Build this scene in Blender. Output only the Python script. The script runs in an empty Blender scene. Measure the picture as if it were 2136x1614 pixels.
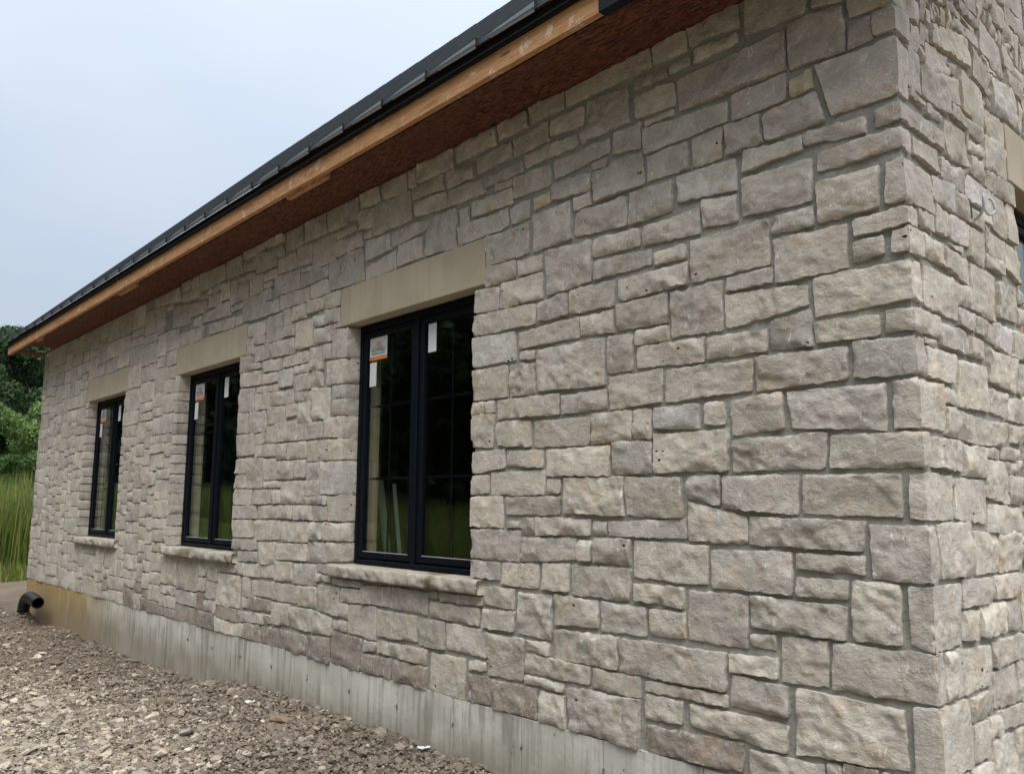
import bpy, math, random
import numpy as np
from mathutils import Matrix, Vector
random.seed(11); np.random.seed(11)
scene = bpy.context.scene
C = scene.collection
R = math.radians

# ------------------------------------------------------------------ camera
cam_d = bpy.data.cameras.new('camera'); cam = bpy.data.objects.new('camera', cam_d); C.objects.link(cam)
cam_d.sensor_width = 36; cam_d.lens = 28.84; cam_d.clip_start = .05; cam_d.clip_end = 2000
yaw, pitch, roll = R(-47.611), R(8.133), R(.241)
fw = Vector((math.sin(yaw)*math.cos(pitch), math.cos(yaw)*math.cos(pitch), math.sin(pitch)))
rt = Vector((math.cos(yaw), -math.sin(yaw), 0)); up = rt.cross(fw)
r2 = rt*math.cos(roll) + up*math.sin(roll); u2 = up*math.cos(roll) - rt*math.sin(roll)
CAM = Vector((1.15, -3.0, 1.7))
cam.matrix_world = Matrix(((r2.x, u2.x, -fw.x, CAM.x), (r2.y, u2.y, -fw.y, CAM.y), (r2.z, u2.z, -fw.z, CAM.z), (0, 0, 0, 1)))
scene.camera = cam

# ------------------------------------------------------------------ sky, sun, exposure
SKY_K = .71
SUN_EL, SUN_AZ = R(61), R(122)      # azimuth clockwise from +y (the side wall's direction)
w = bpy.data.worlds.new('World'); scene.world = w; w.use_nodes = True
nt = w.node_tree; nt.nodes.clear()
out = nt.nodes.new('ShaderNodeOutputWorld')
sky = nt.nodes.new('ShaderNodeTexSky'); sky.sky_type = 'NISHITA'; sky.sun_disc = False
sky.sun_elevation = SUN_EL; sky.sun_rotation = SUN_AZ; sky.dust_density = 3.0; sky.air_density = 1.0
b1 = nt.nodes.new('ShaderNodeBackground'); b1.inputs[1].default_value = .08
b2 = nt.nodes.new('ShaderNodeBackground'); b2.inputs[1].default_value = 1.0
tc = nt.nodes.new('ShaderNodeTexCoord'); mp = nt.nodes.new('ShaderNodeMapping'); mp.inputs['Scale'].default_value = (1, 1, 2.2)
nz = nt.nodes.new('ShaderNodeTexNoise'); nz.inputs['Scale'].default_value = 1.3; nz.inputs['Detail'].default_value = 3
cr = nt.nodes.new('ShaderNodeValToRGB')
cr.color_ramp.elements[0].position = .3; cr.color_ramp.elements[0].color = (.63, .72, .86, 1)
cr.color_ramp.elements[1].position = .72; cr.color_ramp.elements[1].color = (.82, .90, .97, 1)
mx = nt.nodes.new('ShaderNodeMixShader'); mx.inputs[0].default_value = .85
# standard overcast luminance, (1 + 2 sin(elevation)) / 3
sp = nt.nodes.new('ShaderNodeSeparateXYZ'); cl = nt.nodes.new('ShaderNodeMapRange'); cl.inputs[1].default_value = 0; cl.inputs[2].default_value = 1; cl.inputs[3].default_value = SKY_K/3; cl.inputs[4].default_value = SKY_K
L = nt.links.new
L(tc.outputs['Generated'], mp.inputs[0]); L(mp.outputs[0], nz.inputs['Vector']); L(nz.outputs[0], cr.inputs[0]); L(cr.outputs[0], b2.inputs[0])
L(tc.outputs['Generated'], sp.inputs[0]); L(sp.outputs['Z'], cl.inputs[0]); L(cl.outputs[0], b2.inputs[1])
L(sky.outputs[0], b1.inputs[0]); L(b1.outputs[0], mx.inputs[1]); L(b2.outputs[0], mx.inputs[2]); L(mx.outputs[0], out.inputs[0])
sd = bpy.data.lights.new('sun', 'SUN'); sd.energy = 1.5; sd.angle = R(45); sd.color = (1, .96, .90)
so = bpy.data.objects.new('sun', sd); C.objects.link(so)
sdir = Vector((math.sin(SUN_AZ)*math.cos(SUN_EL), math.cos(SUN_AZ)*math.cos(SUN_EL), math.sin(SUN_EL)))
so.rotation_euler = sdir.to_track_quat('Z', 'Y').to_euler(); so.location = sdir*30
vs = scene.view_settings; vs.view_transform = 'Standard'; vs.look = 'None'; vs.exposure = 1.35; vs.gamma = 1.0; vs.use_curve_mapping = False
scene.cycles.max_bounces = 8; scene.cycles.transparent_max_bounces = 12

# ------------------------------------------------------------------ helpers
def hsh(ix, iy, s):
    n = (ix.astype(np.int64)*374761393 + iy.astype(np.int64)*668265263 + int(s)*1442695041) & 0x7fffffff
    n = ((n ^ (n >> 13))*1274126177) & 0x7fffffff
    return ((n ^ (n >> 16)) & 0xffff)/65535.0
def vn(x, y, s=0):
    x = np.asarray(x, float); y = np.asarray(y, float)
    ix = np.floor(x); iy = np.floor(y); fx = x-ix; fy = y-iy
    fx = fx*fx*(3-2*fx); fy = fy*fy*(3-2*fy)
    a = hsh(ix, iy, s); b = hsh(ix+1, iy, s); c = hsh(ix, iy+1, s); d = hsh(ix+1, iy+1, s)
    return (a*(1-fx)+b*fx)*(1-fy) + (c*(1-fx)+d*fx)*fy - .5
def fbm(x, y, s=0, o=3):
    r = 0; a = 1.
    for k in range(o):
        r = r + a*vn(x*2**k+17.3*k, y*2**k+5.1*k, s+k); a *= .5
    return r
def mk(name, V, F, mat, parent=None, col=None, smooth=False):
    """mesh object from an (n,3) vertex array and a list of (m,k) face arrays"""
    me = bpy.data.meshes.new(name); V = np.asarray(V, np.float32)
    if not isinstance(F, (list, tuple)): F = [F]
    F = [np.asarray(f, np.int32) for f in F if len(f)]
    me.vertices.add(len(V)); me.vertices.foreach_set('co', V.ravel())
    li = np.concatenate([f.ravel() for f in F]); lt = np.concatenate([np.full(len(f), f.shape[1], np.int32) for f in F])
    ls = np.concatenate([[0], np.cumsum(lt)[:-1]]).astype(np.int32)
    me.loops.add(len(li)); me.loops.foreach_set('vertex_index', li)
    me.polygons.add(len(lt)); me.polygons.foreach_set('loop_start', ls)
    try: me.polygons.foreach_set('loop_total', lt)
    except Exception: pass
    me.polygons.foreach_set('use_smooth', np.full(len(lt), smooth, bool))
    me.update(calc_edges=True); me.validate()
    if col is not None:
        a = me.color_attributes.new('tint', 'FLOAT_COLOR', 'POINT'); a.data.foreach_set('color', np.asarray(col, np.float32).ravel())
    if mat: me.materials.append(mat)
    o = bpy.data.objects.new(name, me); C.objects.link(o); o.parent = parent
    return o
class MB:
    def __init__(s): s.V = []; s.F4 = []; s.F3 = []; s.n = 0
    def add(s, V, F4=(), F3=()):
        V = np.asarray(V, float); s.V.append(V)
        if len(F4): s.F4.append(np.asarray(F4)+s.n)
        if len(F3): s.F3.append(np.asarray(F3)+s.n)
        s.n += len(V)
    def box(s, x0, x1, y0, y1, z0, z1, bev=0):
        if bev:
            b = bev
            V = []
            for (x, ix) in ((x0, 1), (x1, -1)):
                for (y, iy) in ((y0, 1), (y1, -1)):
                    for (z, iz) in ((z0, 1), (z1, -1)):
                        V += [(x+ix*b, y+iy*b, z), (x+ix*b, y, z+iz*b), (x, y+iy*b, z+iz*b)]
            import bmesh
            bm = bmesh.new(); [bm.verts.new(v) for v in V]
            bmesh.ops.convex_hull(bm, input=bm.verts[:]); bm.verts.index_update()
            s.add([v.co[:] for v in bm.verts], (), [[q.index for q in f.verts] for f in bm.faces]); bm.free(); return
        V = [(x, y, z) for x in (x0, x1) for y in (y0, y1) for z in (z0, z1)]
        s.add(V, [(0, 1, 3, 2), (4, 6, 7, 5), (0, 4, 5, 1), (2, 3, 7, 6), (0, 2, 6, 4), (1, 5, 7, 3)])
    def tube(s, path, rad, n=12, cap=True):
        P = [Vector(p) for p in path]; rad = rad if hasattr(rad, '__len__') else [rad]*len(P)
        V = []; ref = Vector((.13, .31, .94))
        for i, p in enumerate(P):
            t = (P[min(i+1, len(P)-1)]-P[max(i-1, 0)]).normalized()
            a = t.cross(ref).normalized(); b = t.cross(a)
            V += [p + (a*math.cos(2*math.pi*k/n) + b*math.sin(2*math.pi*k/n))*rad[i] for k in range(n)]
        F = [(i*n+k, i*n+(k+1) % n, (i+1)*n+(k+1) % n, (i+1)*n+k) for i in range(len(P)-1) for k in range(n)]
        s.add([v[:] for v in V], F)
    def build(s, name, mat, parent=None, smooth=False):
        F = []
        if s.F4: F.append(np.concatenate(s.F4))
        if s.F3: F.append(np.concatenate(s.F3))
        return mk(name, np.concatenate(s.V), F, mat, parent, smooth=smooth)
def empty(name, loc=(0, 0, 0), parent=None):
    o = bpy.data.objects.new(name, None); C.objects.link(o); o.location = loc; o.parent = parent; o.empty_display_size = .2
    return o
def tag(o, label=None, cat=None, group=None, kind=None):
    if label: o['label'] = label
    if cat: o['category'] = cat
    if group: o['group'] = group
    if kind: o['kind'] = kind
    return o
def dup(o, parent=None):
    c = o.copy(); C.objects.link(c); c.parent = parent
    for ch in list(o.children): dup(ch, c)
    return c

# ------------------------------------------------------------------ materials
class NT:
    def __init__(s, name, rough=.85, spec=.3):
        s.m = bpy.data.materials.new(name); s.m.use_nodes = True; s.t = s.m.node_tree; s.t.nodes.clear()
        s.o = s.n('ShaderNodeOutputMaterial'); s.b = s.n('ShaderNodeBsdfPrincipled')
        s.b.inputs['Roughness'].default_value = rough; s.b.inputs['Specular IOR Level'].default_value = spec
        s.l(s.b.outputs[0], s.o.inputs[0]); s._g = None
    def n(s, t, **k):
        a = s.t.nodes.new(t)
        for q, v in k.items(): setattr(a, q, v)
        return a
    def l(s, a, b): s.t.links.new(a, b)
    def pos(s, scale=(1, 1, 1), rot=(0, 0, 0), obj=False):
        m = s.n('ShaderNodeMapping'); m.inputs['Scale'].default_value = scale; m.inputs['Rotation'].default_value = rot
        if obj: g = s.n('ShaderNodeTexCoord').outputs['Object']
        else:
            if s._g is None: s._g = s.n('ShaderNodeNewGeometry')
            g = s._g.outputs['Position']
        s.l(g, m.inputs[0]); return m.outputs[0]
    def noise(s, scale, detail=3, rough=.55, vec=None, dist=0):
        a = s.n('ShaderNodeTexNoise'); a.inputs['Scale'].default_value = scale; a.inputs['Detail'].default_value = detail
        a.inputs['Roughness'].default_value = rough; a.inputs['Distortion'].default_value = dist
        s.l(vec or s.pos(), a.inputs['Vector']); return a.outputs[0]
    def vor(s, scale, vec=None, feature='F1', out='Distance', rnd=1):
        a = s.n('ShaderNodeTexVoronoi', feature=feature); a.inputs['Scale'].default_value = scale; a.inputs['Randomness'].default_value = rnd
        s.l(vec or s.pos(), a.inputs['Vector']); return a.outputs[out]
    def ramp(s, v, p0, p1, a=0., b=1.):
        r = s.n('ShaderNodeMapRange', interpolation_type='SMOOTHSTEP'); r.inputs[1].default_value = p0; r.inputs[2].default_value = p1
        r.inputs[3].default_value = a; r.inputs[4].default_value = b; s.l(v, r.inputs[0]); return r.outputs[0]
    def mix(s, f, a, b, mode='MIX'):
        m = s.n('ShaderNodeMix', data_type='RGBA', blend_type=mode)
        for k, v in ((0, f), (6, a), (7, b)):
            if isinstance(v, (int, float)): m.inputs[k].default_value = v
            elif isinstance(v, tuple): m.inputs[k].default_value = (*v[:3], 1)
            else: s.l(v, m.inputs[k])
        return m.outputs[2]
    def math(s, op, a, b=0.):
        m = s.n('ShaderNodeMath', operation=op)
        for k, v in ((0, a), (1, b)):
            if isinstance(v, (int, float)): m.inputs[k].default_value = v
            else: s.l(v, m.inputs[k])
        return m.outputs[0]
    def attr(s, name='tint'):
        a = s.n('ShaderNodeAttribute'); a.attribute_name = name; return a
    def bump(s, h, strength=.4, dist=.01):
        b = s.n('ShaderNodeBump'); b.inputs['Strength'].default_value = strength; b.inputs['Distance'].default_value = dist
        s.l(h, b.inputs['Height'])
        if s.b.inputs['Normal'].links: s.l(s.b.inputs['Normal'].links[0].from_socket, b.inputs['Normal'])
        s.l(b.outputs[0], s.b.inputs['Normal'])
    def col(s, c):
        if isinstance(c, tuple): s.b.inputs['Base Color'].default_value = (*c[:3], 1)
        else: s.l(c, s.b.inputs['Base Color'])
    def done(s): return s.m
def m_stone():
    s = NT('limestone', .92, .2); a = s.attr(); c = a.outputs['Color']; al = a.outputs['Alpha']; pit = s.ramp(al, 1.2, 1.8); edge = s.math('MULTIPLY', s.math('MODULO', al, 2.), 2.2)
    c = s.mix(s.ramp(s.noise(6, 5, .65, dist=.5), .42, .60, 0, .8), c, (.76, .752, .74), 'MULTIPLY')
    c = s.mix(s.ramp(s.noise(4.3, 4, .65, dist=.6), .52, .70, 0, .7), c, (1.08, .965, .84), 'MULTIPLY')
    c = s.mix(s.ramp(s.noise(11, 4, .6, dist=1.2), .56, .68, 0, .6), c, (.84, .71, .58), 'MULTIPLY')
    c = s.mix(s.ramp(s.noise(27, 5, .7), .36, .60, 0, .26), c, (.66, .65, .64), 'MULTIPLY')
    c = s.mix(s.ramp(s.noise(210, 3, .7), .35, .7, 0, .34), c, (.68, .67, .66), 'MULTIPLY')
    c = s.mix(s.ramp(s.noise(60, 4, .7), .56, .75, 0, .4), c, (1.3, 1.29, 1.27), 'MULTIPLY')
    # pale bruises and chisel scratches
    sc = s.math('MULTIPLY', s.ramp(s.noise(42, 5, .8, s.pos((1, 1, .4)), 1.1), .56, .655), s.ramp(s.noise(5, 3), .43, .58))
    c = s.mix(s.math('MULTIPLY', sc, .72), c, (.84, .83, .81))
    # freshly chipped arrises
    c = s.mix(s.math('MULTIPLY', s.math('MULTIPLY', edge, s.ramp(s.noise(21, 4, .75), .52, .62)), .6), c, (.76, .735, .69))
    fl = s.math('MULTIPLY', s.ramp(s.noise(120, 3, .6, s.pos((1, 1, .5), (0, .5, 0)), 1.5), .655, .71), s.ramp(s.noise(9, 2), .42, .55))
    c = s.mix(s.math('MULTIPLY', fl, .75), c, (.82, .81, .79))
    c = s.mix(s.ramp(s.noise(85, 4, .7, dist=.4), .34, .29, 0, .55), c, (.42, .38, .33), 'MULTIPLY')
    # fossil holes: bump, with the shade inside them painted in as dark colour
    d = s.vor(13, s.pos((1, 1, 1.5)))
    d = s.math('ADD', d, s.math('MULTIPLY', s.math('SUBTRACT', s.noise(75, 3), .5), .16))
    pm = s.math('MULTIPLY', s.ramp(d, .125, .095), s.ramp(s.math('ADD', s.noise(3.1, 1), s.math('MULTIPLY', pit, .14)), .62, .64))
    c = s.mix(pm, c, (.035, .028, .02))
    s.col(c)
    n1 = s.noise(24, 5, .62, s.pos((1, 1, 1.2), (.3, .2, .1)), .0)
    cre = s.math('ABSOLUTE', s.math('SUBTRACT', s.noise(10, 5, .65, s.pos((1, 1, 1.3), (.1, .6, .3)), .2), .5))
    h = s.math('ADD', s.math('MULTIPLY', s.noise(120, 5, .7), .36), s.math('ADD', s.math('MULTIPLY', n1, .7), s.math('MULTIPLY', cre, 1.9)))
    h = s.math('SUBTRACT', h, s.math('MULTIPLY', pm, 2.5))
    s.bump(h, .66, .012); return s.done()
def m_mortar():
    s = NT('mortar', .95, .15)
    c = s.mix(s.ramp(s.noise(6), .35, .7), (.30, .295, .26), (.385, .375, .33))
    c = s.mix(s.ramp(s.noise(90, 4), .4, .7, 0, .5), c, (.255, .25, .22)); s.col(c)
    s.bump(s.math('ADD', s.noise(45, 5, .7), s.noise(12, 3)), .6, .015); return s.done()
def m_concrete():
    s = NT('foundation_concrete', .85, .3)
    c = s.mix(s.ramp(s.noise(2.2, 4), .35, .65), (.50, .49, .43), (.63, .615, .54))
    st = s.math('ADD', s.math('MULTIPLY', s.noise(23, 4, .65, s.pos((1, 1, .06)), .3), .6), s.math('MULTIPLY', s.noise(2.6, 4, .6), .4))
    c = s.mix(s.ramp(st, .46, .62, 0, .72), c, (.23, .22, .175))
    g = s.n('ShaderNodeSeparateXYZ'); s.l(s._g.outputs['Position'], g.inputs[0])
    # iron-brown water stain over the far end
    e = s.math('ADD', g.outputs['X'], s.math('MULTIPLY', s.noise(1.7, 3), 3.2))
    f = s.math('MULTIPLY', s.ramp(e, -6.0, -9.0), s.ramp(s.noise(5, 3, .6, s.pos((1, 1, .25))), .25, .5, .55, .95))
    c = s.mix(f, c, (.37, .25, .10))
    # soil splash along the grade
    z = s.math('ADD', g.outputs['Z'], s.math('MULTIPLY', s.noise(3.1, 4), -.35))
    c = s.mix(s.ramp(z, .40, .10, 0, .62), c, (.22, .18, .125))
    pits = s.math('MULTIPLY', s.ramp(s.vor(30, s.pos((1, 1, .5))), .13, .09), s.ramp(s.noise(4), .52, .6))
    c = s.mix(pits, c, (.12, .12, .11)); s.col(c)
    s.bump(s.math('SUBTRACT', s.noise(30, 4), pits), .3, .008); return s.done()
def m_cast():
    s = NT('cast_stone', .85, .25)
    c = s.mix(s.ramp(s.noise(3, 4), .35, .65), (.40, .345, .25), (.47, .405, .30))
    c = s.mix(s.ramp(s.noise(9, 3, .6, s.pos((1, 1, .12))), .5, .75, 0, .5), c, (.33, .28, .20))
    c = s.mix(s.ramp(s.noise(300, 2), .4, .7, 0, .25), c, (.55, .5, .4)); s.col(c)
    s.bump(s.noise(180, 3), .15, .003); return s.done()
def m_wood(name, a, b, dark, axis='x', stain=True):
    s = NT(name, .7, .25)
    sc = {'x': (.9, 14, 14), 'z': (14, 14, .9)}[axis]
    n = s.noise(2.2, 5, .6, s.pos(sc), .8)
    wv = s.ramp(s.math('FRACT', s.math('MULTIPLY', n, 7.)), .1, .9)
    c = s.mix(wv, a, b)
    c = s.mix(s.ramp(s.noise(3, 4, .6, s.pos(tuple(v*.35+.5 for v in sc))), .52, .75, 0, .75), c, dark)
    if stain:
        c = s.mix(s.math('MULTIPLY', s.ramp(s.noise(9, 5, .75), .56, .66), .6), c, (.78, .66, .56))
    kn = s.ramp(s.vor(1.6, s.pos(tuple(v if v < 2 else 4.2 for v in sc))), .09, .05, 0, .85)
    c = s.mix(kn, c, tuple(v*.45 for v in dark)); s.col(c)
    s.bump(s.math('ADD', wv, s.noise(60, 3)), .12, .004); return s.done()
def m_osb():
    s = NT('osb_sheathing', .75, .25)
    w1 = s.pos((1, 1, 1)); q = s.n('ShaderNodeVectorMath', operation='ADD'); s.l(w1, q.inputs[0])
    nn = s.n('ShaderNodeTexNoise'); nn.inputs['Scale'].default_value = 9; s.l(w1, nn.inputs['Vector']); 
    sc = s.n('ShaderNodeVectorMath', operation='SCALE'); s.l(nn.outputs['Color'], sc.inputs[0]); sc.inputs['Scale'].default_value = .07; s.l(sc.outputs[0], q.inputs[1])
    def flake(ang, sx, sy):
        m = s.n('ShaderNodeMapping'); m.inputs['Rotation'].default_value = (0, 0, ang); m.inputs['Scale'].default_value = (sx, sy, 1); s.l(q.outputs[0], m.inputs[0])
        return s.vor(1, m.outputs[0], out='Color')
    c1 = s.n('ShaderNodeSeparateColor'); s.l(flake(.5, 26, 85), c1.inputs[0]); c2 = s.n('ShaderNodeSeparateColor'); s.l(flake(-.9, 24, 95), c2.inputs[0])
    f = s.math('MULTIPLY', s.math('ADD', c1.outputs[0], c2.outputs[1]), .5)
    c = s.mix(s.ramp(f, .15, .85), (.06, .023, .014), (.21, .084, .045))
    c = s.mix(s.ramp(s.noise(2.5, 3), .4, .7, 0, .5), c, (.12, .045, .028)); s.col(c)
    s.bump(f, .4, .006); return s.done()
def m_plain(name, c, rough=.5, spec=.5, metal=0., var=.15, scale=20):
    s = NT(name, rough, spec); s.b.inputs['Metallic'].default_value = metal
    s.col(s.mix(s.ramp(s.noise(scale, 4), .35, .7), tuple(v*(1-var) for v in c), tuple(min(1, v*(1+var)) for v in c)))
    return s.done()
def m_frame():
    s = NT('black_window_frame', .5, .1)
    c = s.mix(s.ramp(s.noise(35, 5, .7), .6, .75, 0, .12), (.004, .006, .010), (.2, .2, .2)); s.col(c); return s.done()
def m_glass():
    m = bpy.data.materials.new('window_glass'); m.use_nodes = True; t = m.node_tree; t.nodes.clear()
    o = t.nodes.new('ShaderNodeOutputMaterial'); mx = t.nodes.new('ShaderNodeMixShader'); tr = t.nodes.new('ShaderNodeBsdfTransparent'); gl = t.nodes.new('ShaderNodeBsdfGlossy')
    gl.inputs['Roughness'].default_value = .0; tr.inputs[0].default_value = (.93, .96, .94, 1)
    fr = t.nodes.new('ShaderNodeFresnel'); fr.inputs[0].default_value = 1.52
    ge = t.nodes.new('ShaderNodeNewGeometry'); mr = t.nodes.new('ShaderNodeMapRange'); mr.inputs[3].default_value = 1.52; mr.inputs[4].default_value = 1/1.52
    t.links.new(ge.outputs['Backfacing'], mr.inputs[0]); t.links.new(mr.outputs[0], fr.inputs[0])     # same reflectance from inside a thin sheet
    t.links.new(fr.outputs[0], mx.inputs[0]); t.links.new(tr.outputs[0], mx.inputs[1]); t.links.new(gl.outputs[0], mx.inputs[2]); t.links.new(mx.outputs[0], o.inputs[0]); return m
def m_tint(name, rough=.9, bump=.3, bs=60, spec=.2, trans=0.):
    s = NT(name, rough, spec); c = s.attr().outputs['Color']
    c = s.mix(s.ramp(s.noise(bs, 4), .35, .7, 0, .4), c, (.65, .64, .62), 'MULTIPLY'); s.col(c)
    if bump: s.bump(s.noise(bs, 4), bump, .01)
    return s.done()
def m_leaf(name):
    s = NT(name, .55, .3); a = s.attr(); s.col(a.outputs['Color'])
    tl = s.n('ShaderNodeBsdfTranslucent'); mx = s.n('ShaderNodeMixShader'); mx.inputs[0].default_value = .3
    s.l(a.outputs['Color'], tl.inputs[0]); s.l(s.b.outputs[0], mx.inputs[1]); s.l(tl.outputs[0], mx.inputs[2]); s.l(mx.outputs[0], s.o.inputs[0]); return s.done()
def m_ground():
    s = NT('bare_soil', .97, .1); g = s.n('ShaderNodeSeparateXYZ')
    c = s.mix(s.ramp(s.noise(1.1, 4), .35, .68), (.225, .175, .13), (.29, .24, .19))
    c = s.mix(s.ramp(s.noise(14, 5, .7), .42, .68, 0, .7), c, (.165, .125, .092))
    c = s.mix(s.ramp(s.noise(70, 4, .7), .58, .7, 0, .6), c, (.42, .36, .29))
    # grass sward away from the building site
    s.l(s._g.outputs['Position'], g.inputs[0])
    e1 = s.ramp(s.math('ADD', g.outputs['X'], s.math('MULTIPLY', s.noise(.9, 3), 2.)), -17.8, -19.4)
    e2 = s.ramp(s.math('ADD', g.outputs['Y'], s.math('MULTIPLY', s.noise(.8, 3), 2.)), -10., -12.)
    e = s.math('MAXIMUM', e1, e2)
    gr = s.mix(s.ramp(s.noise(1.5, 4), .35, .7), (.045, .085, .018), (.11, .13, .03))
    s.col(s.mix(e, c, gr))
    s.bump(s.math('ADD', s.noise(30, 6, .7), s.noise(110, 4, .7)), .9, .03); return s.done()
M = dict(stone=m_stone(), mortar=m_mortar(), concrete=m_concrete(), cast=m_cast(), osb=m_osb(), frame=m_frame(), glass=m_glass(),
    fascia=m_wood('fascia_timber', (.58, .325, .155), (.45, .225, .10), (.28, .135, .06)),
    stud=m_wood('stud_timber', (.72, .54, .32), (.62, .44, .24), (.5, .34, .18), 'z', False),
    metal=m_plain('charcoal_roof_metal', (.030, .036, .040), .5, .22, .0, .1, 4), black=m_plain('black_flashing', (.012, .014, .018), .65, .2, 0, .1),
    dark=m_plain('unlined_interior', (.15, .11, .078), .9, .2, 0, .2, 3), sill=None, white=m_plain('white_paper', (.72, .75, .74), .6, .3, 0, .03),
    orange=m_plain('orange_print', (.75, .24, .05), .6, .3, 0, .05), ink=m_plain('grey_blue_print', (.05, .07, .10), .6, .3, 0, .05),
    primed=m_plain('primed_trim', (.66, .66, .63), .6, .3, 0, .06), pipe=m_plain('black_corrugated_plastic', (.011, .012, .013), .45, .4, 0, .2),
    rock=m_tint('loose_rock', .93, .6, 55), soil=m_ground(), leaf=m_leaf('leaves'), bark=m_plain('bark', (.10, .08, .06), .95, .1, 0, .3, 8),
    cable=m_plain('grey_cable', (.55, .56, .56), .5, .4, 0, .1), film=m_plain('plastic_scrap', (.75, .78, .82), .35, .4, 0, .1),
    tie=m_plain('rusty_tie', (.13, .115, .10), .9, .1), lip=m_plain('pale_hem_lip', (.50, .52, .53), .4, .4, .1, .05), dkbox=m_plain('dark_box', (.03, .03, .032), .6, .3))

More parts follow.
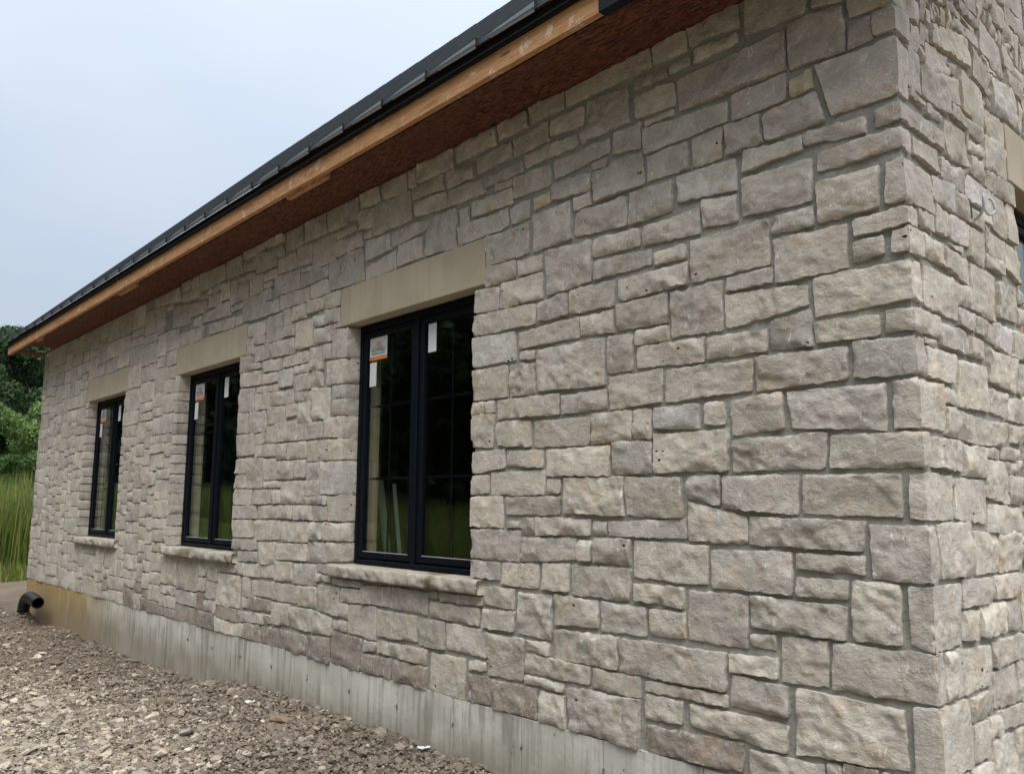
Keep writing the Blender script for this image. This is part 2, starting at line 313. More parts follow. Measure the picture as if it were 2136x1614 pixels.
# stone layout, millimetres on the wall: wall, four corners, tone, return at right, return at left; largest first
STONES = """
F -520 1008 -127 1001 -121 805 -532 772 - 0 0
F -368 1193 0 1201 0 1037 -376 1034 - 72 0
F -321 3462 0 3452 0 3232 -269 3232 - 95 0
F -458 1818 -88 1812 -90 1662 -460 1672 w 0 0
F -504 2146 -122 2143 -126 1977 -493 2005 g 0 0
F -378 2586 0 2585 0 2444 -379 2435 w 98 0
F -1398 1091 -832 1100 -837 952 -1397 942 - 0 0
F -1001 3673 -451 3679 -451 3505 -993 3522 - 0 0
F -948 2876 -562 2884 -562 2693 -944 2688 - 0 0
F -209 1629 0 1628 0 1435 -204 1441 - 69 0
F -698 1651 -224 1645 -241 1540 -703 1543 g 0 0
F -890 1514 -522 1519 -527 1358 -892 1363 - 0 0
F -1727 821 -1293 836 -1301 627 -1714 631 - 0 0
F -339 1964 0 1956 0 1836 -347 1844 g 60 0
F -537 2787 -232 2774 -237 2606 -535 2603 - 0 0
F -763 1967 -352 1980 -366 1845 -767 1840 - 0 0
F -703 1341 -309 1330 -319 1214 -705 1217 g 0 0
F -1950 2517 -1475 2510 -1475 2278 -1950 2294 g 0 0
F -1006 1337 -722 1337 -731 1132 -1013 1131 - 0 0
F -644 2304 -256 2296 -259 2176 -644 2167 - 0 0
F -1183 2019 -789 2015 -793 1846 -1178 1848 w 0 0
F -280 1426 -113 1423 -118 1221 -287 1215 - 0 0
F -670 3090 -360 3088 -367 2911 -679 2925 - 0 0
F -1302 1535 -905 1528 -914 1370 -1305 1373 w 0 0
F -1098 2309 -660 2301 -668 2174 -1107 2160 - 0 0
F -1253 738 -768 758 -773 651 -1244 627 wd 0 0
F -819 1819 -478 1816 -490 1667 -815 1690 g 0 0
F -434 3695 -202 3686 -198 3480 -435 3499 - 0 0
F -339 2971 -99 2974 -106 2813 -338 2809 - 0 0
F -231 2311 0 2303 0 2169 -236 2175 g 85 0
F -1014 866 -568 866 -575 765 -1013 781 w 0 0
F -1058 2659 -796 2666 -801 2450 -1066 2456 g 0 0
F -781 2596 -406 2573 -403 2491 -778 2451 w 0 0
F -1747 1831 -1366 1829 -1365 1652 -1748 1659 w 0 0
F -1348 1825 -1036 1819 -1038 1646 -1344 1652 - 0 0
F -576 1191 -393 1195 -395 1036 -581 1027 w 0 0
F -1822 1085 -1411 1096 -1413 952 -1818 947 - 0 0
F -1882 3041 -1553 3033 -1552 2819 -1861 2799 g 0 0
F -1205 3501 -740 3469 -743 3380 -1199 3374 - 0 0
F -1000 1712 -712 1646 -713 1547 -1002 1552 wt 0 0
F -89 1017 0 1020 0 799 -94 788 g 258 0
F -770 2137 -535 2149 -531 2005 -764 1991 - 0 0
F -810 1017 -558 1010 -564 893 -808 896 g 0 0
F -1876 1978 -1439 1983 -1448 1841 -1872 1845 w 0 0
F -1699 1405 -1329 1407 -1340 1267 -1700 1263 g 0 0
S 106 1635 419 1640 404 1444 88 1449 - 0 0
F -1015 3205 -706 3197 -703 3055 -1012 3081 pt 0 0
F -1441 2312 -1128 2315 -1132 2165 -1439 2158 w 0 0
F -561 3346 -327 3353 -294 3222 -558 3225 - 0 0
F -335 3093 0 3094 0 3018 -339 3018 - 80 0
F -82 1418 0 1424 0 1212 -85 1221 g 249 0
F -1541 3384 -1215 3391 -1204 3234 -1515 3224 - 0 0
F -1569 3777 -1302 3766 -1291 3574 -1571 3572 - 0 0
F -1265 2435 -894 2428 -894 2324 -1267 2338 wt 0 0
F -2332 1010 -2047 1008 -2052 800 -2323 795 - 0 0
F -1724 3905 -1160 3904 -1152 3809 -1720 3814 - 0 0
F -1963 2133 -1572 2131 -1574 1996 -1963 2000 g 0 0
F -626 3905 -316 3905 -355 3713 -635 3745 - 0 0
F -2480 1557 -2071 1563 -2076 1402 -2480 1405 - 0 115
F -1373 2783 -966 2784 -972 2685 -1368 2683 - 0 0
F -715 3490 -457 3487 -457 3373 -714 3370 - 0 0
F -1977 3272 -1694 3277 -1688 3072 -1973 3065 g 0 0
S 198 1196 515 1178 502 1041 178 1035 wt 0 0
S 406 2261 731 2273 718 2084 369 2076 - 0 0
F -2080 1239 -1841 1248 -1847 1035 -2085 1035 - 0 0
F -1383 2662 -1089 2665 -1086 2530 -1381 2535 - 0 0
F -2833 841 -2519 846 -2526 630 -2838 631 w 0 0
F -380 2410 -126 2399 -127 2325 -379 2328 w 0 0
F -1653 3196 -1321 3196 -1320 3047 -1667 3076 t 0 0
F -1295 3204 -1041 3196 -1048 3051 -1298 3045 g 0 0
S 131 2593 460 2585 438 2425 113 2437 w 0 0
F -93 2144 0 2148 0 1978 -95 1977 - 225 0
F -563 2442 -396 2467 -394 2323 -568 2326 g 0 0
F -1463 1621 -1020 1636 -1010 1556 -1460 1558 g 0 0
F -2283 769 -1953 778 -1953 632 -2287 631 d 0 0
F -1508 1243 -1243 1241 -1246 1118 -1505 1114 g 0 0
S 300 1802 607 1801 589 1633 271 1655 - 0 0
F -867 2424 -588 2416 -589 2329 -868 2331 w 0 0
F -2373 3237 -2015 3238 -2010 3070 -2373 3068 g 0 0
F -2480 2788 -1959 2772 -1954 2662 -2480 2674 w 0 115
F -2313 1871 -1889 1876 -1893 1753 -2307 1752 - 0 0
F -1420 1993 -1196 1990 -1193 1841 -1419 1846 g 0 0
F -1217 3004 -898 3024 -899 2902 -1215 2925 t 0 0
F -1821 1253 -1530 1244 -1532 1124 -1817 1113 w 0 0
F -2060 1523 -1664 1536 -1675 1433 -2059 1407 g 0 0
F -737 743 -427 750 -431 670 -735 633 w 0 0
F -2480 2655 -2121 2639 -2115 2485 -2480 2486 p 0 115
F -2258 2272 -1781 2265 -1782 2162 -2257 2170 w 0 0
F -2026 940 -1588 936 -1593 855 -2031 849 w 0 0
F -1557 2139 -1306 2136 -1313 1999 -1555 1995 w 0 0
F -1191 3365 -951 3350 -948 3225 -1187 3232 - 0 0
F -3592 3763 -3153 3755 -3130 3549 -3564 3544 - 0 0
F -2939 3499 -2659 3494 -2649 3250 -2962 3260 g 0 0
F -1702 2794 -1406 2790 -1405 2663 -1699 2670 - 0 0
S 630 2702 918 2694 870 2485 599 2506 - 0 0
F -2088 2631 -1642 2645 -1639 2544 -2083 2542 w 0 0
F -496 1515 -233 1514 -237 1454 -498 1461 - 0 0
F -2480 2463 -2182 2460 -2181 2287 -2480 2295 w 0 115
F -938 3905 -666 3905 -665 3795 -924 3816 - 0 0
F -2693 1022 -2340 1019 -2343 880 -2684 881 w 0 0
F -4183 3476 -3717 3493 -3686 3250 -4159 3269 - 0 0
F -2240 2931 -1909 2937 -1909 2798 -2239 2795 wt 0 0
F -3404 1028 -2984 1032 -2978 883 -3389 874 w 0 0
F -1169 2141 -931 2136 -931 2032 -1168 2047 p 0 0
F -2191 1736 -1776 1740 -1785 1650 -2185 1645 g 0 0
F -744 3348 -583 3349 -574 3228 -740 3219 - 0 0
F -1570 929 -1282 934 -1288 846 -1571 846 w 0 0
F -2480 1737 -2219 1742 -2213 1576 -2480 1577 w 0 115
F -660 3204 -398 3193 -393 3137 -669 3122 - 0 0
F -1255 3701 -1017 3668 -1017 3557 -1251 3575 w 0 0
F -1531 2909 -1178 2894 -1176 2822 -1525 2817 - 0 0
F -204 2781 0 2785 0 2721 -203 2718 - 76 0
S 97 1945 395 1943 372 1829 86 1838 - 0 0
F -1810 3530 -1424 3534 -1422 3453 -1810 3431 - 0 0
F -1964 1633 -1575 1630 -1576 1555 -1954 1546 - 0 0
F -500 1427 -302 1424 -305 1358 -503 1360 - 0 0
F -3963 830 -3601 828 -3597 629 -3949 627 d 0 0
S 361 3664 798 3767 813 3641 361 3570 w 0 0
F -1310 1342 -1034 1347 -1040 1263 -1307 1270 w 0 0
S 695 1598 984 1599 965 1441 697 1441 wt 0 0
S 749 2353 1109 2347 1093 2195 757 2213 w 0 0
F -1452 2510 -1299 2507 -1299 2335 -1452 2330 - 0 0
F -1220 1237 -1033 1240 -1033 1132 -1215 1128 - 0 0
S 447 1602 676 1598 680 1448 439 1442 w 0 0
F -877 3046 -707 3032 -708 2915 -877 2926 - 0 0
F -923 3357 -765 3358 -773 3219 -924 3220 - 0 0
F -1544 1540 -1327 1540 -1333 1425 -1550 1430 - 0 0
F -69 2973 0 2977 0 2810 -76 2813 - 254 0
S 624 1705 1040 1688 1014 1586 610 1601 - 0 0
F -2618 3364 -2189 3370 -2178 3263 -2616 3253 - 0 0
F -817 1099 -601 1106 -602 1035 -813 1033 w 0 0
S 468 836 715 828 706 677 448 709 - 0 0
F -3758 1031 -3426 1046 -3422 840 -3755 855 - 0 0
S 247 3434 510 3465 518 3313 233 3299 - 0 0
F -1252 867 -1056 868 -1062 778 -1255 768 w 0 0
F -997 1823 -833 1827 -838 1700 -999 1735 g 0 0
F -2267 2148 -1999 2142 -1994 2002 -2266 2025 - 0 0
F -390 3196 -134 3181 -135 3117 -382 3150 - 0 0
F -1251 927 -828 929 -828 890 -1252 885 w 0 0
F -1530 3027 -1241 3016 -1236 2927 -1535 2937 w 0 0
S 546 1077 788 1078 772 934 526 947 - 0 0
F -1760 2254 -1464 2254 -1462 2165 -1757 2160 g 0 0
F -2209 1388 -1938 1392 -1938 1275 -2214 1276 w 0 0
S 611 1885 833 1885 843 1712 597 1737 - 0 0
S 449 1325 738 1322 720 1207 442 1213 w 0 0
S 109 2281 382 2272 344 2163 95 2168 - 0 0
F -58 1809 0 1810 0 1653 -58 1656 - 246 0
F -1928 769 -1756 774 -1752 627 -1928 627 - 0 0
F -2847 1130 -2408 1130 -2407 1039 -2845 1047 w 0 0
S 1083 3703 1408 3729 1426 3551 1076 3527 pt 0 0
F -2136 3536 -1841 3523 -1837 3409 -2135 3414 g 0 0
S 293 1432 597 1421 587 1333 282 1335 - 0 0
S 545 2047 967 2046 817 1945 533 1944 - 0 0
F -3227 1182 -2873 1179 -2881 1051 -3235 1056 g 0 0
F -4199 1998 -3880 1993 -3880 1766 -4182 1770 pt 115 0
S 243 2065 522 2049 518 1944 235 1966 w 0 0
F -535 2882 -361 2885 -362 2805 -541 2813 g 0 0
S 447 3267 681 3285 678 3127 438 3111 w 0 0
F -2153 2460 -1963 2446 -1968 2289 -2152 2284 - 0 0
S 691 3579 931 3557 903 3380 664 3393 - 0 0
F -5230 1089 -4494 1100 -4483 971 -5218 981 - 0 0
F -2480 2210 -2292 2202 -2295 2019 -2480 2022 - 0 115
F -6812 1207 -6315 1206 -6316 913 -6815 908 - 0 0
F -1907 1400 -1723 1407 -1724 1274 -1907 1274 w 0 0
S 552 1181 908 1182 886 1099 549 1089 w 0 0
F -3079 3905 -2707 3905 -2690 3769 -3074 3782 - 0 0
F -5883 1104 -5448 1103 -5448 852 -5883 848 w 0 0
F -2673 3905 -2306 3905 -2295 3792 -2663 3793 t 0 0
F -2502 772 -2282 773 -2296 638 -2499 628 d 0 0
F -2965 1020 -2716 1025 -2712 871 -2953 872 g 0 0
F -2480 1995 -2193 1999 -2192 1900 -2480 1872 - 0 115
F -3401 841 -2874 849 -2884 763 -3398 769 w 0 0
F -3214 741 -2865 747 -2873 628 -3203 632 d 0 0
F -770 2666 -555 2674 -556 2608 -772 2609 - 0 0
F -1622 2641 -1409 2641 -1407 2533 -1623 2548 w 0 0
F -2132 3773 -1862 3779 -1854 3668 -2127 3658 g 0 0
F -1135 3905 -947 3903 -940 3800 -1134 3811 - 0 0
S 946 2676 1198 2700 1179 2533 930 2517 - 0 0
S 952 3365 1213 3384 1213 3226 917 3204 - 0 0
F -2044 3635 -1645 3632 -1642 3566 -2039 3565 - 0 0
F -1393 3548 -1226 3544 -1225 3415 -1395 3438 - 0 0
F -1823 3399 -1557 3392 -1550 3293 -1824 3320 - 0 0
S 1006 3957 1256 3907 1292 3756 978 3779 - 0 0
F -4435 3704 -4110 3699 -4086 3486 -4428 3486 - 0 0
F -100 2408 0 2406 0 2328 -105 2334 - 235 0
F -2183 1989 -1906 1979 -1902 1888 -2183 1906 w 0 0
F -1936 2774 -1728 2786 -1716 2669 -1932 2671 - 0 0
S 292 921 448 918 446 796 274 804 w 0 0
F -2504 3484 -2150 3484 -2145 3389 -2497 3402 - 0 0
F -5105 2328 -4593 2332 -4570 2183 -5089 2179 - 0 0
F -176 3587 -91 3582 -87 3485 -184 3479 v 0 0
F -86 3587 0 3589 0 3484 -85 3489 - 129 0
F -207 2694 -94 2698 -95 2631 -209 2616 - 0 0
S 246 2392 510 2389 511 2301 245 2304 - 0 0
F -4176 1132 -3879 1133 -3875 949 -4146 959 w 0 0
S 405 1936 598 1928 601 1816 390 1817 - 0 0
F -2369 1130 -2124 1138 -2123 1041 -2368 1036 - 0 0
F -2741 3630 -2397 3614 -2389 3520 -2738 3528 g 0 0
F -2465 3764 -2152 3758 -2146 3668 -2452 3657 - 0 0
S 268 2981 512 2993 509 2885 264 2883 p 0 0
S 643 3095 955 3090 954 2989 641 2991 p 0 0
F -2480 2943 -2260 2921 -2254 2795 -2480 2814 - 0 115
F -2007 3905 -1737 3900 -1738 3814 -1997 3806 g 0 0
F -3590 1165 -3254 1180 -3248 1059 -3584 1059 - 0 0
F -1840 3770 -1598 3768 -1599 3665 -1840 3690 w 0 0
F -2365 1247 -2124 1257 -2124 1153 -2358 1161 w 0 0
F -3566 738 -3241 751 -3242 630 -3560 630 d 0 0
F -4382 2559 -4112 2536 -4107 2319 -4353 2322 w 0 0
S 621 1426 917 1423 894 1333 617 1343 - 0 0
F -1296 2141 -1193 2138 -1193 1998 -1299 2006 w 0 0
F -4763 1558 -4353 1565 -4342 1420 -4750 1414 w 0 0
S 362 2712 593 2706 598 2595 347 2628 - 0 0
F -4295 765 -3976 788 -3973 627 -4284 627 d 0 0
F -3271 3407 -3006 3408 -2994 3270 -3257 3260 - 0 0
F -2373 3055 -2128 3047 -2123 2955 -2373 2948 - 0 0
F -4837 1392 -4351 1405 -4351 1290 -4825 1275 w 0 0
F -4175 2733 -3880 2724 -3880 2551 -4162 2561 wt 115 0
F -5242 1560 -4787 1568 -4784 1425 -5214 1410 - 0 0
S 913 3187 1280 3204 1280 3109 895 3105 - 100 0
F -4671 3103 -4393 3100 -4376 2888 -4663 2891 w 0 0
F -2285 3905 -2035 3905 -2021 3804 -2264 3807 - 0 0
F -5065 3552 -4647 3533 -4612 3378 -5049 3389 t 0 0
S 112 3088 348 3101 347 3003 109 3021 - 0 0
S 306 1010 506 1019 506 939 289 933 - 0 0
F -4558 1259 -4212 1266 -4201 1123 -4545 1118 g 0 0
F -2480 1390 -2238 1382 -2237 1299 -2480 1299 g 0 115
F -3673 3336 -3302 3382 -3288 3253 -3660 3250 - 0 0
F -3085 3655 -2768 3633 -2759 3525 -3074 3556 - 0 0
F -5425 2069 -5137 2064 -5124 1825 -5405 1822 - 0 0
S 106 3464 224 3464 224 3300 109 3300 - 0 0
F -97 3193 0 3194 0 3126 -103 3132 - 428 0
S 308 3555 529 3570 500 3462 291 3455 - 0 0
F -7223 1206 -6824 1203 -6827 933 -7224 932 w 0 0
S 144 2716 346 2715 338 2626 139 2629 w 0 0
S 424 2857 643 2861 633 2765 406 2763 p 0 0
S 380 3089 623 3089 614 2999 373 3003 - 0 0
F -4183 2315 -3880 2313 -3880 2158 -4174 2181 w 115 0
F -900 3777 -678 3770 -676 3730 -898 3718 - 0 0
F -4565 942 -4257 949 -4254 798 -4552 800 w 0 0
F -4656 2682 -4240 2681 -4221 2557 -4646 2564 - 0 0
F -1270 2512 -1086 2513 -1088 2448 -1272 2450 - 0 0
F -3684 3534 -3388 3511 -3367 3402 -3667 3388 p 0 0
S 978 3096 1132 3089 1111 2909 950 2926 - 0 0
F -177 3750 0 3732 0 3599 -177 3610 - 125 0
F -3355 3508 -2951 3506 -2956 3440 -3343 3410 - 0 0
S 561 927 839 918 821 851 574 862 - 0 0
F -4643 762 -4312 760 -4310 627 -4631 627 d 0 0
F -1154 2874 -979 2878 -977 2812 -1156 2815 w 0 0
F -4243 3892 -3950 3897 -3930 3727 -4211 3735 - 0 0
S 652 2856 811 2863 799 2716 627 2735 - 0 0
F -4084 2957 -3880 2944 -3880 2732 -4069 2745 - 115 0
F -2757 3750 -2506 3750 -2498 3645 -2748 3650 t 0 0
F -4792 1865 -4491 1867 -4477 1707 -4777 1702 - 0 0
S 837 3759 1020 3721 999 3573 827 3607 - 0 0
F -432 3451 -342 3460 -336 3377 -433 3374 y 0 0
S 869 2892 1083 2887 1056 2772 861 2762 - 0 0
F -895 2136 -804 2138 -802 2040 -898 2050 w 0 0
F -3488 3896 -3205 3888 -3192 3761 -3474 3779 - 0 0
S 969 3490 1213 3500 1213 3382 956 3382 - 0 0
F -4411 2156 -4124 2154 -4113 2005 -4399 2010 wt 0 0
F -4964 3373 -4471 3356 -4473 3249 -4941 3256 w 0 0
F -4578 3893 -4263 3892 -4232 3740 -4577 3743 - 0 0
F -4095 3623 -3733 3616 -3718 3508 -4078 3505 - 0 0
F -5172 3230 -4908 3225 -4899 3007 -5175 3018 g 0 0
S 295 1319 429 1314 408 1214 277 1216 - 0 0
F -4878 949 -4585 955 -4580 801 -4862 793 w 0 0
S 548 3375 892 3377 886 3304 538 3320 - 0 0
S 902 2486 1098 2486 1056 2363 866 2375 p 0 0
F -3119 3757 -2799 3758 -2790 3662 -3116 3682 - 0 0
S 101 1195 166 1191 158 1032 82 1038 g 0 0
F -4248 943 -3969 915 -3977 806 -4236 792 g 0 0
S 891 1824 1076 1826 1045 1706 874 1712 - 0 0
F -5661 3479 -5341 3461 -5318 3250 -5637 3274 g 0 0
F -2382 3610 -2063 3614 -2058 3553 -2381 3548 - 0 0
F -61 2699 0 2707 0 2619 -64 2628 - 129 0
F -5432 3820 -5053 3811 -5038 3651 -5414 3654 - 0 0
F -4569 2297 -4201 2291 -4193 2182 -4559 2178 - 0 0
F -5033 755 -4682 768 -4679 632 -5020 635 d 0 0
S 1105 2884 1280 2881 1280 2727 1077 2769 w 100 0
F -4476 1102 -4200 1109 -4198 971 -4465 968 - 0 0
F -4086 1750 -3880 1754 -3880 1584 -4074 1585 t 115 0
F -2767 1189 -2373 1194 -2378 1149 -2765 1144 - 0 0
F -5645 2674 -5350 2657 -5341 2457 -5645 2473 - 0 115
S 264 2862 408 2867 396 2754 264 2753 - 0 0
F -5645 2277 -5320 2270 -5302 2101 -5645 2097 - 0 115
F -5390 1209 -4877 1226 -4867 1130 -5379 1118 - 0 0
F -5151 1391 -4860 1396 -4844 1233 -5121 1229 w 0 0
S 758 1321 901 1318 882 1205 731 1213 - 0 0
F -4857 1258 -4569 1265 -4556 1122 -4844 1122 w 0 0
S 761 2185 946 2181 911 2078 739 2086 - 0 0
F -5645 1559 -5267 1565 -5253 1430 -5645 1419 - 0 115
F -4154 1564 -3880 1565 -3880 1446 -4145 1446 w 115 0
F -7360 3706 -6920 3670 -6870 3455 -7303 3476 g 0 0
F -5076 2999 -4694 2993 -4683 2867 -5064 2879 - 0 0
F -5418 2463 -5129 2451 -5112 2279 -5398 2280 - 0 0
F -6813 766 -6317 765 -6315 628 -6814 630 d 0 0
S 650 2479 876 2464 878 2384 644 2408 - 0 0
S 963 2161 1165 2164 1139 2065 939 2066 - 0 0
F -4105 2155 -3880 2151 -3880 2010 -4095 2014 w 115 0
S 1400 4207 1702 4218 1669 4091 1404 4119 - 0 0
F -8183 3777 -7747 3774 -7745 3520 -8185 3522 - 0 0
F -8700 2956 -8198 2958 -8198 2718 -8700 2719 g 0 115
S 1181 3102 1280 3096 1280 2919 1125 2920 - 100 0
F -2094 3036 -1913 3035 -1914 2957 -2089 2958 w 0 0
F -709 1189 -606 1196 -609 1142 -708 1140 w 0 0
F -4331 1416 -4100 1419 -4090 1289 -4321 1286 g 0 0
F -4883 3891 -4633 3890 -4598 3732 -4892 3733 - 0 0
F -2480 1855 -2333 1859 -2332 1762 -2480 1756 g 0 115
F -2159 3351 -2010 3372 -2005 3269 -2159 3268 p 0 0
F -5645 2808 -5239 2796 -5226 2679 -5645 2689 - 0 115
F -2031 831 -1755 830 -1760 793 -2031 797 w 0 0
F -5645 1677 -5206 1681 -5196 1582 -5645 1576 - 0 115
F -4427 2869 -4232 2852 -4220 2683 -4413 2696 w 0 0
F -5047 2588 -4680 2578 -4671 2472 -5036 2482 w 0 0
F -5095 2471 -4792 2461 -4780 2332 -5081 2337 - 0 0
F -4886 2022 -4610 2023 -4609 1890 -4874 1890 - 0 0
F -4720 2159 -4432 2160 -4422 2036 -4698 2041 w 0 0
F -6303 756 -5897 758 -5896 631 -6304 631 d 0 0
F -4622 3489 -4284 3482 -4267 3384 -4601 3376 g 0 0
F -8183 3404 -7745 3405 -7747 3181 -8183 3181 - 0 0
S 457 2482 632 2483 625 2406 444 2413 - 0 0
F -3766 3902 -3521 3891 -3508 3784 -3751 3786 - 0 0
S 545 2380 715 2376 707 2298 529 2303 - 0 0
F -5030 3695 -4705 3690 -4682 3557 -5007 3575 - 0 0
S 736 834 817 832 768 648 706 661 - 0 0
F -1242 3782 -1059 3756 -1053 3718 -1251 3730 g 0 0
F -6053 3896 -5723 3892 -5689 3717 -6018 3735 - 0 0
F -4697 3721 -4456 3703 -4444 3549 -4672 3566 - 0 0
F -5882 727 -5446 726 -5447 629 -5884 630 w 0 0
S 1287 3937 1579 3899 1602 3835 1288 3841 - 0 0
F -3778 3778 -3601 3765 -3584 3618 -3779 3642 - 0 0
F -4861 2847 -4457 2858 -4439 2767 -4854 2770 t 0 0
F -7923 3881 -7187 3888 -7144 3738 -7887 3799 - 0 0
F -6813 894 -6314 893 -6315 781 -6814 783 g 0 0
F -9504 3899 -9005 3894 -9008 3640 -9505 3641 g 0 0
S 1116 2485 1280 2489 1280 2360 1074 2362 w 100 0
F -8183 2985 -7745 2987 -7747 2779 -8182 2780 w 0 0
F -6412 3368 -5826 3348 -5813 3250 -6382 3273 w 0 0
F -5320 3381 -4974 3358 -4952 3247 -5307 3255 g 0 0
F -4081 1425 -3880 1428 -3880 1310 -4072 1299 - 115 0
F -5883 834 -5445 837 -5447 742 -5884 740 d 0 0
F -4583 2464 -4394 2463 -4381 2294 -4570 2307 - 0 0
S 1133 4080 1468 4073 1471 3984 1145 4034 - 0 0
F -9822 1088 -9325 1088 -9327 850 -9825 852 t 0 0
F -5124 2052 -4900 2049 -4885 1890 -5095 1883 g 0 0
F -8363 1373 -7946 1375 -7946 1172 -8365 1170 t 0 0
F -5645 1813 -5320 1810 -5306 1690 -5645 1689 - 0 115
F -3855 1131 -3603 1141 -3606 1057 -3850 1047 w 0 0
F -4470 1867 -4209 1867 -4201 1760 -4461 1762 - 0 0
F -7535 1926 -7166 1928 -7166 1737 -7535 1738 w 0 0
F -8592 3215 -8197 3215 -8198 2969 -8594 2973 w 0 0
F -4355 3005 -4106 2996 -4098 2879 -4346 2894 - 0 0
F -8592 3893 -8195 3897 -8195 3648 -8594 3651 w 0 0
F -4580 1682 -4303 1683 -4295 1586 -4571 1581 w 0 0
F -5297 2175 -4912 2165 -4903 2076 -5287 2080 - 0 0
F -5558 3641 -5283 3633 -5267 3476 -5526 3478 - 0 0
F -5645 1403 -5189 1411 -5181 1331 -5645 1322 gt 0 115
F -5294 1805 -4974 1807 -4970 1701 -5282 1695 - 0 0
F -8994 3899 -8605 3897 -8607 3632 -8992 3629 - 0 0
F -5325 749 -5064 753 -5051 627 -5334 639 d 0 0
F -2026 1007 -1857 1010 -1862 955 -2026 961 w 0 0
F -4450 3362 -4185 3362 -4168 3255 -4432 3257 w 0 0
F -5332 2607 -5066 2590 -5058 2462 -5316 2461 w 0 0
F -1650 1526 -1571 1529 -1573 1435 -1651 1435 w 0 0
F -5250 969 -4898 952 -4891 876 -5239 870 d 0 0
F -4922 2750 -4695 2751 -4683 2611 -4909 2618 p 0 0
F -9824 836 -9326 834 -9326 628 -9822 631 w 0 0
F -4246 3239 -3987 3235 -3987 3128 -4209 3139 w 0 0
F -7532 1727 -7167 1728 -7166 1563 -7535 1559 t 0 0
F -5413 830 -5001 847 -4993 774 -5405 755 g 0 0
F -6124 1208 -5894 1208 -5896 1032 -6122 1033 - 0 0
F -6668 3905 -6344 3905 -6320 3731 -6626 3737 - 0 0
S 639 2952 813 2953 811 2884 638 2881 w 0 0
F -7735 3099 -7467 3098 -7468 2840 -7734 2842 w 0 0
F -5538 3216 -5195 3211 -5184 3100 -5538 3117 w 0 0
S 523 3485 650 3518 627 3395 533 3392 - 0 0
S 520 2988 631 2989 618 2876 512 2900 - 0 0
F -5389 3014 -5112 2998 -5101 2884 -5374 2879 - 0 0
F -8594 3435 -8197 3438 -8196 3228 -8595 3228 - 0 0
F -9502 3625 -9007 3623 -9006 3419 -9503 3419 w 0 0
F -7456 3456 -7145 3454 -7146 3253 -7452 3248 t 0 0
S 823 2779 1070 2785 1057 2728 822 2727 - 0 0
S 723 3200 876 3208 878 3123 717 3123 - 0 0
F -5645 2465 -5443 2457 -5424 2287 -5645 2294 - 0 115
F -8182 3163 -7746 3168 -7746 3000 -8186 2998 - 0 0
F -345 779 -227 778 -226 631 -345 633 d 0 0
S 641 3815 947 3832 959 3787 652 3773 - 0 0
S 477 2581 596 2582 599 2506 469 2498 t 0 0
F -4876 1680 -4595 1682 -4593 1591 -4867 1587 g 0 0
F -4408 1995 -4212 1994 -4210 1877 -4399 1880 g 0 0
F -4208 3128 -3987 3109 -3987 3008 -4201 3024 - 0 0
F -10513 1208 -10046 1205 -10046 971 -10512 972 - 0 0
F -8834 1209 -8575 1206 -8574 910 -8832 913 w 0 0
F -4339 1561 -4167 1564 -4158 1446 -4333 1440 gt 0 0
F -4058 2437 -3880 2435 -3880 2320 -4060 2330 - 115 0
F -5182 1679 -4892 1680 -4883 1587 -5171 1583 - 0 0
F -8835 896 -8295 897 -8294 762 -8834 763 g 0 0
F -5222 2871 -4885 2850 -4876 2762 -5200 2777 - 0 0
F -7453 2596 -7165 2596 -7166 2400 -7455 2400 - 0 0
F -7134 3378 -6716 3378 -6717 3250 -7133 3250 - 0 0
F -11952 3899 -11367 3899 -11368 3631 -11954 3632 - 0 0
F -7734 3456 -7467 3458 -7468 3220 -7735 3222 w 0 0
S 466 921 564 917 567 851 458 846 w 0 0
F -8700 2708 -8197 2708 -8196 2558 -8700 2562 w 0 115
F -1665 3281 -1558 3286 -1551 3218 -1661 3214 - 0 0
F -7534 1208 -7235 1204 -7234 1033 -7535 1030 - 0 0
S 87 2793 229 2802 235 2744 88 2748 - 0 0
F -7735 738 -7237 733 -7237 629 -7732 632 d 0 0
S 812 1079 881 1080 844 936 787 938 - 0 0
F -10515 845 -10044 845 -10048 628 -10516 629 w 0 0
F -6882 3642 -6479 3623 -6447 3505 -6863 3523 w 0 0
F -3922 3889 -3802 3891 -3783 3724 -3922 3745 t 0 0
F -4505 3249 -4256 3235 -4250 3151 -4496 3146 g 0 0
F -7453 2797 -7167 2797 -7165 2608 -7455 2608 w 0 0
F -4471 1752 -4105 1752 -4100 1693 -4466 1702 g 0 0
F -8364 1158 -7946 1159 -7946 1010 -8362 1010 - 0 0
F -9313 1204 -9036 1205 -9036 920 -9315 923 t 0 0
F -4289 1678 -4090 1679 -4083 1584 -4275 1578 g 0 0
F -4599 2022 -4421 2021 -4421 1896 -4588 1894 - 0 0
S 1332 3823 1530 3808 1509 3729 1322 3733 - 0 0
F -5791 3639 -5570 3632 -5552 3471 -5772 3481 - 0 0
F -8286 808 -7946 804 -7946 631 -8283 633 d 0 0
F -1048 3769 -931 3767 -930 3723 -1046 3724 g 0 0
F -1872 1830 -1779 1826 -1780 1755 -1872 1756 w 0 0
F -5523 1307 -5179 1316 -5171 1242 -5523 1225 g 0 0
F -4734 3247 -4525 3242 -4516 3128 -4723 3130 - 0 0
F -7222 823 -6826 828 -6824 718 -7225 719 - 0 0
S 139 3572 223 3572 224 3479 136 3484 w 0 0
F -8832 748 -8297 745 -8295 628 -8832 630 w 0 0
F -3982 1190 -3601 1192 -3608 1154 -3979 1149 g 0 0
F -10192 3897 -9835 3895 -9836 3620 -10194 3618 - 0 0
F -6122 1018 -5898 1016 -5895 879 -6123 880 - 0 0
S 995 2044 1134 2046 1115 1975 976 1968 w 0 0
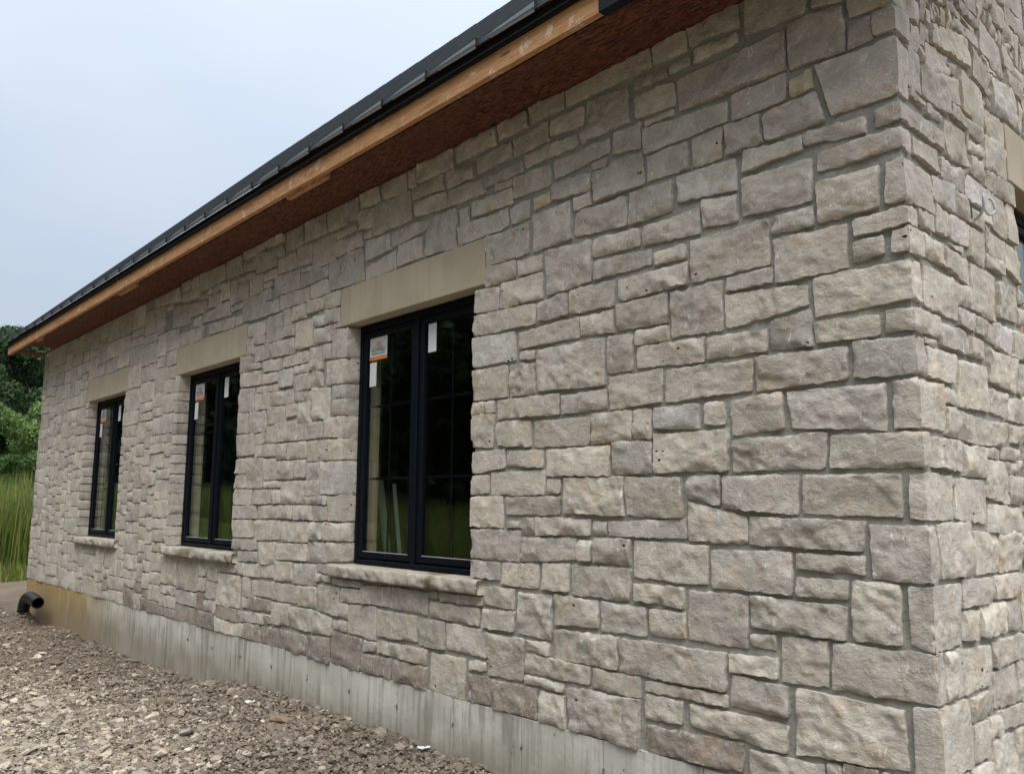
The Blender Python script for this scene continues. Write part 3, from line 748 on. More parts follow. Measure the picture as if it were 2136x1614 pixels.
F -4075 2542 -3880 2536 -3880 2445 -4059 2452 p 115 0
F -6230 3519 -5946 3506 -5916 3382 -6213 3394 w 0 0
F -5645 2959 -5433 2944 -5419 2815 -5645 2820 - 0 115
F -1968 3367 -1850 3373 -1846 3316 -1964 3298 y 0 0
F -8184 2096 -7948 2095 -7946 1858 -8185 1861 t 0 0
F -6327 3897 -6082 3890 -6048 3741 -6307 3748 - 0 0
F -9503 3405 -9006 3405 -9007 3247 -9505 3248 g 0 0
F -7534 896 -7238 898 -7237 750 -7534 748 w 0 0
F -10195 3507 -9835 3506 -9836 3252 -10193 3249 w 0 0
S 1509 4423 1701 4424 1703 4234 1506 4230 g 0 0
F -8994 3426 -8607 3428 -8608 3250 -8995 3253 w 0 0
F -7535 1434 -7164 1438 -7165 1320 -7535 1322 w 0 0
F -8992 3614 -8608 3613 -8605 3440 -8995 3442 - 0 0
F -11004 3895 -10505 3893 -10504 3689 -11005 3690 t 0 0
F -2051 1625 -1980 1630 -1967 1549 -2047 1547 g 0 0
F -1552 1619 -1474 1621 -1475 1560 -1549 1558 - 0 0
F -7733 2573 -7465 2577 -7467 2401 -7733 2399 g 0 0
S 139 3677 221 3676 223 3592 137 3589 w 0 0
S 1133 2335 1210 2336 1173 2195 1109 2197 - 0 0
F -8185 2556 -7944 2556 -7945 2340 -8185 2343 - 0 0
S 836 1939 1028 1941 1017 1898 826 1897 - 0 0
F -5645 1939 -5436 1940 -5423 1828 -5645 1825 w 0 115
F -7452 3236 -7158 3238 -7156 3091 -7454 3092 t 0 0
F -5645 2071 -5443 2064 -5430 1951 -5645 1950 - 0 115
F -6435 3648 -6138 3624 -6123 3513 -6419 3533 - 0 0
F -1190 3544 -1024 3542 -1025 3516 -1194 3518 w 0 0
F -4900 2161 -4735 2160 -4731 2043 -4888 2043 g 0 0
F -5222 2757 -4945 2748 -4937 2670 -5201 2676 w 0 0
F -2623 3475 -2546 3480 -2533 3367 -2615 3370 p 0 0
F -4645 2549 -4390 2539 -4385 2472 -4639 2480 gt 0 0
F -2487 848 -2348 853 -2347 807 -2487 803 w 0 0
S 257 2142 348 2138 345 2080 247 2085 w 0 0
F -11953 847 -11494 846 -11495 630 -11952 628 w 0 0
F -414 767 -356 763 -357 669 -415 670 - 0 0
S 696 3903 925 3930 980 3887 711 3877 - 0 0
F -5697 3905 -5300 3905 -5280 3846 -5675 3838 - 0 0
S 252 778 433 776 424 697 245 702 - 0 0
F -10585 2917 -10225 2918 -10226 2693 -10584 2692 w 0 0
S 1437 3715 1513 3712 1511 3553 1439 3550 w 0 0
F -5940 3694 -5796 3684 -5786 3483 -5898 3473 g 0 0
F -6134 3707 -5955 3697 -5936 3542 -6112 3543 w 0 0
S 607 1928 814 1933 806 1900 601 1898 g 0 0
F -8365 1498 -7946 1494 -7946 1388 -8364 1392 - 0 0
F -2480 2278 -2374 2275 -2373 2212 -2480 2214 w 0 115
S 853 1881 1013 1883 1001 1836 852 1836 - 0 0
F -12500 2974 -11964 2978 -11967 2771 -12500 2772 - 0 100
F -10584 2338 -10228 2334 -10225 2130 -10584 2127 - 0 0
F -7534 2035 -7166 2036 -7164 1940 -7532 1938 - 0 0
F -6305 914 -6136 914 -6137 768 -6303 770 d 0 0
F -7534 1543 -7165 1544 -7166 1447 -7536 1453 w 0 0
F -4770 2465 -4594 2460 -4586 2371 -4761 2368 - 0 0
F -7455 2939 -7165 2933 -7165 2807 -7455 2812 w 0 0
F -8184 1687 -7946 1687 -7947 1511 -8183 1513 g 0 0
F -8183 2767 -7745 2768 -7746 2672 -8184 2668 - 0 0
F -10582 2556 -10226 2556 -10227 2352 -10585 2348 - 0 0
F -5330 3477 -5105 3468 -5084 3378 -5308 3384 - 0 0
F -315 3829 -199 3822 -201 3696 -319 3714 - 0 0
F -10584 1505 -10225 1506 -10226 1310 -10585 1312 g 0 0
F -3952 909 -3771 916 -3775 849 -3948 857 g 0 0
F -7225 707 -6826 704 -6827 632 -7223 630 d 0 0
F -11005 3675 -10505 3676 -10505 3511 -11002 3513 g 0 0
F -6303 1204 -6137 1206 -6138 1062 -6305 1060 t 0 0
F -7454 3079 -7166 3075 -7167 2953 -7453 2949 - 0 0
F -5538 3115 -5412 3111 -5395 2951 -5538 2957 - 0 0
F -6126 865 -5896 863 -5895 767 -6126 771 g 0 0
F -3181 3885 -3097 3892 -3085 3767 -3169 3778 - 0 0
F -11292 1167 -10987 1164 -10988 910 -11296 913 - 0 0
F -7224 914 -6826 915 -6825 840 -7222 843 - 0 0
F -12500 804 -11966 803 -11967 629 -12500 627 - 0 220
F -5312 2659 -4935 2642 -4930 2593 -5307 2613 w 0 0
F -4957 1801 -4798 1805 -4799 1701 -4947 1701 g 0 0
F -5382 1109 -5267 1107 -5266 958 -5384 959 - 0 0
F -8572 2548 -8197 2546 -8197 2429 -8572 2429 t 0 0
F -6543 3502 -6257 3492 -6244 3393 -6529 3407 - 0 0
F -11004 3085 -10507 3084 -10507 2931 -11002 2933 t 0 0
F -7734 2829 -7465 2828 -7466 2692 -7736 2693 t 0 0
F -5277 3905 -4945 3905 -4936 3835 -5256 3858 w 0 0
S 261 3275 422 3273 417 3247 262 3233 - 0 0
F -11745 3313 -11364 3313 -11367 3081 -11742 3082 g 0 0
F -7535 1016 -7238 1014 -7237 913 -7534 909 t 0 0
F -3571 817 -3415 824 -3419 770 -3568 762 g 0 0
F -11952 1294 -11495 1297 -11497 1113 -11956 1113 g 0 0
F -4874 3108 -4693 3101 -4685 3013 -4878 3025 - 0 0
F -8365 997 -7944 997 -7945 908 -8365 908 t 0 0
F -7532 1303 -7168 1305 -7166 1221 -7536 1220 w 0 0
F -11484 895 -10986 899 -10987 748 -11482 750 - 0 0
F -4389 3107 -4216 3099 -4210 3021 -4372 3026 p 0 0
F -9825 1205 -9327 1205 -9326 1103 -9825 1098 g 0 0
F -5686 3809 -5442 3799 -5432 3706 -5662 3724 - 0 0
F -11355 3737 -11017 3738 -11018 3502 -11355 3499 - 0 0
F -2073 2525 -1963 2520 -1963 2475 -2078 2483 w 0 0
F -12292 3893 -11965 3896 -11967 3602 -12293 3602 - 0 0
F -10586 1838 -10226 1834 -10224 1659 -10585 1663 w 0 0
F -4090 3694 -3818 3687 -3806 3649 -4077 3644 - 0 0
F -10496 3894 -10204 3895 -10206 3660 -10492 3662 - 0 0
F -3872 1029 -3768 1033 -3764 932 -3867 950 - 0 0
S 238 3623 292 3622 293 3531 236 3532 - 0 0
S 1499 4084 1564 4087 1563 3924 1498 3924 - 0 0
F -4663 2757 -4438 2751 -4433 2688 -4658 2698 - 0 0
S 738 3273 872 3284 872 3237 728 3224 - 0 0
F -10795 865 -10527 866 -10527 632 -10794 630 w 0 0
F -1544 3433 -1437 3438 -1438 3398 -1543 3399 - 0 0
F -9823 3896 -9516 3898 -9516 3711 -9825 3711 - 0 0
F -4194 1277 -4005 1273 -4005 1219 -4193 1221 - 0 0
F -7933 1074 -7747 1077 -7744 902 -7935 902 g 0 0
F -8185 3505 -7748 3505 -7748 3418 -8183 3418 - 0 0
F -7735 2298 -7367 2299 -7367 2213 -7735 2209 w 0 0
F -4214 2865 -4106 2865 -4099 2754 -4206 2757 - 0 0
F -8183 2653 -7747 2655 -7745 2572 -8184 2572 w 0 0
F -9315 784 -9038 789 -9036 631 -9315 629 - 0 0
F -9022 1205 -8846 1208 -8846 970 -9022 971 - 0 0
F -10032 1203 -9835 1207 -9838 939 -10032 940 w 0 0
F -2304 3539 -2147 3533 -2145 3501 -2304 3501 - 0 0
F -7932 2074 -7747 2078 -7748 1900 -7935 1897 w 0 0
F -8184 1847 -7944 1844 -7944 1701 -8183 1702 - 0 0
F -6706 3378 -6507 3374 -6506 3251 -6705 3248 w 0 0
F -5269 3624 -5035 3621 -5028 3545 -5250 3555 - 0 0
F -7932 2447 -7745 2445 -7748 2269 -7936 2273 - 0 0
F -7732 2198 -7547 2194 -7547 2033 -7735 2030 - 0 0
F -7934 1888 -7744 1885 -7745 1720 -7935 1721 g 0 0
F -7544 2384 -7167 2387 -7165 2309 -7542 2311 t 0 0
F -5106 1873 -4815 1873 -4811 1826 -5088 1824 p 0 0
F -6302 1048 -6135 1046 -6137 933 -6303 930 g 0 0
F -4202 1208 -4000 1208 -3993 1166 -4194 1157 - 0 0
F -11004 3496 -10737 3496 -10738 3248 -11003 3248 w 0 0
F -12293 3485 -11967 3483 -11965 3229 -12295 3231 g 0 0
F -7934 2256 -7745 2256 -7747 2088 -7935 2089 - 0 0
S 108 3283 241 3284 242 3253 106 3253 - 0 0
F -7736 995 -7544 995 -7545 848 -7735 848 w 0 0
F -5294 2262 -5123 2269 -5126 2181 -5298 2181 - 0 0
F -7734 1278 -7546 1274 -7546 1129 -7734 1128 t 0 0
F -4882 3246 -4778 3239 -4756 3114 -4870 3121 - 0 0
F -5387 3113 -5196 3102 -5188 3020 -5378 3030 g 0 0
F -11295 1406 -11018 1404 -11015 1181 -11293 1183 - 0 0
F -5886 1205 -5697 1204 -5697 1117 -5884 1120 - 0 0
F -8575 2047 -8378 2048 -8377 1872 -8575 1868 - 0 0
F -5785 3706 -5429 3675 -5424 3632 -5778 3649 g 0 0
F -7934 779 -7745 774 -7746 627 -7934 628 - 0 0
S 926 1412 1101 1417 1104 1189 928 1192 - 0 0
F -11355 3304 -11016 3303 -11017 3108 -11355 3109 g 0 0
F -10493 3136 -10224 3134 -10227 2930 -10495 2928 - 0 0
F -11292 2368 -11015 2364 -11015 2138 -11295 2141 - 0 0
F -6922 3794 -6648 3775 -6635 3685 -6890 3699 - 0 0
F -10584 1998 -10227 1997 -10228 1850 -10583 1849 t 0 0
F -11773 1093 -11497 1095 -11497 863 -11773 859 g 0 0
F -8562 1087 -8377 1083 -8378 911 -8563 912 t 0 0
F -2363 2274 -2293 2275 -2292 2212 -2363 2211 - 0 0
F -11354 3097 -11014 3094 -11016 2912 -11355 2908 w 0 0
F -7353 2294 -7166 2297 -7168 2161 -7352 2162 - 0 0
S 1257 4164 1361 4167 1364 4092 1259 4090 w 0 0
F -8574 1853 -8375 1854 -8376 1690 -8575 1691 t 0 0
F -7935 1707 -7746 1703 -7745 1561 -7936 1559 w 0 0
F -8594 3536 -8198 3536 -8194 3450 -8595 3449 t 0 0
F -12303 1758 -11965 1755 -11968 1551 -12302 1547 - 0 0
F -8185 2323 -7947 2327 -7947 2199 -8185 2201 - 0 0
F -10515 958 -10046 958 -10044 862 -10512 858 w 0 0
F -7534 2198 -7366 2196 -7367 2048 -7534 2049 - 0 0
F -2185 1608 -2074 1613 -2074 1579 -2185 1577 w 0 0
F -9824 3694 -9516 3696 -9515 3551 -9823 3548 - 0 0
F -12500 2753 -11967 2758 -11968 2620 -12500 2622 - 0 220
F -8576 1565 -8375 1568 -8375 1413 -8573 1412 w 0 0
F -11292 2124 -11018 2127 -11016 1919 -11293 1921 w 0 0
F -7732 3209 -7465 3207 -7465 3108 -7734 3109 g 0 0
F -8574 1393 -8377 1395 -8376 1239 -8575 1243 - 0 0
F -7736 1418 -7547 1418 -7546 1290 -7734 1287 w 0 0
F -8596 3634 -8197 3633 -8195 3553 -8594 3550 - 0 0
F -6871 3905 -6683 3905 -6664 3772 -6836 3791 - 0 0
F -11482 736 -10987 738 -10985 632 -11484 628 - 0 0
F -11744 3496 -11367 3495 -11365 3329 -11745 3330 - 0 0
F -12303 1968 -11966 1965 -11967 1768 -12303 1771 - 0 0
F -7732 2015 -7545 2014 -7546 1883 -7735 1881 - 0 0
F -11293 2776 -11017 2778 -11017 2572 -11292 2573 - 0 0
F -12304 2174 -11965 2179 -11964 1980 -12303 1981 w 0 0
F -9823 3387 -9516 3389 -9516 3251 -9824 3248 t 0 0
F -7154 3905 -6887 3905 -6873 3813 -7121 3818 - 0 0
F -9823 3538 -9517 3538 -9518 3402 -9826 3400 g 0 0
F -7735 1554 -7546 1558 -7547 1429 -7733 1429 w 0 0
F -10585 1648 -10226 1643 -10226 1517 -10584 1520 - 0 0
F -7734 3617 -7557 3617 -7557 3471 -7735 3470 w 0 0
F -8364 2308 -8195 2306 -8195 2142 -8363 2138 g 0 0
F -11745 3066 -11368 3063 -11366 2907 -11743 2912 t 0 0
F -8284 893 -7945 898 -7946 822 -8285 822 - 0 0
F -11352 3488 -11018 3486 -11017 3322 -11352 3323 w 0 0
F -6789 3483 -6573 3487 -6558 3385 -6759 3397 - 0 0
F -10794 1046 -10526 1048 -10527 879 -10795 881 - 0 0
S 568 3862 742 3863 742 3832 566 3831 g 0 0
F -12302 1189 -11967 1185 -11968 1011 -12304 1008 w 0 0
S 536 3558 632 3572 625 3535 527 3505 - 0 0
F -7934 1453 -7746 1458 -7748 1331 -7934 1329 - 0 0
S 856 4053 941 4056 944 3940 857 3942 g 0 0
S 829 2974 934 2974 933 2932 829 2929 w 0 0
F -12304 1379 -11968 1374 -11964 1200 -12302 1203 g 0 0
F -8575 2414 -8377 2413 -8375 2272 -8576 2271 w 0 0
F -7733 2677 -7465 2678 -7465 2593 -7733 2591 - 0 0
S 1198 2606 1274 2604 1271 2531 1199 2532 w 0 0
F -11295 1588 -11015 1584 -11015 1420 -11294 1419 - 0 0
F -11295 2557 -11015 2555 -11018 2382 -11295 2382 - 0 0
F -10723 3306 -10507 3305 -10505 3098 -10723 3102 w 0 0
S 239 3703 291 3706 292 3641 239 3644 g 0 0
F -7933 1317 -7747 1313 -7747 1199 -7934 1201 - 0 0
F -12226 2408 -11965 2405 -11965 2189 -12225 2188 - 0 0
F -9312 906 -9035 904 -9036 803 -9314 798 t 0 0
F -12500 2413 -12238 2416 -12236 2189 -12500 2190 - 0 100
F -7735 1677 -7546 1677 -7546 1568 -7733 1570 - 0 0
S 419 2744 554 2746 551 2721 418 2721 t 0 0
F -7735 1115 -7547 1116 -7547 1012 -7736 1011 - 0 0
F -10583 2118 -10226 2117 -10226 2010 -10583 2009 - 0 0
F -1616 3638 -1583 3640 -1575 3567 -1612 3563 - 0 0
F -11353 3898 -11016 3894 -11016 3752 -11353 3751 g 0 0
F -5384 945 -5256 944 -5256 869 -5382 869 g 0 0
F -7733 3753 -7557 3753 -7555 3629 -7733 3630 - 0 0
F -10794 1205 -10527 1208 -10527 1062 -10794 1059 - 0 0
F -7353 2145 -7167 2149 -7165 2050 -7354 2049 - 0 0
F -10495 3495 -10205 3497 -10208 3359 -10493 3360 t 0 0
F -8564 1223 -8376 1227 -8375 1100 -8563 1102 w 0 0
F -5519 1213 -5409 1215 -5398 1122 -5509 1126 - 0 0
F -4273 3474 -4193 3478 -4177 3381 -4256 3382 g 0 0
S 1207 2696 1271 2693 1272 2620 1209 2624 - 0 0
F -10584 2674 -10226 2673 -10228 2567 -10584 2569 w 0 0
F -10795 1795 -10598 1794 -10596 1598 -10792 1600 - 0 0
F -10492 3645 -10205 3646 -10205 3510 -10494 3513 - 0 0
F -3697 3607 -3592 3605 -3589 3541 -3685 3549 - 0 0
F -11745 1486 -11495 1488 -11494 1308 -11745 1308 t 0 0
F -7119 3804 -6939 3791 -6907 3695 -7104 3710 - 0 0
F -12305 1537 -11966 1537 -11968 1391 -12306 1391 - 0 0
F -10032 788 -9837 787 -9838 633 -10033 631 - 0 0
F -5683 1194 -5527 1193 -5526 1132 -5685 1130 - 0 0
F -10722 3498 -10505 3493 -10508 3319 -10725 3319 w 0 0
F -7153 2955 -7045 2954 -7045 2803 -7152 2799 w 115 0
F -7934 883 -7746 887 -7748 792 -7935 788 d 0 0
F -11745 2186 -11498 2188 -11497 2009 -11745 2012 w 0 0
F -7936 1183 -7746 1185 -7746 1087 -7936 1090 - 0 0
F -12225 2608 -11966 2603 -11967 2419 -12224 2418 - 0 0
F -11744 2798 -11495 2794 -11497 2618 -11744 2619 g 0 0
F -10795 1989 -10598 1985 -10596 1809 -10796 1812 w 0 0
F -9025 854 -8845 858 -8845 730 -9023 730 d 0 0
F -5040 3796 -4933 3800 -4913 3715 -5020 3716 - 0 0
F -11005 1354 -10806 1358 -10807 1178 -11003 1180 w 0 0
F -11003 2157 -10805 2155 -10808 1973 -11002 1973 - 0 0
F -7733 833 -7546 834 -7546 748 -7736 750 d 0 0
F -8574 2166 -8377 2168 -8377 2062 -8576 2060 t 0 0
S 759 3863 922 3865 922 3841 759 3842 w 0 0
F -11004 2919 -10805 2915 -10807 2731 -11003 2731 w 0 0
F -7932 2556 -7745 2555 -7745 2461 -7934 2459 - 0 0
F -11002 3236 -10738 3238 -10737 3100 -11004 3099 g 0 0
F -5433 733 -5347 737 -5348 641 -5434 642 w 0 0
S 99 2312 194 2312 191 2289 98 2294 g 0 0
F -11745 2364 -11497 2363 -11496 2203 -11744 2198 w 0 0
F -10195 3607 -9836 3605 -9838 3518 -10195 3523 w 0 0
F -5796 3337 -5658 3338 -5649 3258 -5773 3260 w 0 0
F -212 778 0 778 0 630 -215 627 - 120 0
F -12500 2606 -12237 2605 -12235 2430 -12500 2432 - 0 220
F -5895 3447 -5643 3439 -5638 3395 -5905 3411 - 0 0
F -8574 1678 -8377 1675 -8377 1578 -8574 1580 w 0 0
F -7734 1775 -7545 1774 -7546 1689 -7734 1693 - 0 0
F -11005 1683 -10805 1685 -10805 1517 -11004 1521 w 0 0
F -11005 1865 -10805 1867 -10808 1699 -11005 1701 - 0 0
F -8184 2184 -7945 2183 -7947 2111 -8182 2108 w 0 0
F -11745 3613 -11367 3614 -11368 3509 -11744 3511 - 0 0
S 479 3796 514 3792 511 3713 479 3713 - 0 0
F -10035 927 -9838 923 -9835 797 -10034 800 t 0 0
F -10794 1488 -10595 1487 -10594 1338 -10793 1342 g 0 0
F -10793 2919 -10597 2915 -10597 2762 -10796 2759 w 0 0
F -10585 1296 -10226 1296 -10225 1221 -10584 1220 - 0 0
F -7734 1869 -7546 1865 -7544 1791 -7732 1789 - 0 0
F -11005 2716 -10805 2718 -10804 2559 -11004 2562 - 0 0
F -10495 3247 -10208 3248 -10208 3149 -10495 3149 g 0 0
F -7935 1543 -7748 1549 -7746 1468 -7935 1468 g 0 0
F -10795 2567 -10597 2567 -10597 2418 -10792 2418 g 0 0
S 239 3513 274 3512 273 3452 238 3451 t 0 0
F -8363 1605 -8197 1607 -8195 1510 -8362 1509 g 0 0
F -4983 845 -4875 845 -4877 789 -4982 792 - 0 0
S 1137 4244 1242 4247 1242 4092 1139 4090 t 0 0
F -8362 1818 -8196 1817 -8197 1723 -8363 1718 g 0 0
F -2861 1189 -2790 1189 -2789 1153 -2860 1154 - 0 0
F -12293 3217 -11968 3214 -11968 3100 -12293 3098 - 0 0
S 308 3633 343 3632 344 3572 308 3571 - 0 0
F -11745 2603 -11497 2605 -11498 2469 -11744 2469 - 0 0
F -8365 2023 -8196 2028 -8197 1931 -8363 1931 - 0 0
F -11296 1797 -11015 1795 -11018 1687 -11292 1693 w 0 0
F -10974 1056 -10807 1059 -10806 898 -10976 899 - 0 0
F -7735 2385 -7556 2384 -7557 2308 -7735 2309 - 0 0
F -8365 2416 -8197 2415 -8198 2320 -8365 2321 g 0 0
S 309 3714 344 3712 342 3649 309 3651 w 0 0
F -11295 2896 -11014 2899 -11017 2788 -11292 2789 w 0 0
S 1138 4015 1184 4017 1183 3942 1136 3941 g 0 0
F -7156 2698 -7045 2698 -7045 2590 -7154 2591 - 115 0
F -11003 1509 -10807 1506 -10808 1369 -11003 1368 - 0 0
F -8364 1918 -8196 1918 -8196 1828 -8365 1828 - 0 0
F -5412 2872 -5245 2857 -5241 2816 -5394 2823 - 0 0
F -11744 1808 -11497 1805 -11498 1682 -11743 1680 - 0 0
F -10973 884 -10807 886 -10806 731 -10972 731 - 0 0
F -7154 1589 -7045 1588 -7045 1488 -7155 1492 t 115 0
S 436 3787 464 3782 463 3699 439 3701 w 0 0
F -11955 1608 -11756 1606 -11756 1447 -11954 1448 - 0 0
S 1528 3757 1832 3755 1831 3519 1526 3520 g 0 0
F -8365 1708 -8196 1707 -8196 1623 -8363 1617 - 0 0
S 356 3765 383 3764 382 3680 359 3681 w 0 0
F -7155 1787 -7045 1788 -7045 1688 -7155 1691 w 115 0
F -11483 2195 -11305 2194 -11307 2030 -11483 2029 - 0 0
F -10492 3345 -10204 3346 -10208 3258 -10494 3261 g 0 0
F -11955 3044 -11756 3046 -11757 2880 -11953 2881 - 0 0
F -11003 2544 -10805 2547 -10807 2412 -11005 2412 - 0 0
F -11954 2623 -11757 2624 -11756 2463 -11953 2463 - 0 0
F -12500 3175 -12305 3175 -12308 2990 -12500 2991 w 0 100
F -8366 2123 -8195 2123 -8197 2039 -8366 2038 w 0 0
F -7154 2478 -7045 2477 -7045 2378 -7153 2380 g 115 0
S 396 3776 421 3773 422 3692 397 3690 - 0 0
F -11955 3613 -11757 3617 -11755 3452 -11953 3451 - 0 0
F -9022 717 -8847 718 -8847 632 -9025 628 - 0 0
F -8575 2254 -8377 2256 -8378 2181 -8574 2178 - 0 0
F -11295 1906 -11017 1904 -11018 1809 -11296 1813 - 0 0
S 1619 4072 1673 4074 1671 3922 1618 3922 - 0 0
S 527 3806 553 3803 552 3724 527 3720 g 0 0
S 826 2914 854 2916 854 2832 826 2834 g 0 0
F -12500 1363 -12316 1365 -12318 1190 -12500 1192 - 0 100
F -12500 2174 -12318 2174 -12314 1998 -12500 1997 - 0 100
F -11486 1155 -11306 1154 -11306 1012 -11485 1010 - 0 0
F -9023 953 -8846 958 -8847 872 -9023 871 - 0 0
F -12500 3815 -12308 3816 -12305 3641 -12500 3639 - 0 100
F -12294 3087 -11966 3085 -11968 2988 -12295 2992 - 0 0
F -11952 1765 -11758 1768 -11758 1620 -11955 1622 - 0 0
F -12303 907 -11967 906 -11967 820 -12303 821 w 0 0
F -11002 2297 -10808 2294 -10807 2172 -11002 2173 g 0 0
F -11956 1923 -11758 1924 -11755 1783 -11954 1781 w 0 0
F -7154 1889 -7045 1888 -7045 1799 -7154 1802 - 115 0
F -12500 1985 -12318 1988 -12316 1819 -12500 1818 - 0 100
F -12500 1805 -12316 1805 -12315 1642 -12500 1640 - 0 100
F -7153 1476 -7045 1473 -7045 1391 -7156 1391 w 115 0
F -7152 2079 -7045 2073 -7045 1989 -7155 1992 - 115 0
F -6342 3717 -6226 3718 -6226 3648 -6343 3648 - 0 0
F -7155 2366 -7045 2365 -7045 2280 -7153 2280 - 115 0
F -10792 1323 -10597 1328 -10595 1220 -10794 1221 - 0 0
F -7156 2578 -7045 2575 -7045 2492 -7153 2490 - 115 0
F -7154 2268 -7045 2263 -7045 2182 -7155 2182 g 115 0
F -11484 1924 -11306 1928 -11305 1789 -11483 1791 g 0 0
F -11955 2204 -11758 2208 -11757 2071 -11952 2070 - 0 0
S 1089 4036 1121 4032 1121 3953 1088 3951 w 0 0
F -12293 3588 -11966 3587 -11968 3500 -12295 3497 - 0 0
F -11955 1438 -11756 1433 -11755 1309 -11954 1310 t 0 0
F -10795 2315 -10598 2314 -10595 2210 -10794 2212 w 0 0
S 568 3816 592 3813 591 3732 569 3730 t 0 0
F -11483 1424 -11308 1427 -11305 1301 -11485 1297 w 0 0
F -7153 1677 -7045 1677 -7045 1602 -7156 1598 w 115 0
F -11953 3334 -11756 3337 -11758 3201 -11952 3201 - 0 0
F -4087 3008 -3987 3000 -3987 2968 -4085 2971 - 0 0
S 1198 4007 1232 4006 1233 3932 1197 3930 w 0 0
F -11484 1773 -11306 1779 -11307 1647 -11483 1653 - 0 0
F -11955 3187 -11755 3188 -11755 3061 -11955 3059 - 0 0
F -7152 1977 -7045 1978 -7045 1899 -7154 1902 g 115 0
F -12306 994 -11967 994 -11965 919 -12304 922 - 0 0
F -7155 1373 -7045 1378 -7045 1301 -7152 1303 w 115 0
F -8700 1497 -8588 1493 -8588 1389 -8700 1388 g 0 115
F -11953 2868 -11755 2864 -11755 2739 -11952 2741 - 0 0
F -11295 1673 -11017 1676 -11014 1601 -11295 1600 - 0 0
S 256 1814 284 1814 284 1771 259 1771 - 0 0
F -11956 2445 -11757 2444 -11757 2319 -11954 2323 - 0 0
F -11485 2627 -11308 2626 -11306 2502 -11484 2500 w 0 0
F -8700 1713 -8587 1717 -8586 1609 -8700 1613 - 0 115
F -7155 2165 -7045 2167 -7045 2093 -7156 2092 - 115 0
F -4602 3518 -4441 3516 -4439 3489 -4589 3493 - 0 0
F -11484 2897 -11306 2894 -11306 2772 -11484 2769 w 0 0
F -12500 1047 -12315 1043 -12318 913 -12500 908 - 0 220
F -10793 2196 -10598 2193 -10596 2098 -10794 2102 g 0 0
S 1037 4024 1073 4027 1071 3961 1037 3961 - 0 0
F -12500 1627 -12316 1627 -12317 1491 -12500 1488 t 0 220
F -8700 2225 -8586 2223 -8588 2122 -8700 2119 t 0 115
F -7152 2783 -7045 2787 -7045 2712 -7154 2709 w 115 0
F -11482 1284 -11306 1284 -11304 1169 -11483 1172 - 0 0
F -12500 3627 -12306 3624 -12308 3488 -12500 3491 - 0 100
F -8700 1916 -8584 1917 -8586 1819 -8700 1817 w 0 115
S 776 4004 843 4002 841 3932 778 3931 w 0 0
F -11953 2053 -11756 2054 -11757 1938 -11953 1943 w 0 0
F -10793 2088 -10595 2085 -10594 1998 -10795 1999 w 0 0
F -6644 3676 -6444 3679 -6448 3642 -6644 3641 g 0 0
F -11745 1996 -11495 1993 -11495 1908 -11742 1912 - 0 0
S 1017 3622 1062 3625 1064 3579 1016 3579 - 0 0
F -10792 1587 -10594 1585 -10597 1501 -10793 1498 - 0 0
S 996 4056 1021 4055 1023 3971 998 3972 w 0 0
S 1087 3747 1171 3743 1174 3719 1086 3721 w 0 0
F -11483 2753 -11305 2754 -11305 2639 -11484 2640 - 0 0
F -11742 2895 -11497 2895 -11495 2808 -11744 2810 t 0 0
S 956 4003 982 4006 981 3921 957 3924 w 0 0
F -8700 2546 -8587 2547 -8587 2452 -8700 2448 - 0 115
F -8700 2334 -8588 2337 -8588 2239 -8700 2240 g 0 115
S 1026 3696 1064 3695 1063 3644 1026 3643 g 0 0
F -11482 1638 -11308 1635 -11306 1532 -11483 1532 - 0 0
F -11955 975 -11785 979 -11788 860 -11954 861 - 0 0
F -11742 2457 -11496 2458 -11494 2378 -11744 2379 - 0 0
F -10975 1165 -10806 1166 -10804 1071 -10974 1072 t 0 0
F -11742 1668 -11498 1665 -11495 1590 -11745 1591 - 0 0
F -12500 1176 -12318 1177 -12318 1059 -12500 1060 - 0 100
F -7544 3749 -7375 3746 -7376 3699 -7543 3699 w 0 0
F -11005 2396 -10808 2394 -10806 2311 -11004 2311 - 0 0
S 607 3803 632 3804 631 3744 608 3740 - 0 0
F -11743 1897 -11497 1895 -11497 1821 -11743 1820 - 0 0
S 1089 1956 1272 1952 1273 1804 1087 1804 g 0 0
F -8700 1596 -8587 1593 -8587 1510 -8700 1508 - 0 115
S 988 3555 1063 3554 1062 3531 987 3530 t 0 0
F -8700 2013 -8588 2017 -8587 1929 -8700 1929 w 0 115
F -11743 1575 -11498 1576 -11497 1503 -11742 1502 g 0 0
F -11486 2394 -11308 2398 -11305 2297 -11482 2299 - 0 0
F -8700 2435 -8585 2436 -8588 2353 -8700 2349 w 0 115
F -10796 2654 -10597 2659 -10595 2580 -10793 2581 g 0 0
F -10793 2748 -10596 2746 -10596 2673 -10792 2669 t 0 0
F -11954 1096 -11786 1096 -11784 990 -11952 992 w 0 0
F -11005 1958 -10808 1957 -10806 1879 -11003 1883 w 0 0
F -10793 2406 -10597 2407 -10597 2333 -10792 2330 w 0 0
F -8700 1375 -8585 1373 -8584 1298 -8700 1298 - 0 115
S 1039 3757 1073 3757 1074 3710 1037 3709 w 0 0
F -5172 3535 -5107 3534 -5107 3481 -5175 3478 - 0 0
F -10974 714 -10808 714 -10807 629 -10974 632 g 0 0
S 1419 3962 1482 3963 1481 3929 1417 3930 t 0 0
F -8700 1804 -8585 1808 -8586 1727 -8700 1731 - 0 115
F -10214 1404 -10100 1407 -10100 1297 -10212 1299 - 115 0
F -11483 997 -11307 999 -11307 909 -11482 913 - 0 0
F -11956 2728 -11754 2727 -11756 2638 -11956 2640 - 0 0
F -8700 2104 -8588 2108 -8585 2031 -8700 2027 t 0 115
S 1339 3973 1403 3972 1404 3944 1338 3941 w 0 0
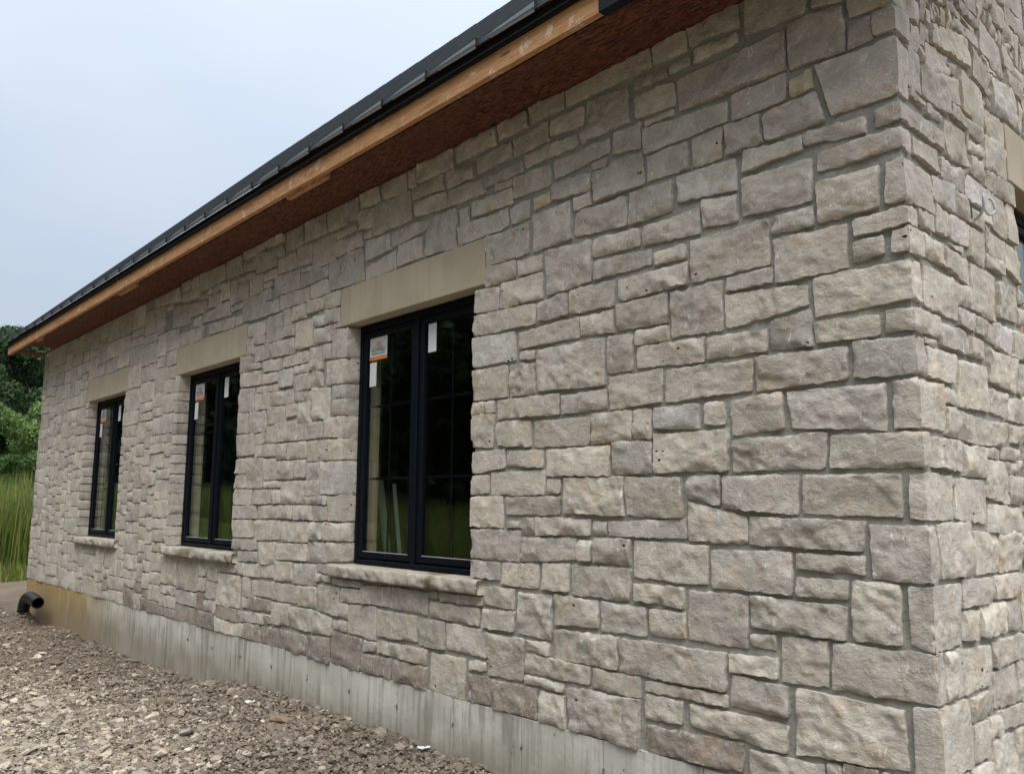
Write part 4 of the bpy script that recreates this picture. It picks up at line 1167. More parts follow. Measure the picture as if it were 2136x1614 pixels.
F -10213 1729 -10100 1726 -10100 1623 -10215 1622 w 115 0
F -10215 2547 -10100 2547 -10100 2441 -10212 2438 w 115 0
F -10214 2134 -10100 2139 -10100 2031 -10213 2030 t 115 0
F -11954 2303 -11755 2308 -11756 2220 -11953 2221 t 0 0
F -10213 2873 -10100 2877 -10100 2770 -10216 2768 t 115 0
F -12500 1478 -12315 1477 -12317 1380 -12500 1381 - 0 100
S 1249 3996 1274 3993 1271 3919 1248 3924 - 0 0
S 1579 3995 1604 3992 1602 3913 1576 3913 w 0 0
F -12500 3478 -12304 3477 -12306 3383 -12500 3381 - 0 100
F -10214 1515 -10100 1517 -10100 1421 -10215 1420 g 115 0
F -11954 3436 -11757 3434 -11757 3351 -11955 3351 - 0 0
S 1399 4345 1491 4346 1494 4222 1399 4221 t 0 0
S 1257 4343 1381 4343 1382 4180 1257 4179 w 0 0
F -11483 2018 -11305 2015 -11307 1939 -11485 1942 - 0 0
F -10214 2756 -10100 2753 -10100 2661 -10215 2659 - 115 0
F -5253 3538 -5186 3536 -5187 3489 -5254 3490 w 0 0
F -11484 2487 -11306 2485 -11307 2410 -11486 2408 t 0 0
F -11483 1516 -11307 1516 -11307 1442 -11483 1441 w 0 0
F -11485 2289 -11305 2283 -11307 2211 -11484 2210 - 0 0
S 1089 4117 1123 4117 1122 4052 1087 4053 g 0 0
S 1576 4082 1601 4083 1603 4014 1576 4009 - 0 0
F -12500 3366 -12305 3365 -12305 3282 -12500 3279 g 0 220
F -6432 3718 -6357 3716 -6358 3662 -6436 3661 w 0 0
F -10212 1823 -10100 1824 -10100 1738 -10215 1739 w 115 0
F -10213 2235 -10100 2238 -10100 2151 -10216 2151 - 115 0
F -10215 2646 -10100 2644 -10100 2560 -10212 2559 - 115 0
F -10212 1926 -10100 1924 -10100 1842 -10213 1842 g 115 0
F -10212 2426 -10100 2425 -10100 2341 -10213 2342 g 115 0
F -12500 3268 -12307 3268 -12304 3189 -12500 3192 w 0 100
S 1288 3994 1323 3994 1322 3953 1288 3950 t 0 0
F -6213 3725 -6145 3727 -6146 3669 -6215 3672 g 0 0
F -10215 2328 -10100 2329 -10100 2248 -10215 2247 w 115 0
F -12500 897 -12315 894 -12316 823 -12500 818 w 0 100
S 1028 1893 1073 1896 1071 1870 1027 1874 w 0 0
S 938 3534 971 3537 972 3502 937 3502 t 0 0
S 697 3295 721 3292 722 3253 699 3252 w 0 0
S 889 3284 912 3287 912 3241 889 3242 w 0 0
F -10213 2015 -10100 2014 -10100 1940 -10212 1937 w 115 0
F -10213 1604 -10100 1605 -10100 1530 -10212 1531 - 115 0
S 137 787 233 782 233 703 139 701 w 0 0
S 979 3767 1022 3763 1023 3744 976 3739 w 0 0
F -12500 3893 -12305 3897 -12306 3832 -12500 3830 w 0 100
F -10215 2955 -10100 2959 -10100 2893 -10214 2891 t 115 0
S 1039 4126 1071 4126 1072 4043 1038 4039 w 0 0
S 308 3793 344 3797 344 3731 308 3731 - 0 0
S 1539 3794 1832 3793 1833 3774 1539 3773 w 0 0
S 987 1536 1104 1533 1104 1470 988 1471 g 0 0
S 1717 4446 1833 4447 1831 4362 1719 4360 - 0 0
S 689 4025 763 4026 763 3924 687 3923 - 0 0
S 1719 4346 1831 4346 1831 4212 1719 4213 - 0 0
S 529 3907 551 3904 552 3822 526 3822 - 0 0
S 477 3874 513 3876 511 3810 479 3810 w 0 0
S 997 1573 1272 1577 1273 1552 997 1551 - 0 0
S 956 4106 984 4106 982 4020 958 4020 w 0 0
S 139 3772 221 3776 221 3694 138 3693 - 0 0
S 237 3805 292 3804 293 3724 239 3724 - 0 0
S 1618 3905 1673 3904 1674 3834 1619 3833 - 0 0
S 439 3883 461 3885 461 3802 438 3803 t 0 0
S 1848 4402 2132 4404 2131 4291 1848 4294 - 0 0
S 2967 4866 3133 4867 3131 4672 2967 4670 - 0 0
S 3709 5224 3824 5223 3824 5059 3709 5064 - 0 0
S 4209 5466 4534 5465 4532 5259 4209 5263 - 0 0
S 4208 5674 4534 5676 4531 5482 4208 5482 - 0 0
S 1849 4483 2134 4487 2134 4422 1846 4420 g 0 0
S 4027 5493 4194 5495 4191 5383 4029 5384 w 0 0
F -84 3898 0 3897 0 3751 -84 3751 t 120 0
F -185 3894 -98 3897 -97 3758 -182 3761 w 0 0
S 138 686 344 685 341 630 137 631 w 0 0
S 359 682 523 686 523 630 358 634 - 0 0
S 537 662 673 664 672 629 538 631 w 0 0
S 948 775 1101 776 1101 633 946 631 w 0 0
S 1116 692 1352 697 1354 631 1117 629 - 0 0
S 1369 873 1624 872 1621 629 1367 633 w 0 0
S 1639 742 1753 744 1752 630 1637 632 - 0 0
S 1769 857 2112 853 2112 631 1766 632 w 0 0
S 2127 706 2232 704 2231 632 2129 634 w 0 0
S 2248 806 2521 805 2523 631 2248 630 w 0 0
S 2539 712 2724 717 2721 630 2538 631 g 0 0
S 2736 742 2952 747 2951 634 2738 632 w 0 0
S 2968 816 3324 816 3323 629 2966 632 t 0 0
S 3337 714 3662 715 3662 633 3339 632 g 0 0
S 3677 752 3973 757 3974 629 3679 632 t 0 0
S 3989 704 4101 706 4102 632 3989 634 - 0 0
S 4116 745 4221 742 4221 631 4118 634 - 0 0
S 4236 806 4634 807 4634 629 4237 631 - 0 0
S 4647 753 4753 756 4751 631 4647 630 - 0 0
S 4767 877 5261 877 5262 629 4769 630 w 0 0
S 5278 872 5433 876 5431 633 5276 630 w 0 0
S 5447 886 5674 884 5674 631 5449 631 - 0 0
S 5688 745 5842 743 5841 632 5686 630 t 0 0
S 5858 747 6221 746 6223 634 5857 632 - 0 0
S 6239 807 6671 806 6672 631 6239 633 - 0 0
S 6686 776 6992 772 6991 631 6687 632 w 0 0
S 788 673 932 674 932 650 786 653 t 0 0
S 797 712 933 712 933 691 798 693 - 0 0
S 1117 786 1353 787 1353 710 1118 713 - 0 0
S 2129 875 2233 873 2231 722 2126 723 w 0 0
S 3986 797 4103 794 4104 723 3989 719 g 0 0
S 806 757 932 754 934 734 809 733 - 0 0
S 2536 937 2721 933 2722 732 2539 733 - 0 0
S 3337 843 3661 845 3662 729 3338 732 - 0 0
S 1636 876 1753 876 1754 764 1639 764 - 0 0
S 2738 893 2954 896 2954 759 2738 759 t 0 0
S 4119 882 4221 886 4221 761 4119 762 t 0 0
S 5689 864 5854 862 5851 760 5686 763 w 0 0
S 5868 956 6221 952 6223 761 5866 763 w 0 0
S 818 796 932 792 932 770 818 769 g 0 0
S 3676 905 3972 906 3974 770 3679 774 w 0 0
S 4648 883 4752 887 4752 773 4646 771 t 0 0
S 946 872 1102 873 1101 791 949 789 - 0 0
S 6689 906 6991 906 6993 794 6689 793 - 0 0
S 1116 907 1354 902 1351 804 1119 803 - 0 0
S 3989 876 4104 873 4101 811 3989 809 w 0 0
S 2249 1024 2524 1026 2521 824 2248 819 w 0 0
S 4236 1014 4634 1017 4633 822 4239 823 t 0 0
S 6239 997 6354 995 6351 824 6238 821 t 0 0
S 6368 1045 6673 1045 6674 824 6367 823 - 0 0
S 2968 1002 3322 1004 3323 830 2968 831 t 0 0
S 837 863 932 863 934 840 837 842 - 0 0
S 3339 1033 3662 1034 3662 863 3339 860 t 0 0
S 1768 962 1894 963 1893 871 1766 871 w 0 0
S 1906 1076 2112 1073 2113 870 1907 874 t 0 0
S 848 905 934 904 932 883 846 880 t 0 0
S 5687 1056 5853 1055 5853 883 5688 879 w 0 0
S 946 966 1101 967 1103 894 949 893 w 0 0
S 1366 983 1464 983 1464 893 1366 893 w 0 0
S 1479 1035 1751 1032 1753 890 1478 890 g 0 0
S 2126 1047 2233 1045 2233 894 2129 891 w 0 0
S 3987 1034 4104 1037 4101 890 3988 889 - 0 0
S 4769 1025 4932 1023 4932 890 4766 890 - 0 0
S 4949 1065 5433 1063 5433 893 4949 892 w 0 0
S 4118 1016 4222 1015 4223 901 4117 900 g 0 0
S 4648 1063 4752 1062 4753 899 4648 901 - 0 0
S 5446 1047 5552 1046 5551 904 5448 901 t 0 0
S 5567 1033 5671 1034 5673 902 5568 901 w 0 0
S 2739 985 2952 983 2954 911 2738 914 g 0 0
S 859 944 932 942 934 921 859 923 - 0 0
S 1118 1212 1353 1212 1353 923 1116 923 - 0 0
S 3677 1045 3973 1046 3971 921 3676 919 - 0 0
S 6686 1052 6821 1057 6823 921 6689 922 - 0 0
S 6836 993 6994 993 6994 919 6836 921 t 0 0
S 2539 1214 2724 1216 2724 953 2538 951 w 0 0
S 868 982 933 985 934 960 867 964 g 0 0
S 5868 1107 6224 1103 6224 971 5869 972 g 0 0
S 948 1047 1103 1046 1103 981 948 982 t 0 0
S 1769 1214 1894 1216 1894 984 1767 980 - 0 0
S 1368 1214 1464 1217 1462 1003 1368 1003 t 0 0
S 2736 1136 2951 1133 2953 1000 2736 1002 - 0 0
S 6237 1132 6352 1134 6353 1012 6239 1012 g 0 0
S 6837 1154 6994 1157 6992 1014 6837 1011 - 0 0
S 2966 1227 3322 1225 3324 1019 2969 1020 g 0 0
S 888 1054 933 1053 931 1031 889 1031 w 0 0
S 4117 1195 4291 1193 4294 1032 4119 1029 - 0 0
S 4306 1136 4634 1134 4632 1033 4309 1034 - 0 0
S 2247 1217 2522 1215 2523 1042 2248 1040 w 0 0
S 4767 1174 4931 1177 4933 1039 4767 1039 - 0 0
S 1477 1213 1751 1214 1752 1049 1479 1049 t 0 0
S 3339 1237 3662 1234 3662 1049 3338 1053 g 0 0
S 3988 1145 4103 1146 4102 1049 3987 1053 t 0 0
S 5568 1143 5672 1146 5671 1054 5567 1050 - 0 0
S 946 1134 1103 1132 1101 1060 947 1062 g 0 0
S 2128 1214 2232 1217 2234 1064 2129 1060 w 0 0
S 3679 1147 3971 1142 3974 1064 3679 1059 - 0 0
S 5446 1134 5552 1133 5553 1064 5448 1064 w 0 0
S 6369 1264 6671 1262 6672 1060 6367 1059 - 0 0
S 5686 1184 5853 1186 5854 1073 5688 1074 g 0 0
S 6686 1187 6822 1184 6823 1074 6687 1071 w 0 0
S 4649 1226 4753 1226 4752 1079 4649 1079 w 0 0
S 4948 1257 5231 1252 5232 1083 4946 1082 w 0 0
S 5246 1232 5432 1236 5432 1082 5247 1080 - 0 0
S 1907 1217 2114 1217 2113 1091 1908 1090 - 0 0
S 5866 1342 6044 1343 6043 1121 5869 1123 - 0 0
S 6058 1352 6224 1352 6224 1119 6057 1121 - 0 0
S 916 1174 1102 1176 1102 1149 916 1152 - 0 0
S 2736 1256 2952 1254 2951 1149 2736 1154 - 0 0
S 4308 1276 4421 1277 4423 1153 4308 1150 t 0 0
S 4437 1336 4634 1334 4633 1152 4437 1154 g 0 0
S 5448 1305 5552 1305 5553 1151 5448 1153 - 0 0
S 6239 1213 6352 1215 6352 1150 6238 1150 - 0 0
S 3679 1296 4104 1296 4103 1162 3676 1161 w 0 0
S 5569 1277 5672 1274 5672 1162 5566 1159 - 0 0
S 6838 1245 6991 1244 6991 1171 6836 1173 w 0 0
S 4766 1284 4931 1286 4932 1191 4766 1193 g 0 0
S 5687 1347 5854 1342 5852 1203 5688 1202 w 0 0
S 6686 1363 6823 1363 6821 1200 6687 1200 t 0 0
S 4116 1324 4294 1325 4291 1210 4117 1213 g 0 0
S 1118 1327 1272 1322 1274 1232 1116 1233 g 0 0
S 6238 1377 6351 1377 6351 1231 6236 1231 w 0 0
S 2969 1455 3323 1456 3321 1241 2966 1244 g 0 0
S 4646 1324 4752 1322 4754 1244 4648 1242 w 0 0
S 3339 1392 3662 1392 3663 1254 3336 1251 - 0 0
S 5249 1317 5431 1316 5434 1249 5249 1253 - 0 0
S 6839 1406 6993 1405 6991 1259 6836 1262 g 0 0
S 2728 1515 2952 1513 2953 1271 2729 1269 t 0 0
S 4946 1354 5232 1355 5234 1269 4946 1271 g 0 0
S 6368 1523 6671 1526 6671 1283 6368 1279 t 0 0
S 4306 1383 4424 1382 4421 1293 4306 1289 - 0 0
S 5568 1453 5673 1456 5671 1294 5568 1294 t 0 0
S 4769 1396 4932 1395 4932 1303 4768 1303 - 0 0
S 3676 1424 4103 1423 4102 1313 3678 1313 - 0 0
S 5446 1417 5551 1416 5551 1324 5448 1322 - 0 0
S 5248 1535 5431 1535 5434 1331 5248 1330 - 0 0
S 1119 1445 1273 1444 1273 1343 1117 1342 - 0 0
S 4119 1493 4294 1494 4291 1343 4118 1339 w 0 0
S 4646 1437 4751 1432 4751 1344 4649 1344 t 0 0
S 4438 1433 4633 1437 4633 1352 4438 1350 - 0 0
S 5687 1463 5914 1466 5911 1359 5687 1364 - 0 0
S 5926 1537 6044 1536 6043 1361 5928 1362 g 0 0
S 4948 1566 5233 1567 5233 1369 4948 1370 - 0 0
S 6057 1502 6222 1506 6223 1372 6059 1372 - 0 0
S 6689 1507 6822 1504 6821 1382 6687 1384 - 0 0
S 6239 1464 6353 1462 6353 1394 6236 1392 - 0 0
S 4309 1526 4423 1526 4424 1404 4306 1402 w 0 0
S 3336 1644 3663 1647 3661 1413 3337 1412 - 0 0
S 4769 1524 4932 1522 4934 1409 4768 1414 t 0 0
S 6836 1657 6992 1656 6992 1424 6838 1423 - 0 0
S 5448 1514 5552 1514 5554 1432 5447 1433 - 0 0
S 3678 1557 3813 1555 3811 1443 3676 1440 w 0 0
S 3829 1616 4103 1615 4102 1443 3829 1442 - 0 0
S 4437 1552 4753 1555 4752 1453 4439 1451 - 0 0
S 1118 1532 1272 1535 1272 1459 1116 1459 - 0 0
S 2967 1555 3323 1552 3323 1473 2969 1474 - 0 0
S 5567 1604 5672 1607 5672 1471 5566 1469 - 0 0
S 5688 1614 5803 1614 5802 1480 5688 1479 - 0 0
S 5817 1547 5913 1545 5911 1480 5818 1480 - 0 0
S 6239 1604 6352 1606 6351 1481 6238 1480 - 0 0
S 4118 1662 4294 1666 4292 1510 4117 1514 w 0 0
S 6059 1744 6221 1747 6223 1519 6058 1524 g 0 0
S 6688 1686 6823 1686 6824 1523 6689 1524 w 0 0
S 2728 1764 2952 1765 2953 1530 2727 1532 w 0 0
S 5446 1647 5552 1645 5553 1532 5446 1532 - 0 0
S 4306 1642 4421 1642 4424 1541 4308 1539 w 0 0
S 4769 1696 4933 1695 4931 1544 4767 1544 w 0 0
S 6366 1735 6674 1734 6671 1539 6368 1544 - 0 0
S 5248 1723 5433 1727 5431 1554 5247 1551 - 0 0
S 5926 1612 6043 1617 6041 1549 5927 1550 - 0 0
S 5817 1625 5914 1625 5914 1562 5818 1563 - 0 0
S 2968 1703 3081 1702 3081 1571 2967 1570 - 0 0
S 3099 1763 3324 1766 3323 1570 3097 1574 w 0 0
S 3677 1733 3813 1735 3812 1571 3678 1570 - 0 0
S 4437 1662 4531 1667 4531 1569 4439 1573 w 0 0
S 4548 1785 4753 1787 4752 1570 4546 1570 g 0 0
S 4949 1642 5232 1645 5232 1582 4948 1579 - 0 0
S 1037 1632 1274 1634 1272 1613 1039 1613 w 0 0
S 5568 1746 5672 1742 5671 1620 5567 1620 w 0 0
S 6238 1773 6353 1777 6351 1624 6239 1623 - 0 0
S 3829 1727 3942 1725 3941 1634 3827 1631 - 0 0
S 3958 1792 4101 1793 4101 1630 3956 1634 - 0 0
S 5686 1722 5801 1727 5802 1633 5689 1631 t 0 0
S 5926 1747 6044 1743 6044 1633 5927 1632 - 0 0
S 5816 1766 5913 1767 5911 1643 5818 1642 - 0 0
S 3339 1835 3552 1834 3554 1659 3338 1663 g 0 0
S 3569 1805 3662 1802 3663 1662 3566 1660 - 0 0
S 4308 1775 4423 1774 4422 1659 4306 1662 w 0 0
S 4948 1862 5231 1862 5233 1662 4946 1659 w 0 0
S 5448 1735 5554 1737 5554 1662 5448 1662 t 0 0
S 6838 1745 6991 1742 6993 1669 6837 1669 - 0 0
S 1058 1704 1273 1703 1272 1682 1058 1681 w 0 0
S 4116 1854 4292 1856 4294 1679 4118 1684 - 0 0
S 4436 1824 4533 1822 4532 1680 4438 1683 w 0 0
S 6687 1796 6821 1794 6823 1699 6689 1699 - 0 0
S 4768 1906 4934 1905 4934 1710 4767 1711 t 0 0
S 1067 1746 1272 1744 1274 1723 1069 1723 - 0 0
S 2968 1882 3084 1884 3081 1720 2967 1720 t 0 0
S 3826 1855 3943 1852 3944 1742 3826 1740 - 0 0
S 5249 1935 5431 1932 5431 1740 5246 1743 g 0 0
S 5688 1805 5803 1806 5802 1741 5689 1743 - 0 0
S 3679 1912 3812 1915 3811 1750 3678 1752 g 0 0
S 5447 1836 5551 1836 5554 1749 5446 1749 - 0 0
S 6369 1942 6671 1943 6674 1753 6366 1753 - 0 0
S 1079 1783 1274 1783 1273 1762 1078 1764 w 0 0
S 5567 1822 5672 1823 5673 1761 5567 1761 w 0 0
S 5929 1884 6222 1882 6221 1762 5929 1761 w 0 0
S 6839 1822 6994 1825 6994 1761 6838 1761 w 0 0
S 2729 1875 2953 1876 2953 1782 2727 1781 w 0 0
S 3098 1877 3323 1872 3321 1782 3099 1781 - 0 0
S 5818 1937 5913 1936 5914 1779 5816 1779 w 0 0
S 4306 1887 4424 1887 4424 1791 4307 1789 - 0 0
S 6238 1874 6351 1873 6351 1789 6237 1790 - 0 0
S 4547 2017 4754 2015 4754 1802 4547 1800 w 0 0
S 3959 1972 4101 1975 4104 1813 3958 1810 g 0 0
S 6687 1922 6823 1924 6823 1812 6687 1809 - 0 0
S 3566 1926 3664 1922 3662 1819 3568 1824 - 0 0
S 5688 1983 5803 1984 5804 1819 5686 1819 w 0 0
S 4439 1957 4531 1952 4531 1842 4439 1841 w 0 0
S 5568 2012 5672 2012 5673 1840 5566 1842 - 0 0
S 6836 1964 6994 1963 6994 1839 6837 1844 t 0 0
S 3339 1972 3553 1973 3552 1851 3339 1849 g 0 0
S 5448 1973 5553 1975 5552 1852 5448 1849 g 0 0
S 3827 1963 3942 1963 3942 1872 3827 1874 - 0 0
S 4118 2045 4293 2044 4294 1874 4119 1870 w 0 0
S 4948 2067 5231 2065 5234 1882 4947 1881 - 0 0
S 2729 2135 2954 2135 2954 1893 2726 1891 - 0 0
S 3097 1962 3322 1967 3321 1890 3099 1894 - 0 0
S 6237 2043 6352 2046 6351 1890 6237 1894 w 0 0
S 2969 2037 3082 2037 3083 1901 2967 1899 g 0 0
S 4308 2024 4421 2023 4421 1904 4309 1899 w 0 0
S 5927 1983 6221 1982 6223 1903 5927 1901 - 0 0
S 4768 1983 4931 1983 4934 1922 4766 1923 - 0 0
S 3676 2055 3811 2057 3814 1929 3677 1933 g 0 0
S 3566 2022 3662 2025 3662 1941 3569 1939 - 0 0
S 6688 2074 6822 2075 6824 1944 6686 1942 - 0 0
S 5249 2062 5432 2062 5431 1953 5249 1954 w 0 0
S 5819 2064 5911 2062 5912 1951 5817 1950 g 0 0
S 6369 2073 6674 2073 6672 1959 6366 1963 w 0 0
S 4437 2082 4531 2085 4534 1974 4438 1974 g 0 0
S 3098 2155 3322 2156 3323 1981 3099 1983 t 0 0
S 3826 2055 3943 2056 3941 1981 3828 1984 - 0 0
S 6836 2053 6991 2057 6992 1979 6838 1979 w 0 0
S 1138 2016 1272 2014 1271 1990 1137 1991 - 0 0
S 3337 2063 3553 2062 3554 1990 3339 1990 w 0 0
S 3958 2165 4102 2167 4102 1994 3958 1994 t 0 0
S 5446 2097 5553 2096 5551 1989 5448 1989 - 0 0
S 4766 2166 4931 2162 4931 2004 4769 2004 w 0 0
S 5687 2154 5804 2154 5803 1999 5689 2000 w 0 0
S 5929 2113 6222 2114 6221 2000 5926 1999 - 0 0
S 1148 2055 1272 2056 1271 2032 1146 2031 - 0 0
S 4547 2107 4751 2102 4753 2031 4549 2030 - 0 0
S 5569 2094 5673 2095 5671 2032 5566 2033 w 0 0
S 3567 2137 3662 2134 3661 2039 3568 2039 g 0 0
S 4307 2133 4423 2132 4424 2039 4308 2043 g 0 0
S 2968 2213 3084 2212 3083 2051 2968 2049 - 0 0
S 4117 2134 4293 2137 4293 2064 4116 2062 - 0 0
S 6237 2122 6352 2122 6354 2061 6239 2064 - 0 0
S 1158 2093 1271 2096 1273 2070 1158 2070 - 0 0
S 3679 2194 3942 2193 3943 2071 3677 2069 - 0 0
S 6838 2193 6993 2196 6993 2074 6839 2071 - 0 0
S 3336 2237 3551 2233 3553 2079 3336 2080 - 0 0
S 4949 2226 5133 2223 5133 2079 4948 2080 - 0 0
S 5149 2257 5432 2257 5431 2080 5147 2082 - 0 0
S 5819 2174 5912 2173 5912 2083 5818 2081 - 0 0
S 6367 2205 6583 2204 6583 2094 6368 2092 w 0 0
S 6598 2346 6821 2343 6823 2092 6596 2091 w 0 0
S 4437 2192 4533 2197 4534 2101 4437 2102 - 0 0
S 5447 2276 5671 2276 5674 2111 5448 2113 g 0 0
S 4548 2292 4752 2294 4752 2120 4549 2122 w 0 0
S 5929 2226 6224 2223 6221 2134 5926 2132 - 0 0
S 1178 2186 1272 2184 1274 2143 1176 2140 w 0 0
S 6236 2286 6353 2284 6352 2142 6236 2140 - 0 0
S 2729 2244 2951 2243 2954 2152 2729 2149 - 0 0
S 3566 2244 3663 2242 3663 2150 3569 2154 w 0 0
S 4116 2336 4424 2332 4422 2153 4117 2151 - 0 0
S 3099 2273 3322 2273 3324 2174 3097 2171 - 0 0
S 5686 2242 5804 2246 5801 2172 5687 2171 - 0 0
S 3956 2306 4102 2307 4101 2181 3957 2179 w 0 0
S 4766 2406 4931 2404 4934 2183 4767 2182 w 0 0
S 5817 2272 5911 2277 5914 2192 5817 2190 w 0 0
S 3676 2302 3823 2304 3824 2210 3676 2210 - 0 0
S 3837 2335 3944 2334 3941 2214 3837 2212 g 0 0
S 4439 2324 4533 2325 4534 2212 4438 2211 g 0 0
S 6837 2386 6992 2385 6994 2209 6839 2209 - 0 0
S 1197 2245 1274 2246 1273 2224 1196 2223 w 0 0
S 6369 2347 6583 2347 6583 2223 6369 2224 - 0 0
S 2969 2322 3084 2324 3084 2234 2969 2229 t 0 0
S 4948 2323 5131 2326 5132 2242 4947 2242 - 0 0
S 5926 2413 6224 2417 6223 2240 5928 2241 w 0 0
S 3339 2355 3551 2353 3553 2250 3336 2254 - 0 0
S 1209 2284 1272 2283 1273 2262 1206 2264 - 0 0
S 2726 2355 2954 2357 2951 2263 2729 2262 - 0 0
S 3568 2352 3662 2356 3662 2259 3566 2261 w 0 0
S 5688 2353 5801 2352 5802 2261 5689 2264 - 0 0
S 5149 2386 5283 2384 5284 2274 5146 2270 w 0 0
S 5298 2402 5431 2403 5431 2270 5298 2274 w 0 0
S 3099 2444 3323 2443 3323 2294 3099 2291 - 0 0
S 5446 2464 5672 2466 5671 2290 5447 2290 w 0 0
S 5816 2357 5911 2356 5913 2290 5819 2292 g 0 0
S 6239 2365 6352 2365 6352 2301 6239 2302 w 0 0
S 4546 2404 4754 2404 4753 2311 4549 2309 - 0 0
S 3678 2457 3824 2452 3821 2324 3678 2322 - 0 0
S 3959 2486 4103 2486 4101 2322 3957 2321 w 0 0
S 2968 2437 3084 2436 3081 2344 2966 2340 w 0 0
S 4437 2446 4533 2444 4533 2340 4439 2341 - 0 0
S 4948 2503 5132 2506 5132 2344 4946 2340 w 0 0
S 3836 2504 3944 2507 3941 2352 3839 2350 - 0 0
S 4119 2426 4423 2422 4423 2354 4119 2351 w 0 0
S 6367 2435 6623 2432 6623 2362 6366 2360 - 0 0
S 6636 2497 6822 2497 6822 2362 6637 2361 w 0 0
S 2729 2487 2952 2482 2954 2371 2728 2371 - 0 0
S 3338 2515 3664 2515 3663 2371 3338 2369 t 0 0
S 5686 2434 5913 2437 5914 2374 5689 2373 - 0 0
S 6239 2515 6353 2512 6352 2382 6239 2384 - 0 0
S 5147 2524 5281 2522 5282 2401 5149 2402 w 0 0
S 6836 2495 6991 2493 6992 2401 6838 2401 - 0 0
S 4548 2665 4782 2667 4783 2423 4548 2420 t 0 0
S 4798 2552 4931 2555 4933 2424 4796 2422 g 0 0
S 5297 2593 5431 2595 5433 2421 5299 2422 - 0 0
S 5929 2537 6221 2537 6223 2434 5928 2433 t 0 0
S 4119 2662 4424 2667 4424 2444 4117 2443 t 0 0
S 2968 2555 3081 2555 3083 2450 2967 2452 - 0 0
S 5686 2556 5794 2553 5793 2454 5686 2450 - 0 0
S 5808 2593 5913 2593 5912 2452 5806 2454 - 0 0
S 6367 2655 6504 2652 6502 2449 6368 2454 - 0 0
S 6518 2514 6621 2514 6621 2453 6516 2453 - 0 0
S 3097 2576 3322 2574 3323 2464 3097 2462 w 0 0
S 4436 2563 4531 2564 4532 2461 4438 2464 w 0 0
S 3679 2594 3821 2595 3823 2469 3678 2471 t 0 0
S 5447 2694 5672 2696 5671 2482 5446 2483 g 0 0
S 2726 2656 2952 2654 2954 2503 2729 2500 - 0 0
S 3956 2586 4104 2582 4104 2500 3958 2502 g 0 0
S 6638 2716 6784 2716 6782 2514 6638 2509 - 0 0
S 6797 2646 6993 2644 6991 2509 6796 2514 w 0 0
S 3837 2634 3944 2636 3944 2523 3836 2524 w 0 0
S 4949 2612 5132 2616 5132 2521 4949 2520 g 0 0
S 3338 2705 3661 2707 3661 2534 3336 2533 - 0 0
S 6236 2635 6353 2634 6352 2531 6236 2529 w 0 0
S 6516 2672 6624 2676 6624 2531 6517 2531 w 0 0
S 5146 2695 5282 2696 5284 2543 5146 2544 t 0 0
S 5927 2655 6221 2657 6224 2553 5927 2552 - 0 0
S 2967 2636 3084 2636 3081 2572 2966 2571 - 0 0
S 4798 2632 4933 2632 4933 2570 4796 2570 - 0 0
S 5688 2655 5793 2654 5791 2570 5688 2569 - 0 0
S 4438 2682 4533 2685 4534 2582 4439 2581 - 0 0
S 3099 2715 3323 2715 3321 2589 3099 2589 t 0 0
S 3959 2762 4103 2766 4101 2604 3958 2599 - 0 0
S 3677 2785 3822 2783 3824 2611 3676 2614 - 0 0
S 5299 2714 5431 2714 5431 2611 5298 2612 t 0 0
S 5807 2723 5913 2723 5912 2609 5806 2613 - 0 0
S 4949 2712 5132 2717 5133 2634 4946 2634 g 0 0
S 2966 2712 3082 2715 3081 2649 2969 2654 - 0 0
S 3836 2773 3942 2773 3942 2651 3838 2651 - 0 0
S 4797 2792 4934 2797 4932 2649 4797 2649 g 0 0
S 6236 2767 6351 2762 6351 2652 6239 2654 g 0 0
S 6797 2787 6994 2783 6993 2664 6798 2664 t 0 0
S 2729 2776 2952 2775 2951 2673 2728 2674 - 0 0
S 5688 2762 5791 2766 5794 2669 5686 2673 w 0 0
S 5926 2784 6223 2782 6221 2673 5929 2673 - 0 0
S 6366 2767 6504 2766 6501 2672 6366 2671 w 0 0
S 4119 2763 4423 2763 4422 2684 4118 2679 - 0 0
S 4548 2804 4783 2804 4782 2679 4547 2679 - 0 0
S 6518 2752 6621 2752 6624 2693 6516 2691 t 0 0
S 4439 2785 4532 2786 4532 2701 4437 2700 w 0 0
S 5146 2815 5282 2812 5281 2714 5146 2710 - 0 0
S 5448 2837 5672 2834 5672 2710 5448 2713 t 0 0
S 3336 2865 3662 2866 3663 2719 3338 2724 - 0 0
S 2966 2816 3322 2813 3322 2731 2968 2731 t 0 0
S 4946 2935 5134 2936 5131 2730 4947 2731 - 0 0
S 5296 2863 5431 2863 5432 2734 5299 2731 - 0 0
S 6638 2837 6782 2835 6784 2734 6636 2733 - 0 0
S 5809 2816 5913 2815 5914 2739 5807 2742 - 0 0
S 6519 2867 6622 2867 6623 2771 6519 2772 - 0 0
S 3957 2996 4192 2994 4191 2783 3958 2782 - 0 0
S 4208 2966 4423 2962 4422 2782 4209 2780 - 0 0
S 5689 2863 5791 2862 5793 2782 5687 2779 - 0 0
S 6236 2926 6502 2927 6502 2784 6236 2783 w 0 0
S 2727 2926 2954 2927 2952 2791 2728 2792 t 0 0
S 3839 2892 3942 2893 3941 2790 3839 2791 - 0 0
S 3679 3014 3822 3014 3822 2799 3676 2801 w 0 0
S 4438 2863 4532 2866 4533 2802 4439 2801 w 0 0
S 5928 3042 6224 3045 6223 2800 5928 2804 - 0 0
S 6797 2966 6994 2967 6992 2804 6796 2800 - 0 0
S 4796 2915 4933 2913 4933 2809 4798 2810 - 0 0
S 4546 2997 4784 2995 4781 2823 4547 2819 t 0 0
